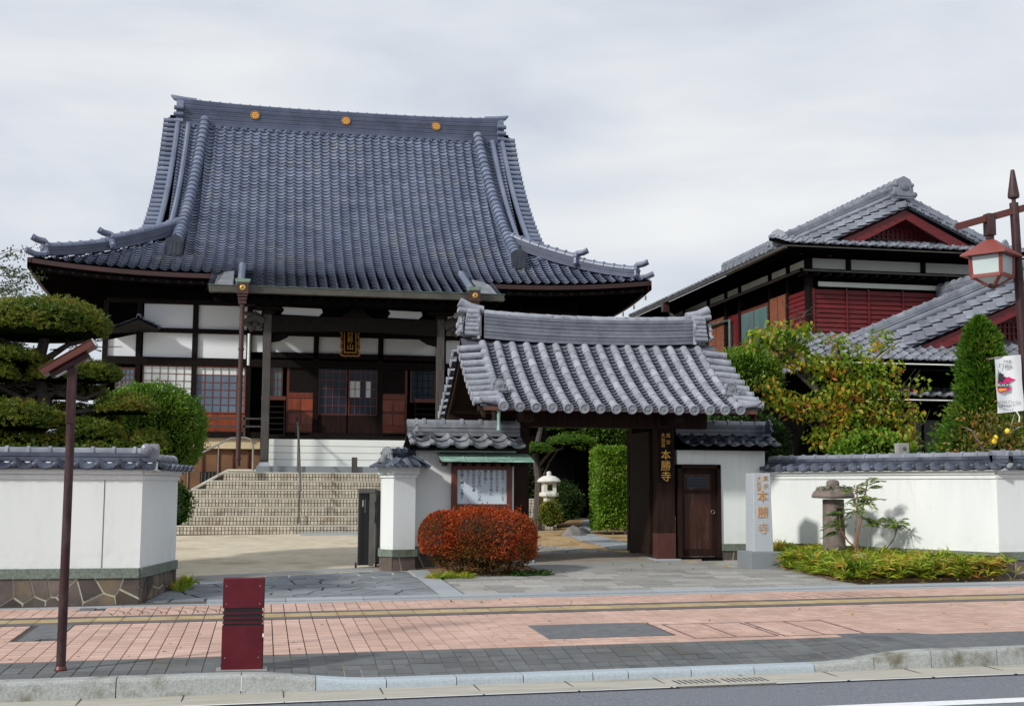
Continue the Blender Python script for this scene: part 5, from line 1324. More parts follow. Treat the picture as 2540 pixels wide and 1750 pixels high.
# gable wall with lattice
obj('gable_wall', MB().ext([(13.9,29.25,7.7),(17.85,29.25,7.7),(15.86,29.25,8.75)], (0,.06,0)), house_red, house)
m = MB()
for k in range(14): m.box(15.0+k*.13, 29.20, 7.85, 15.04+k*.13, 29.24, 8.12)
for z in (7.83,7.95,8.12): m.box(14.9, 29.18, z, 16.9, 29.2, z+.025)
obj('gable_lattice', m, house_red, house)
# skirt roof across the front
def skirt(T, x0, x1, ya, za, yb, zb_, mat, white=False, up=.0):
    fr = []; n_ = round((x1-x0)/.28); w_ = (x1-x0)/n_; L = math.hypot(yb-ya, zb_-za); rws = max(2, round(L/.26))
    for k in range(n_):
        for r in range(rws):
            u = r/rws; x = x0+w_*(k+.5); e = 0
            fr.append(frame((x, ya+(yb-ya)*u, za+(zb_-za)*u), (1,0,0), (0,yb-ya,zb_-za), s=(w_, L/rws, w_)))
    tiles('skirt_tile', SAN, fr, T, mat, sm=True)
    sph = MB().lathe([(.02,-1),(.6,-.8),(.95,-.35),(1,0),(.95,.35),(.6,.8),(.02,1)], (0,0,0), 8)
    tiles('tile_end', sph, [frame((x0+w_*(k+.16), ya-.02, za+.035), (1,0,0), (0,1,0), s=(.055,)*3) for k in range(n_)], T, mat, sm=True)
    obj('skirt_deck', MB().ext([(x0,ya+.02,za-.05),(x0,yb,zb_-.05),(x0,yb,zb_-.12),(x0,ya+.02,za-.1)], (x1-x0,0,0)), wood_black, T)
    obj('gutter', MB().box(x0-.05, ya-.07, za-.115, x1+.05, ya-.03, za-.09), siding if white else copper_dark, T)
skirt(house, 12.4, 19.3, 28.0, 7.42, 29.2, 7.80, tile_house)
# walls
obj('body', MB().box(13.47, 29.12, .5, 20, 41, 7.45), wood_black, house)
obj('eave_soffit', MB().box(12.45, 28.1, 7.25, 19.3, 41.2, 7.30), wood_black, house)
obj('side_gutter', MB().box(12.28, 28.0, 7.27, 12.36, 41.3, 7.34), copper_dark, house)
def fpanel(x0, x1, z0, z1, mat, name, th=.04, y=29.05): return obj(name, MB().box(x0, y, z0, x1, y+th, z1), mat, house)
def spanel(y0, y1, z0, z1, mat, name, th=.04, x=13.40): return obj(name, MB().box(x, y0, z0, x+th, y1, z1), mat, house)
for x0, x1 in ((13.5,14.40),(14.53,16.47),(16.6,18.6),(18.7,19.9)): fpanel(x0, x1, 6.9, 7.4, cream, 'cream_wall_panel')
for y0, y1 in ((29.25,30.2),(30.35,31.4),(31.55,33.6),(33.75,34.7),(34.85,36.2),(36.35,38.5),(38.6,40.5)): spanel(y0, y1, 6.9, 7.4, cream, 'cream_wall_panel')
for x in (13.41,14.465,16.535,18.65): fpanel(x-.06, x+.06, 5.0 if x < 14 else 6.9, 7.42, wood_dark, 'wall_post', th=.1, y=28.99)
for y in (29.15,30.28,31.48,33.68,34.78,36.28,38.55): spanel(y-.06, y+.06, 4.0, 7.42, wood_dark, 'wall_post', th=.1, x=13.34)
obj('copper_belt', MB().box(12.95, 28.55, 6.83, 20, 28.62, 6.87).box(12.95,28.55,6.83,13.02,41,6.87), copper_dark, house)
obj('belt_canopy', MB().box(12.97, 28.57, 6.86, 20, 29.1, 6.90).box(12.97,29.1,6.86,13.5,41,6.90), wood_black, house)
for k in range(22): obj('belt_rafter', MB().box(13.1+k*.32, 28.6, 6.76, 13.16+k*.32, 29.1, 6.83), wood_dark, house)
fpanel(13.65, 17.8, 6.54, 6.66, cream, 'white_band')
bd = (6.46-4.9)/13
for k in range(13):
    z = 4.9+bd*k; m = MB().add([(13.42,28.985,z),(18.2,28.985,z),(18.2,29.02,z+bd-.006),(13.42,29.02,z+bd-.006),(13.42,29.06,z),(18.2,29.06,z),(18.2,29.06,z+bd-.006),(13.42,29.06,z+bd-.006)], [(0,1,2,3),(0,4,5,1),(3,2,6,7),(0,3,7,4),(1,5,6,2)])
    obj('wall_board', m, house_red, house)
    m = MB().add([(13.335,29.2,z),(13.335,30.2,z),(13.36,30.2,z+bd-.006),(13.36,29.2,z+bd-.006),(13.4,29.2,z),(13.4,30.2,z)], [(3,2,1,0),(0,1,5,4)])
    obj('wall_board', m, house_red, house)
for x in (13.45,14.35,14.95,15.9,16.9,17.9): obj('batten', MB().box(x, 28.955, 4.9, x+.04, 28.985, 6.48), house_red, house)
for y0, y1 in ((30.35,31.45),(34.85,36.2)):
    s_ = spanel(y0, y1, 4.9, 6.55, wood_brown, 'shutter', x=13.36)
    for h0, h1 in ((y0+.03,(y0+y1)/2-.02),((y0+y1)/2+.02,y1-.03)):
        for k in range(30): z = 4.95+k*.053; obj('louver', MB().add([(13.32,h0,z),(13.32,h1,z),(13.355,h1,z+.044),(13.355,h0,z+.044),(13.355,h0,z),(13.355,h1,z)], [(3,2,1,0),(0,1,5,4)]), shutter_m, s_)
for y0, y1 in ((31.6,33.6),(36.4,38.4)):
    f_3 = spanel(y0, y1, 4.9, 6.5, wood_brown, 'window_frame', x=13.37)
    for a, b in ((y0+.08,(y0+y1)/2-.04),((y0+y1)/2+.04,y1-.08)): obj('pane', MB().box(13.35,a,5.0,13.368,b,6.4), glass_teal, f_3)
spanel(33.75, 34.7, 4.9, 6.5, house_red, 'red_wall_panel')
dp = obj('downpipe', MB().tube([(12.35,37.4,7.25),(12.5,37.4,6.95),(12.95,37.4,6.6),(13.2,36.6,6.4),(13.3,34.3,6.35),(13.3,34.3,3.0)], .05, 8), pm('aged_copper_pipe', (.06,.10,.09), (.10,.15,.13), rough=.5), house, sm=True)
obj('rain_hopper', MB().box(12.25,37.3,7.0,12.45,37.5,7.3), pipe_m, house)
for k in range(3): obj('lower_wall', MB().box(13.41+2*k, 29.0, 2.6, 15.3+2*k, 29.06, 4.88), house_red, house)

# entrance wing in front
wing = thing('entrance_wing', 'lower red gabled entrance wing with scalloped tile roof behind the autumn tree', 'entrance wing', (16.5,27,.5))
sW = gable_roof(wing, 17.0, 6.28, .41, 5.5, 25.0, 29.0, tile_house, vw=.9, vdrop=.40, step=.27, side='lr', dry=1.0)
obj('gable_wall', MB().ext([(12.9,25.75,4.5),(21,25.75,4.5),(17,25.75,6.1)], (0,.06,0)), house_red, wing)
m = MB()
for k in range(30): m.box(15.2+k*.11, 25.70, 4.85, 15.23+k*.11, 25.74, 5.25)
for z in (4.83,5.0,5.15,5.27): m.box(15.1, 25.68, z, 18.5, 25.7, z+.02)
obj('gable_lattice', m, house_red, wing)
skirt(wing, 11.3, 19.4, 24.3, 4.20, 25.9, 4.92, tile_house, white=True)
obj('body', MB().box(12.0, 25.9, .3, 20, 29, 4.3), wood_black, wing)
obj('eave_soffit', MB().box(11.4, 24.4, 3.98, 19.4, 28.9, 4.02), wood_black, wing)
skirt(wing, 12.8, 16.0, 24.6, 3.46, 25.9, 3.72, tile_old, white=True)
obj('entrance_post', MB().box(13.78, 25.0, .3, 13.96, 25.2, 3.4), wood_brown, wing); obj('entrance_post', MB().box(16.3, 25.0, .3, 16.48, 25.2, 3.4), wood_brown, wing)
obj('entrance_door', MB().box(14.0, 25.8, .3, 16.3, 25.88, 3.0), black, wing)
for k in range(5): obj('door_bar', MB().box(14.1+k*.45, 25.77, .3, 14.14+k*.45, 25.8, 3.0), wood_dark, wing)
annex = thing('dark_outbuilding', 'dark timber outbuilding seen through the gate behind shrubs', 'outbuilding', (9.5,37,.4))
obj('wall', MB().box(7.0, 37.6, .3, 13.0, 40.5, 3.6), wood_black, annex)
obj('roof', MB().ext([(6.6,36.9,3.5),(6.6,40.6,4.5),(6.6,40.6,4.35),(6.6,36.9,3.38)], (6.7,0,0)), tile_old, annex)
obj('roof_edge', MB().bar((6.6,36.88,3.42),(13.3,36.88,3.42), .06, .08), granite, annex)
obj('plaster_patch', MB().box(8.35,37.55,2.55,8.75,37.59,2.95), cream, annex)

# ================================================================== street furniture
def oriented(p, ang): return Matrix.Translation(Vector(p)) @ Matrix.Rotation(ang, 4, 'Y')
pl = thing('street_light_post', 'weathered brown steel post with tilted shoebox lamp head at left kerb', 'lamp post', (-1.65,11.35,-.11))
obj('post', MB().tube([(-1.65,11.35,-.11),(-1.652,11.35,2.1)], [.040,.036], 14), rust, pl, sm=True)
obj('base_collar', MB().lathe([(.05,0),(.052,.015),(.042,.04)], (-1.65,11.35,-.115), 14), rust2, pl)
obj('square_sleeve', MB().box(-1.692, 11.31, 1.98, -1.622, 11.39, 2.47), rust, pl, bevel=.006)
a = math.atan2(.28, .44)
mm = oriented((-1.69, 11.35, 2.55), -a)
obj('lamp_head', MB().obox(mm, .50, .22, .06), rust2, pl, bevel=.006)
obj('lamp_underbody', MB().obox(mm @ Matrix.Translation((-.02,0,-.058)), .36, .12, .05), rust, pl, bevel=.01)
obj('lamp_lid', MB().obox(mm @ Matrix.Translation((.0,0,.034)), .51, .23, .006), rust2, pl)
obj('lamp_end_plate', MB().obox(mm @ Matrix.Translation((.256,0,0)), .010, .23, .066), pm('lid_grey', (.5,.55,.53), rough=.4), pl)
obj('lamp_lens', MB().obox(mm @ Matrix.Translation((-.12,0,-.085)), .10, .10, .006), frost, pl)
obj('foot_bolt', MB().lathe([(.008,0),(.008,.012),(.002,.014)], (-1.70,11.33,-.10), 6), steel, pl)
bo = thing('bollard_cabinet', 'square crimson metal bollard cabinet with black louvre slots on pavement', 'bollard', (-.145,11.15,-.1))
bx0, bx1, by0, by1 = -.315, .03, 11.06, 11.20
def bz(z0, z1, name='body_panel', mat=crimson, g=0): return obj(name, MB().box(bx0+g, by0+g, z0, bx1-g, by1-g, z1), mat, bo, bevel=.004 if not g else 0)
bz(-.1, .265); bz(.415, .665); bz(-.1, .6, 'core', black, .012)
for z in (.285, .325, .365): bz(z, z+.014, 'louvre_blade', crimson, .003)
obj('side_edge', MB().box(bx1, by0+.004, -.1, bx1+.005, by1, .66), black, bo)
obj('concrete_foot', MB().box(bx0-.04, by0-.03, -.13, bx1+.04, by1+.03, SW(-.1,11.1)+.006), concrete_g, bo)

sl_ = thing('street_lamp', 'tall brown street lamp with spearhead top and hanging lantern at right edge', 'street lamp', (7.6,11.5,-.05))
LX = 7.61
obj('post', MB().tube([(7.73,11.5,-.06),(LX,11.5,4.42)], [.05,.046], 16), rust, sl_, sm=True)
obj('spearhead', MB().lathe([(.022,4.42),(.022,4.46),(.056,4.475),(.06,4.50),(.02,4.77),(.002,4.78)], (LX,11.5,0), 16), rust, sl_, sm=True)
obj('cross_arm', MB().bar((6.95,11.5,4.14), (8.35,11.5,4.56), .06, .07), rust2, sl_, bevel=.004)
obj('arm_end_block', MB().box(7.275,11.45,4.06,7.365,11.55,4.29), rust, sl_, bevel=.006)
obj('hanger', MB().box(7.29,11.47,3.98,7.35,11.53,4.1), rust, sl_)
def lantern_head(cx, cy, z):
    T = sl_; r = .30; n = 4; off = math.radians(80)
    ring = lambda R, zz: [(cx+R*math.cos(off+2*math.pi*k/n), cy+R*math.sin(off+2*math.pi*k/n), zz) for k in range(n)]
    m = MB(); v = ring(.33, z)+ring(.33, z-.015)+ring(.06, z+.16); m.add(v, [(0,1,9,8),(1,2,10,9),(2,3,11,10),(3,0,8,11),(8,9,10,11),(4,7,6,5),(0,4,5,1),(1,5,6,2),(2,6,7,3),(3,7,4,0)]); hood = obj('lantern_roof', m, lamp_red, T)
    g0, g1 = ring(.225, z-.02), ring(.215, z-.225); q = ring(.05, z-.315)
    for k in range(4): obj('lantern_pane', MB().quad(g0[k], g1[k], g1[(k+1)%4], g0[(k+1)%4]), frost, T)
    for k in range(4): obj('lantern_lower_pane', MB().quad(g1[k], q[k], q[(k+1)%4], g1[(k+1)%4]), frost, T)
    for k in range(4):
        obj('lantern_bar', MB().bar(g0[k], g1[k], .03, .03), lamp_red, T); obj('lantern_bar', MB().bar(g1[k], q[k], .028, .028), lamp_red, T)
        obj('lantern_rim', MB().bar(g1[k], g1[(k+1)%4], .03, .035), lamp_red, T)
    obj('lantern_cap', MB().lathe([(.055,0),(.05,-.03),(.01,-.05)], (cx,cy,z-.30), 10), rust, T)
lantern_head(7.33, 11.5, 3.855)
lantern_head(8.15, 11.5, 4.0)
# banner on the lamp
bn = thing('street_banner', 'white vertical team banner with magenta emblem hung on the street lamp', 'banner', (7.5,11.45,2.2))
BW = math.radians(0)
def wav(x, z): return 11.44+.012*math.sin((x-7.3)*22+z*4)
clo = grid([7.33+i*.22/8 for i in range(9)], [0], lambda x, y: 0); m = MB(); v = []; R_, C_ = 12, 10
for j in range(R_+1):
    for i in range(C_+1):
        x = 7.385+.30*i/C_+.004*math.sin(j*.8); z = 2.79-.575*j/R_+.035*(i/C_)*(1 if 1 else 0); v.append((x, wav(x, z), z))
m.add(v, [(j*(C_+1)+i, (j+1)*(C_+1)+i, (j+1)*(C_+1)+i+1, j*(C_+1)+i+1) for j in range(R_) for i in range(C_)])
obj('cloth', m, banner_m, bn, sm=True)
obj('upper_rod', MB().tube([(7.30,11.44,2.765),(7.62,11.46,2.82)], .007, 6), steel, bn); obj('rod_knob', MB().lathe([(.005,-.02),(.015,0),(.005,.02)], (7.30,11.44,2.765), 8), rust2, bn)
obj('tie_cord', MB().tube([(7.60,11.43,2.24),(7.625,11.42,2.19),(7.62,11.42,2.13)], .006, 5), banner_m, bn)
by = 11.418
obj('black_emblem', MB().ext([(7.40,by,2.515),(7.405,by,2.60),(7.41,by,2.66),(7.42,by,2.62),(7.435,by,2.635),(7.45,by,2.615),(7.47,by,2.62),(7.46,by,2.59),(7.485,by,2.585),(7.47,by,2.56),(7.44,by,2.53),(7.42,by,2.545)], (0,.003,0)), ink, bn)
obj('magenta_flare', MB().ext([(7.39,by+.004,2.50),(7.40,by+.004,2.545),(7.43,by+.004,2.56),(7.46,by+.004,2.60),(7.50,by+.004,2.585),(7.53,by+.004,2.59),(7.56,by+.004,2.575),(7.60,by+.004,2.565),(7.55,by+.004,2.545),(7.52,by+.004,2.54),(7.54,by+.004,2.48),(7.53,by+.004,2.445),(7.48,by+.004,2.45),(7.44,by+.004,2.425),(7.40,by+.004,2.44)], (0,.003,0)), magenta, bn)
obj('name_plate', MB().ext([(7.395,by,2.475),(7.53,by,2.485),(7.53,by,2.53),(7.395,by,2.52)], (0,.003,0)), ink, bn)
glyph('BLACKS', 7.463, by-.003, 2.502, .042, banner_m, bn, depth=.001)
obj('orange_emblem', MB().ext([(7.40,by-.001,2.455),(7.41,by-.001,2.47),(7.49,by-.001,2.47),(7.49,by-.001,2.455),(7.45,by-.001,2.445),(7.42,by-.001,2.435)], (0,.003,0)), orange_p, bn)
glyph('Local', 7.51, by-.002, 2.752, .04, ink_blue, bn, depth=.001); glyph('7 Team', 7.485, by-.002, 2.70, .05, ink, bn, depth=.001)
glyph('私たちはブラックス', 7.505, by-.002, 2.33, .030, ink_blue, bn, depth=.001); glyph('応援中です', 7.46, by-.002, 2.29, .030, ink_blue, bn, depth=.001)
b2 = thing('street_banner', 'sliver of a second white banner right of lamp post at the frame edge', 'banner', (7.8,11.5,2.2))
obj('cloth', MB().box(7.70,11.5,2.24,8.0,11.505,2.82), banner_m, b2); obj('magenta_flare', MB().ext([(7.70,11.494,2.46),(7.76,11.494,2.5),(7.8,11.494,2.44),(7.72,11.494,2.41)], (0,.003,0)), magenta, b2)

bn.location.x -= .10
for dx, dz in ((.03,.6),(.31,.6),(.03,.45),(.31,.45),(.03,.0),(.31,.0)): obj('panel_screw', MB().lathe([(.006,0),(.005,.004),(.001,.005)], (bx0+dx, by0-.0, dz), 8, m=Matrix.Rotation(math.pi/2,3,'X')), steel, bo)
obj('paint_chip', MB().box(bx1-.006, by0-.0015, .17, bx1+.006, by0+.003, .20), banner_m, bo)
# inscribed stone pillar
ps = thing('inscribed_stone_pillar', 'tall grey granite pillar with carved gold characters right of small plank door', 'stone pillar', (8.03,19.6,.15))
px0, px1, py0, py1 = 7.90, 8.24, 19.44, 19.80
zb0 = S(8, 19.6)
obj('plinth', MB().box(px0-.10, py0-.11, zb0-.06, px1+.13, py1+.14, zb0+.27), granite_base, ps, bevel=.008)
tp = .012
obj('shaft', MB().add([(px0,py0,zb0+.27),(px1,py0,zb0+.27),(px1,py1,zb0+.27),(px0,py1,zb0+.27),(px0+tp,py0+tp,1.70),(px1-tp-.02,py0+tp,1.70),(px1-tp-.02,py1-tp,1.70),(px0+tp,py1-tp,1.70)], [(0,3,2,1),(4,5,6,7),(0,1,5,4),(1,2,6,5),(2,3,7,6),(3,0,4,7)]), granite_pillar, ps, bevel=.008)
gp = pm('faded_gold_carving', (.42,.20,.07), (.62,.34,.13), rough=.6, scale=25)
for i, ch in enumerate('本勝寺'): glyph(ch, 8.065, py0+.001, 1.31-.265*i, .20, gp, ps, name='carved_character', depth=.006)
for i, ch in enumerate('真宗'): glyph(ch, 8.125, py0+.008, 1.61-.13*i, .095, gp, ps, name='carved_character', depth=.005)
for i, ch in enumerate('大谷派'): glyph(ch, 8.005, py0+.008, 1.61-.085*i, .085, gp, ps, name='carved_character', depth=.005)

# old mushroom-shaped stone lantern by the angled wall
ln = thing('stone_lantern', 'brown mushroom capped stone lantern among dwarf bamboo against the white wall', 'stone lantern', (9.1,19.0,.2))
lx, ly = 9.1, 19.0
body = obj('shaft', MB().lathe([(.19,.12),(.182,.5),(.176,.9),(.17,1.28)], (lx,ly,0), 24), lantern_st, ln, sm=True)
wm = Matrix.Translation((lx+.015, ly-.165, .99)) @ Matrix.Rotation(math.radians(5), 4, 'Z')
obj('light_window', MB().obox(wm, .115, .05, .30), black, body)
m = MB()
for dx in (-.07, .07): m.obox(wm @ Matrix.Translation((dx,-.008,0)), .022, .05, .34)
for dz in (-.165, .165): m.obox(wm @ Matrix.Translation((0,-.008,dz)), .162, .05, .025)
obj('window_frame', m, lantern_st, body)
cap_ = obj('cap', MB().lathe([(.02,1.285),(.33,1.30),(.345,1.33),(.32,1.39),(.25,1.455),(.16,1.49),(.10,1.50),(.105,1.54),(.09,1.58),(.05,1.592),(.01,1.595)], (lx,ly,0), 28), lantern_st, ln, sm=True)
# white lantern in the garden
gl = thing('stone_lantern', 'pale stone snow-viewing lantern with rounded cap seen through the gate', 'stone lantern', (6.65,29,.9))
obj('foot', MB().lathe([(.17,.9),(.14,1.0),(.13,1.2)], (6.65,29,0), 12), lantern_w, gl)
obj('platform', MB().lathe([(.13,1.20),(.235,1.25),(.24,1.31),(.21,1.335)], (6.65,29,0), 6), lantern_w, gl)
fbx = obj('fire_box', MB().box(6.50,28.86,1.335,6.535,29.14,1.56).box(6.765,28.86,1.335,6.80,29.14,1.56).box(6.535,28.86,1.335,6.765,29.14,1.375).box(6.535,28.86,1.52,6.765,29.14,1.56).box(6.535,28.86,1.375,6.58,28.9,1.52).box(6.72,28.86,1.375,6.765,28.9,1.52), lantern_w, gl)
obj('cap', MB().lathe([(.05,1.56),(.27,1.575),(.285,1.60),(.24,1.66),(.15,1.715),(.06,1.735),(.05,1.75),(.062,1.78),(.05,1.82),(.01,1.835)], (6.65,29,0), 20), lantern_w, gl, sm=True)
def rock(name, label, c, s, seed, grp=None):
    r0 = random.Random(seed); mb = MB(); prof = [(.02,0),(.9,.02),(1,.3),(.85,.65),(.5,.92),(.02,1)]
    mb.lathe(prof, (0,0,0), 14); vs = []
    ph = [r0.uniform(0, 6) for _ in range(6)]
    for x, y, z in mb.v:
        a = math.atan2(y, x); k = 1+.12*math.sin(2*a+ph[0])+.09*math.sin(3*a+ph[1])+.06*math.sin(5*a+ph[2]+z*3)
        vs.append((c[0]+x*k*s[0], c[1]+y*k*s[1], c[2]+z*s[2]*(1+.1*math.sin(2*a+ph[3]))))
    mb.v = vs; o = obj(name, mb, rock_m, sm=True); tag(o, label, 'rock', grp); return o
rock('rock', 'rounded grey rock half sunk in dwarf bamboo below the nandina', (9.0,17.95,.16), (.24,.18,.28), 3)
rock('rock', 'dark garden rock at the foot of clipped shrub beyond the gate', (7.15,28.6,.2), (.3,.25,.35), 5)
rock('rock', 'low garden rock beside the winding path beyond the gate', (7.55,29.3,.2), (.22,.18,.28), 8)
mt = thing('meter_box', 'small pale grey meter box standing just above the right wall coping', 'utility box', (10.43,19.2,1.9))
obj('case', MB().box(10.34,19.1,1.2,10.53,19.25,2.21), concrete_g, mt, bevel=.006); obj('dial', MB().lathe([(.03,0),(.03,.01),(.005,.012)], (10.44,19.1,2.12), 12, m=Matrix.Rotation(math.pi/2, 3, 'X')), darkmetal, mt)
# ================================================================== plants
def unit(n):
    v = nr.normal(size=(n,3)); return v/np.linalg.norm(v, axis=1)[:,None]
def leaves(P, D, L, Wd, fold=.25, droop=0):
    """diamond leaves at points P along directions D (n,3); returns verts, quads"""
    n = len(P); r = unit(n); x = np.cross(D, r); x /= np.linalg.norm(x, axis=1)[:,None]+1e-9; z = np.cross(x, D)
    L = np.broadcast_to(np.asarray(L, dtype=float), (n,))[:,None]; Wd = np.broadcast_to(np.asarray(Wd, dtype=float), (n,))[:,None]
    a = P; b = P+D*L*.45+x*Wd*.5+z*Wd*fold; c = P+D*L - np.array([0,0,1])*L*droop; d = P+D*L*.45-x*Wd*.5+z*Wd*fold
    v = np.stack([a,b,c,d], 1).reshape(-1,3); q = np.arange(4*n).reshape(n,4); return v, q
def leafobj(name, v, q, mat, parent, kind=None):
    me = npmesh(name, v, q); me.materials.append(mat); me.update(); return link(name, me, None, parent, kind=kind)
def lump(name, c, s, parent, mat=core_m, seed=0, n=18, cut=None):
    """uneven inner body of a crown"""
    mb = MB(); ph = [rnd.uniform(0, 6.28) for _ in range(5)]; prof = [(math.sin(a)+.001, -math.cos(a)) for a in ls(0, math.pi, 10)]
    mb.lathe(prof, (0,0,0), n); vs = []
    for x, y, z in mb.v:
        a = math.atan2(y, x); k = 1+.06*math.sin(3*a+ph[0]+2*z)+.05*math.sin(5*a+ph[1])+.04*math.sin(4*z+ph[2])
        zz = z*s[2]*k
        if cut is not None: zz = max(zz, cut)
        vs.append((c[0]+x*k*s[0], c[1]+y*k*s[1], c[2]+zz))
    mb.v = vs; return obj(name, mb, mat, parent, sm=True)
def shell(c, s, n, low=-.6, pw=2.0):
    """points and normals over a (super)ellipsoid"""
    u = unit(int(n*1.8)); u = u[u[:,2] > low][:n]
    if pw != 2.0:
        k = (np.abs(u)**pw).sum(1)**(1/pw); p = u/k[:,None]
    else: p = u
    s = np.array(s); nn = np.sign(p)*np.abs(p)**(pw-1)/s; nn /= np.linalg.norm(nn, axis=1)[:,None]
    return np.array(c)+p*s, nn
def lumpy(P, c, amp, f):
    d = P-np.array(c); k = 1+amp*(np.sin(P[:,0]*f+1)*np.sin(P[:,1]*f*1.1+2)+np.sin(P[:,2]*f*1.3+P[:,0]*f*.7)*.7); return np.array(c)+d*k[:,None]
def clipped(name, label, cat, c, s, n, lf, mat, low=-.6, pw=2.0, stems=None, amp=.03, group=None, coremat=core_m, ground=None, jit=.035, seedy=0, updir=.35):
    T = thing(name, label, cat, (c[0], c[1], ground if ground is not None else S(c[0], c[1])), group)
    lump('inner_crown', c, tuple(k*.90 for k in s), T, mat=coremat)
    P, Nn = shell(c, s, n, low, pw); P = lumpy(P, c, amp, 5.0/max(s[0], .3)); P = P+Nn*nr.normal(0, jit, (len(P),1))
    D = Nn*.75+unit(len(P))*.8; D[:,2] += updir; D /= np.linalg.norm(D, axis=1)[:,None]
    v, q = leaves(P-D*lf[0]*.4, D, lf[0]*nr.uniform(.6,1.3,len(P)), lf[1]*nr.uniform(.7,1.2,len(P)))
    leafobj('foliage', v, q, mat, T)
    k = nr.randint(0, len(P), max(12, n//110)); sp = np.repeat(P[k], 7, 0); sd = np.repeat(Nn[k]*.7+np.array([0,0,.5]), 7, 0); sd /= np.linalg.norm(sd, axis=1)[:,None]
    sp = sp+sd*(np.tile(np.linspace(.0,1,7), len(k))*np.repeat(nr.uniform(.5,1.6,len(k)),7)*lf[0]*2)[:,None]; d2 = sd*.6+unit(len(sp)); d2 /= np.linalg.norm(d2, axis=1)[:,None]
    v, q = leaves(sp, d2, lf[0], lf[1]); leafobj('stray_shoots', v, q, mat, T)
    if stems:
        for a in stems: obj('stem', MB().tube([(c[0]+a[0], c[1]+a[1], S(c[0],c[1])-.05), (c[0]+a[0]*1.5, c[1]+a[1]*1.5, c[2]-s[2]*.3)], [.035,.02], 7), bark, T, sm=True)
    return T

# red azalea with green foot
az = clipped('azalea_bush', 'big rounded red azalea bush below the notice board', 'bush', (3.41,19.45,.64), (.81,.62,.475), 15000, (.042,.019), L_red, low=-.55, pw=2.3, amp=.035, stems=[(-.3,0),(.05,.05),(.35,0)], coremat=core_red, jit=.022)
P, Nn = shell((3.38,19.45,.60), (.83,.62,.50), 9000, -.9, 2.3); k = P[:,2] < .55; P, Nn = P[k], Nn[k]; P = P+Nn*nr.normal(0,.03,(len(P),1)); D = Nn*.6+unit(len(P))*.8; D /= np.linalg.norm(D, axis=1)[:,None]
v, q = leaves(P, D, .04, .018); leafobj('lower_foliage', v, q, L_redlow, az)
lump('side_lobe', (2.76,19.4,.66), (.30,.36,.36), az, mat=core_red)
P, Nn = shell((2.76,19.4,.67), (.37,.40,.40), 5000, -.6); D = Nn*.7+unit(len(P))*.8; D /= np.linalg.norm(D, axis=1)[:,None]; v, q = leaves(P, D, .042, .019); leafobj('side_foliage', v, q, L_red, az)
def tuft(P0, n, L, Wd, spread, up=1.0, droop=.25):
    """n blades from each point"""
    P = np.repeat(P0, n, 0); D = unit(len(P)); D[:,2] = np.abs(D[:,2])*.6+up; D[:,:2] *= spread; D /= np.linalg.norm(D, axis=1)[:,None]
    return leaves(P, D, L*nr.uniform(.6,1.2,len(P)), Wd, .1, droop)
def plantbed(name, label, cat, pts, n, L, Wd, spread, mat, up=1.0, group=None, kind=None, z=0):
    P0 = np.array([[x, y, S(x, y)+z] for x, y in pts]); v, q = tuft(P0, n, L, Wd, spread, up)
    me = npmesh(name, v, q); me.materials.append(mat); me.update(); o = link(name, me, None); tag(o, label, cat, group, kind); return o
pts = [(rnd.uniform(2.5,3.1), rnd.uniform(18.75,19.1)) for _ in range(75)]
plantbed('ground_lily', 'low bright green strappy plants at left foot of the red azalea', 'plant', pts, 9, .17, .016, 1.6, L_bamboo, up=.5)
pts = [(rnd.uniform(3.8,4.4), rnd.uniform(18.95,19.4)) for _ in range(80)]
plantbed('ground_lily', 'low dark green plants at right foot of the red azalea', 'plant', pts, 8, .13, .02, 1.7, L_dark, up=.5)
pts = [(-1.12+rnd.uniform(-.05,.15), 18.3+rnd.uniform(-.7,.4)) for _ in range(26)]
plantbed('corner_weed', 'small green and reddish weeds against the left wall end', 'plant', pts, 7, .26, .022, 1.3, L_fall, up=.9)
# dwarf bamboo bed
def in_bed():
    while True:
        x, y = rnd.uniform(8.2, 11.3), rnd.uniform(16.95, 21)
        wallx = 8.85+(21.2-y)*.5436-.12
        if x < wallx and y > 16.93 and x > 8.28 and (x > 8.55 or y < 19.3): return x, y
v_all = []; 
P0 = []
for _ in range(1900):
    x, y = in_bed(); hh = .24*(.55+.45*math.sin(x*3.1+y*2)*.5+.25); P0.append((x, y, S(x, y)+rnd.uniform(.02, .27)))
v, q = tuft(np.array(P0), 9, .23, .027, 1.5, up=.45, droop=.3)
me = npmesh('dwarf_bamboo', v, q); me.materials.append(L_bamboo); me.update(); o = link('dwarf_bamboo', me, None)
tag(o, 'low green and orange dwarf bamboo carpet in front of the angled wall', 'ground cover', kind='stuff')
struct('planting_bed', MB().prism([(8.4,17.2),(10.9,17.2),(11.0,17.3),(8.8,21.15),(8.3,21.15)], lambda x,y: S(x,y)-.05, lambda x,y: S(x,y)+.02), soil)
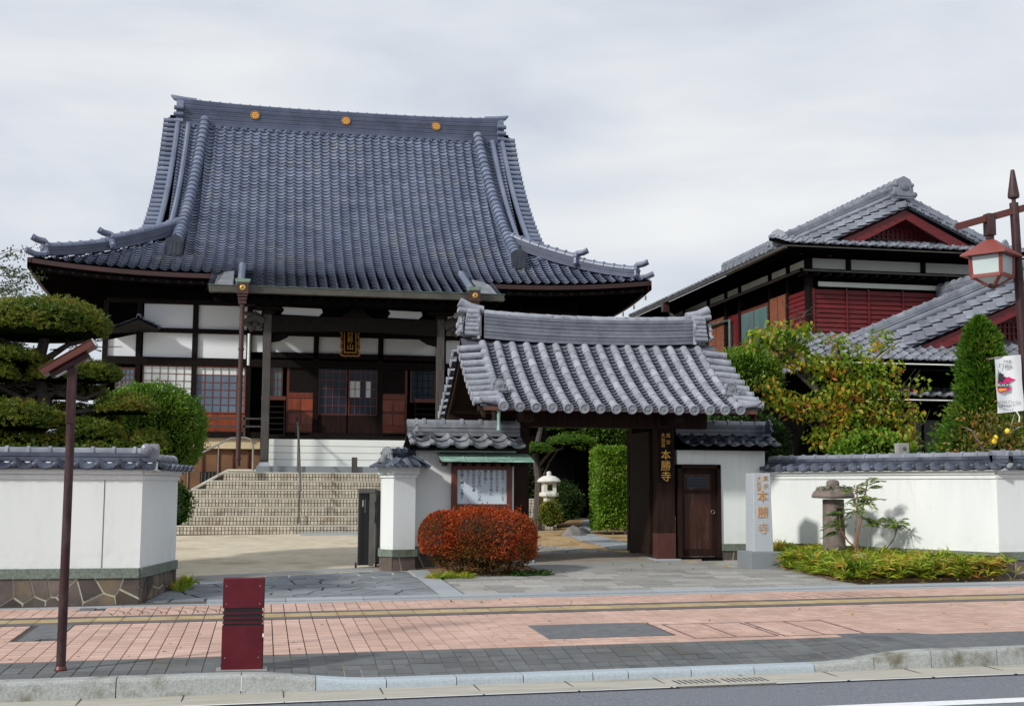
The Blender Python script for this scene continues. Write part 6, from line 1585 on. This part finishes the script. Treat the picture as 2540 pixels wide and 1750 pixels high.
# nandina
nd = thing('nandina', 'slender nandina with feathery leaves beside the mushroom stone lantern', 'shrub', (9.25,18.5,.2))
tips = []
def stem(pts, r=.014, mat=bark_red): obj('stem', MB().tube(pts, [r*(1-.4*i/(len(pts)-1)) for i in range(len(pts))], 6), mat, nd, sm=True)
bx, by_, bz_ = 9.22, 18.5, .2
for a in ([(0,0,0),(.0,0,.45),(.02,0,.75),(.05,0,1.05),(.05,0,1.30)], [(.02,.02,0),(.06,.02,.5),(.13,.02,.8),(.17,0,1.1),(.24,0,1.36)], [(.02,0,0),(.04,0,.3),(-.12,0,.42),(-.26,-.03,.62),(-.28,-.03,.9)]):
    stem([(bx+p[0], by_+p[1], bz_+p[2]) for p in a], .016); tips.append(Vector((bx+a[-1][0], by_+a[-1][1], bz_+a[-1][2])))
stem([(bx+.25,by_+.1,.25),(bx+.5,by_+.05,.45),(bx+.66,by_,.65),(bx+.74,by_,.86),(bx+.72,by_,.93)], .012, bark); tips.append(Vector((bx+.72,by_,.93)))
stem([(bx+.2,by_+.1,.25),(bx+.28,by_+.1,.6),(bx+.33,by_,.95)], .007, bark_pale); tips.append(Vector((bx+.33,by_,.95)))
fv, fq, base = [], [], 0
def frond(p, d, L, nleaf=12, ll=.095, lw=.017):
    global base
    d = Vector(d).normalized(); pts = []; side = d.cross(Vector((0,0,1))).normalized(); PP, DD = [], []
    for k in range(nleaf):
        t = (k+1)/nleaf; q_ = p+d*L*t+Vector((0,0,-.25*L*t*t))
        for s in (-1, 1):
            PP.append(q_); DD.append((d*.7+side*s*.9+Vector((rnd.uniform(-.2,.2),rnd.uniform(-.2,.2),rnd.uniform(-.35,.1)))).normalized())
    v, q = leaves(np.array([tuple(a) for a in PP]), np.array([tuple(a) for a in DD]), ll, lw, .1, .1); fv.append(v); fq.append(q+base); base += len(v)
for i, tp_ in enumerate(tips):
    for k in range(17 if i < 3 else 12):
        a = rnd.uniform(0, 6.28); frond(tp_+Vector((0,0,-rnd.uniform(0,.42 if i < 3 else .08))), (math.cos(a), math.sin(a)*.7, rnd.uniform(-.15,.75)), rnd.uniform(.13,.27))
leafobj('leaves', np.concatenate(fv), np.concatenate(fq), L_nand, nd)
# fern and small plants growing on the lantern cap
P0 = np.array([(9.1+rnd.gauss(-.03,.14), 18.85+rnd.gauss(0,.08), 1.44+rnd.uniform(-.02,.03)) for _ in range(55)]); v, q = tuft(P0, 7, .09, .012, 1.6, up=.3)
leafobj('moss_and_fern', v, q, L_dark, ln)

# ---- clouded garden pine behind the left wall
pine = thing('garden_pine', 'cloud-pruned garden pine with stacked pads behind the left wall', 'tree', (-3.4,20,.1))
def pad(T, c, s, n, lf=.065, mat=L_pine, under=True):
    lump('pad_core', (c[0],c[1],c[2]), (s[0]*.93, s[1]*.93, s[2]*.82), T, cut=-s[2]*.35)
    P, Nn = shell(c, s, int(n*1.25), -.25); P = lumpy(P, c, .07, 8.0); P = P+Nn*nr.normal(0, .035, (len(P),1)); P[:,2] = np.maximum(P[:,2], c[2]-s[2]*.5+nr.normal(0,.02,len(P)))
    v, q = tuft(P, 9, lf, .0125, 1.25, up=.55, droop=0); leafobj('needle_pad', v, q, mat, T)
pads = [((-3.45,20.0,3.83),(.98,.9,.43),2600), ((-4.1,19.9,3.32),(.80,.75,.17),1200), ((-2.85,19.8,3.08),(.60,.55,.22),1200), ((-4.15,19.5,3.05),(.52,.5,.21),800),
        ((-3.75,19.3,2.36),(.78,.6,.28),1500), ((-2.08,19.8,2.60),(.42,.42,.18),700), ((-2.56,19.6,2.20),(.46,.45,.2),800), ((-1.78,19.9,2.08),(.24,.3,.16),350), ((-3.6,19.4,2.0),(1.0,.5,.2),700), ((-2.35,19.5,1.95),(.85,.5,.16),600),
        ((-5.2,20.2,3.5),(.8,.8,.5),500), ((-5.3,20,2.6),(.9,.8,.5),500), ((-3.55,20.3,3.05),(.42,.3,.34),420), ((-3.0,20.3,2.85),(.55,.3,.20),420), ((-4.3,20.3,3.5),(.6,.35,.22),420), ((-2.6,20.2,2.42),(.4,.3,.18),350), ((-3.9,20.4,2.75),(.5,.3,.3),420), ((-3.1,20.3,2.5),(.55,.3,.22),450), ((-2.9,20.2,1.95),(.8,.4,.35),700), ((-4.3,20.2,2.1),(.7,.4,.4),600)]
for c, s, n in pads: pad(pine, c, s, n)
def limb(T, pts, r0, r1, mat=bark, name='limb'): obj(name, MB().tube(pts, [r0+(r1-r0)*i/(len(pts)-1) for i in range(len(pts))], 8), mat, T, sm=True)
limb(pine, [(-3.4,20,.1),(-3.35,20,1.0),(-3.5,20,1.9),(-3.3,20,2.7),(-3.42,20,3.3),(-3.3,20,3.9)], .17, .07, name='trunk')
for e_ in ([(-3.4,20,2.7),(-3.0,19.9,2.95),(-2.6,19.8,3.05)], [(-3.45,20,2.2),(-2.9,19.9,2.55),(-2.1,19.8,2.65)], [(-3.35,20,1.7),(-2.9,19.8,2.0),(-2.3,19.7,2.15),(-1.8,19.9,2.1)], [(-3.4,20,3.0),(-3.9,19.9,3.15),(-4.6,19.9,3.2)], [(-3.4,20,2.2),(-3.8,19.7,2.4),(-4.5,19.5,2.4)], [(-3.4,20,3.3),(-3.0,20,3.6),(-2.6,20,3.7)], [(-3.35,20,3.2),(-3.8,20,3.55),(-4.1,20,3.75)], [(-3.3,20,2.9),(-3.6,20,2.75),(-4.0,19.6,2.95)], [(-3.1,19.9,2.85),(-2.7,19.8,2.75),(-2.4,19.8,2.9)]):
    limb(pine, e_, .06, .02)
for k in range(34):
    x = rnd.uniform(-4.2,-2.4); z = rnd.choice([3.45,3.5,2.85,2.95,2.35]); limb(pine, [(x,19.9,z),(x+rnd.uniform(-.25,.25),19.9,z+rnd.uniform(-.05,.12)),(x+rnd.uniform(-.45,.45),19.85,z+rnd.uniform(-.1,.2))], .013, .005, name='twig')
# big clipped dome bush
clipped('clipped_bush', 'large domed evergreen bush right of the garden pine', 'bush', (-2.02,22.8,2.40), (.97,.95,.80), 20000, (.05,.03), L_dome, low=-.85, pw=2.2, amp=.03, jit=.03, stems=[(0,0),(.2,.1)])
# thin background tree at far left
bt = thing('bare_tree', 'thin sparse-leaved tree against the sky at far left', 'tree', (-7.6,34,.2))
limb(bt, [(-7.6,34,.2),(-7.5,34,3),(-7.1,34,5),(-7.0,34,7.3)], .14, .03, name='trunk')
pp_, dd_ = [], []
for k in range(46):
    z = rnd.uniform(4.2, 7.4); a = rnd.uniform(-.6, .9); L_ = rnd.uniform(.5, 1.3); x0 = -7.0
    p0 = Vector((x0, 34, z)); p1 = p0+Vector((math.cos(a)*L_*(1 if rnd.random() < .75 else -1), rnd.uniform(-.4,.4), math.sin(a)*L_*.8)); mid = p0.lerp(p1, .5)+Vector((0,0,rnd.uniform(-.1,.15)))
    limb(bt, [p0, mid, p1], .014, .004, name='twig')
    for j in range(26): t = rnd.uniform(.3, 1.05); pp_.append(tuple(p0.lerp(p1, t)+Vector((rnd.gauss(0,.09), rnd.gauss(0,.09), rnd.gauss(0,.08))))); dd_.append(tuple(Vector((rnd.gauss(0,1), rnd.gauss(0,1), rnd.gauss(0,1))).normalized()))
v, q = leaves(np.array(pp_), np.array(dd_), .085, .05); leafobj('leaves', v, q, L_dark, bt)
# low shrubs behind the wall ends / pine foot
clipped('low_shrub', 'dark low hedge mass behind the left wall under the pine', 'hedge', (-4.2,18.9,1.1), (2.9,.9,.85), 9000, (.06,.035), L_dark, low=-.2, pw=3, amp=.05)
clipped('low_shrub', 'small green shrub between the left wall end and the handrail', 'bush', (-1.28,19.9,1.15), (.20,.2,.30), 900, (.07,.03), L_con, low=-.8)

# ---- garden beyond the gate
hg = thing('clipped_hedge', 'tall square clipped light green hedge beyond the gate opening', 'hedge', (8.1,28.4,.3))
hx0, hx1, hy0, hy1, hz0, hz1 = 7.90, 9.6, 28.9, 29.7, .45, 2.36
obj('inner_crown', MB().box(hx0+.1,hy0+.1,hz0+.05,hx1,hy1,hz1-.1), core_m, hg)
for (n_, gen) in ((11000, lambda n: (np.stack([nr.uniform(hx0,hx1,n), np.full(n,hy0), hz0+(hz1-hz0)*nr.uniform(0,1,n)],1), (0,-1,0))), (7000, lambda n: (np.stack([np.full(n,hx0), nr.uniform(hy0,hy1,n), nr.uniform(hz0,hz1,n)],1), (-1,0,0))), (4000, lambda n: (np.stack([nr.uniform(hx0,hx1,n), nr.uniform(hy0,hy1,n), np.full(n,hz1)],1), (0,0,1)))):
    P, d_ = gen(n_); d_ = np.array(d_, dtype=float); P = P+d_*nr.normal(0,.03,(n_,1)); D = d_*.7+unit(n_)*.8; D[:,2] += .3; D /= np.linalg.norm(D,axis=1)[:,None]; v, q = leaves(P, D, .07, .04); leafobj('foliage', v, q, L_hedge, hg)
for k in range(4): limb(hg, [(8.2+.3*k,28.9,.3),(8.22+.3*k,28.9,.9)], .03, .02, name='stem')
clipped('clipped_bush', 'larger dark rounded shrub behind the pale garden lantern', 'bush', (7.74,32.5,1.05), (.62,.6,.58), 4500, (.05,.03), L_dark, low=-.7)
clipped('clipped_bush', 'small olive round shrub at foot of the pale garden lantern', 'bush', (6.62,28.7,.84), (.25,.25,.30), 2000, (.045,.025), L_pine, low=-.8)
gp2 = thing('garden_pine', 'small pruned pine with flat pads beyond the gate lintel', 'tree', (6.8,31,.3))
for c, s, n in (((7.6,30.6,2.56),(.58,.4,.16),700), ((6.7,30.6,2.36),(.36,.35,.14),450), ((7.6,31.2,2.95),(.4,.35,.14),350), ((6.4,31.2,3.0),(.5,.35,.16),300)): pad(gp2, c, s, n, lf=.07, mat=L_con)
limb(gp2, [(6.8,31,.3),(6.85,31,1.6),(6.75,31,2.3),(6.9,31,3.0)], .12, .06, name='trunk'); limb(gp2, [(6.85,31,2.0),(7.1,30.8,2.35),(7.4,30.6,2.45)], .05, .025); limb(gp2, [(6.95,31,1.7),(7.1,30.9,2.1),(7.3,30.8,2.4)], .03, .02)
clipped('clipped_bush', 'dark green shrub mass behind the garden steps and pine', 'bush', (6.4,32.6,1.5), (.8,.6,1.1), 3500, (.07,.04), L_dark, low=-.8)
clipped('broadleaf_tree', 'bright green treetop showing above the hedge under the gate lintel', 'tree', (8.75,32.5,2.95), (.85,.7,.5), 3500, (.09,.045), L_con, low=-.9, ground=.4)

# ---- right side: autumn tree, dome bush, conifer, citrus
clipped('clipped_bush', 'dark glossy domed bush at the right end of the gate roof', 'bush', (9.88,24.6,3.78), (.72,.7,.60), 9000, (.055,.032), L_dome, low=-.55, stems=[(0,0)])
clipped('low_shrub', 'dark leafy mass behind the small tiled roof right of gate', 'bush', (9.6,24.4,2.3), (1.1,.7,.75), 6000, (.08,.045), L_dark, low=-.8)
ft = thing('autumn_tree', 'spreading tree with green, yellow and orange autumn leaves over right wall', 'tree', (11.3,23.4,.3))
limb(ft, [(11.3,23.4,.3),(11.2,23.4,1.6),(11.1,23.4,2.6),(11.0,23.4,3.3),(10.6,23.4,3.9),(10.0,23.3,4.4)], .13, .04, name='trunk')
brs = [[(10.9,23.4,3.4),(10.5,23.4,3.75),(10.0,23.3,4.2),(9.6,23.3,4.5)], [(10.4,23.4,4.0),(10.45,23.4,4.4),(10.55,23.3,4.85)], [(11.0,23.4,3.2),(11.5,23.3,3.6),(12.0,23.3,4.0),(12.4,23.2,4.3)], [(11.6,23.3,3.7),(11.4,23.3,4.1),(11.3,23.3,4.4)],
       [(11.1,23.4,2.7),(10.6,23.3,3.0),(10.1,23.2,3.2),(9.7,23.2,3.3)], [(11.1,23.4,2.4),(11.7,23.3,2.7),(12.3,23.2,3.0),(12.7,23.2,3.4)], [(12.2,23.2,2.95),(12.7,23.2,2.9),(13.0,23.2,2.7)], [(11.2,23.4,2.2),(10.8,23.2,2.6),(10.4,23.1,2.85)], [(11.1,23.4,2.9),(11.5,23.2,3.2),(11.9,23.1,3.3)]]
for b_ in brs: limb(ft, b_, .045, .012, mat=bark)
limb(ft, [(12.0,23.2,3.95),(12.15,23.1,4.1),(12.35,23.1,4.25),(12.6,23.1,4.45)], .03, .018, mat=bark_pale, name='broken_limb')
for _ in range(70):
    b_ = rnd.choice(brs); i = rnd.randrange(1, len(b_)); p = Vector(b_[i]); limb(ft, [p, p+Vector((rnd.gauss(0,.15), rnd.gauss(0,.1), rnd.uniform(0,.22))), p+Vector((rnd.gauss(0,.32), rnd.gauss(0,.2), rnd.uniform(.05,.5)))], .010, .003, name='twig')
cl = [((10.0,23.2,4.45),(.62,.4,.36),620), ((9.55,23.2,4.4),(.34,.3,.26),260), ((10.5,23.2,4.55),(.38,.3,.34),240), ((10.5,23.3,4.05),(.5,.4,.32),400), ((11.0,23.3,3.85),(.48,.4,.36),420), ((11.6,23.2,4.0),(.62,.4,.4),620), ((11.25,23.2,4.42),(.3,.3,.16),110), ((12.25,23.2,4.45),(.32,.3,.30),170), ((12.35,23.2,3.85),(.42,.35,.3),300), ((11.8,23.2,3.5),(.65,.4,.34),560), ((11.2,23.2,3.3),(.5,.4,.3),360),
      ((11.9,23.1,3.0),(.75,.4,.38),760), ((12.6,23.1,3.0),(.45,.4,.38),360), ((11.2,23.1,2.85),(.5,.4,.36),420), ((10.5,23.1,3.05),(.55,.4,.28),420), ((10.0,23.1,3.2),(.5,.4,.26),380), ((9.75,23.1,3.5),(.35,.3,.2),150), ((11.7,23.1,2.45),(.8,.4,.34),760), ((12.6,23.1,2.5),(.45,.35,.3),300), ((10.9,23.0,2.45),(.5,.4,.3),380), ((12.3,23.1,3.4),(.5,.3,.22),240), ((12.95,23.1,3.55),(.45,.3,.25),60), ((11.9,22.9,2.1),(.6,.35,.25),420)]
for GI, (CL_, MT_) in enumerate(((cl[:11]+cl[-3:], L_fall), (cl[9:-3], L_orange))):
  PP, DD = [], []
  for c, s, n in CL_:
    n = int(n*.55); s = tuple(k*.9 for k in s)
    u = unit(n)*nr.uniform(.25, 1.15, (n,1))**.7; PP.append(np.array(c)+u*np.array(s)); d = unit(n); d[:,2] = -np.abs(d[:,2])*.8-.1; DD.append(d/np.linalg.norm(d,axis=1)[:,None])
  P = np.concatenate(PP); D = np.concatenate(DD); v, q = leaves(P, D, nr.uniform(.08,.14,len(P)), nr.uniform(.05,.085,len(P)), .15, .1); leafobj('leaves', v, q, MT_, ft)
clipped('low_shrub', 'bright green broad-leaved shrub under the autumn tree behind coping', 'bush', (11.6,22.4,1.95), (.85,.5,.55), 2600, (.10,.06), L_hedge, low=-.9, jit=.09)
cn = thing('conifer', 'narrow bright green conifer in front of the dark entrance', 'tree', (12.85,20.6,.3))
limb(cn, [(12.85,20.6,.3),(12.87,20.6,2.5),(12.83,20.6,4.2)], .09, .02, name='trunk')
prof = [(1.2,.74),(2.2,.72),(2.6,.62),(2.95,.48),(3.2,.40),(3.7,.35),(4.1,.29),(4.35,.2),(4.56,.03)]
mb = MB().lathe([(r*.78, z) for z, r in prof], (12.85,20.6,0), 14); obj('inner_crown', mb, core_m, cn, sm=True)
n = 9000; zz = nr.uniform(1.2, 4.58, n); rr = np.interp(zz, [p[0] for p in prof], [p[1] for p in prof]); an = nr.uniform(0, 6.283, n); rr = rr*(1+.10*np.sin(an*3+zz*5)+.07*np.sin(zz*17+an)+nr.normal(0,.15,n))
P = np.stack([12.85+rr*np.cos(an)+.03*np.sin(zz*2.3), 20.6+rr*np.sin(an), zz], 1); out = np.stack([np.cos(an), np.sin(an), np.full(n,.7)], 1)
P3 = np.repeat(P, 3, 0); D = np.repeat(out, 3, 0)+unit(3*n)*.75; D /= np.linalg.norm(D,axis=1)[:,None]; v, q = leaves(P3, D, nr.uniform(.06,.13,3*n), .022, .1); leafobj('sprays', v, q, L_con, cn)
ct = thing('citrus_tree', 'small citrus tree with yellow fruit and sparse leaves beside the conifer', 'tree', (12.1,18.9,.2))
brc = [[(12.0,18.9,.2),(12.05,18.9,1.6),(12.0,18.9,2.0),(12.2,18.9,2.2),(12.42,18.85,2.4),(12.5,18.8,2.7)], [(12.05,18.9,1.9),(11.9,18.85,2.15),(11.7,18.8,2.42),(11.55,18.8,2.47)], [(12.2,18.9,2.2),(12.15,18.8,2.4),(12.0,18.8,2.55)], [(12.4,18.85,2.38),(12.6,18.8,2.5)]]
for b_ in brc: limb(ct, [(a[0]-.2, a[1], a[2]) for a in b_], .035, .01, mat=bark_pale)
n = 900; P = np.array([11.9,18.75,2.33])+nr.normal(0,1,(n,3))*np.array([.36,.2,.26]); D = unit(n); D[:,2] -= .4; D /= np.linalg.norm(D,axis=1)[:,None]; v, q = leaves(P, D, .085, .042); leafobj('leaves', v, q, L_citrus, ct)
for p in ((11.96,18.5,2.40),(11.74,18.5,2.29),(11.73,18.52,2.23)): obj('fruit', MB().lathe([(.002,-.045),(.03,-.035),(.045,0),(.03,.035),(.008,.05)], p, 12), lemon_m, ct, sm=True)

# fallen leaves
fp = []
for _ in range(90): x, y = rnd.uniform(4.6, 8.3), rnd.uniform(19.2, 27); fp.append((x, y, S(x, y)+.03))
for _ in range(40): x = rnd.uniform(8.2, 11); y = rnd.uniform(16.6, 17.1); fp.append((x, y, S(x, y)+.02))
for _ in range(16): x = rnd.uniform(-2, 9); y = rnd.uniform(12, 16); fp.append((x, y, SW(x, y)+.006))
P = np.array(fp); D = unit(len(P)); D[:,2] = np.abs(D[:,2])*.15; D /= np.linalg.norm(D,axis=1)[:,None]; v, q = leaves(P, D, nr.uniform(.03,.06,len(P)), .03, .1)
me = npmesh('fallen_leaves', v, q); me.materials.append(L_fall); me.update(); o = link('fallen_leaves', me, None); tag(o, 'scattered small fallen leaves on the paving and by the gate', 'fallen leaves', kind='stuff')
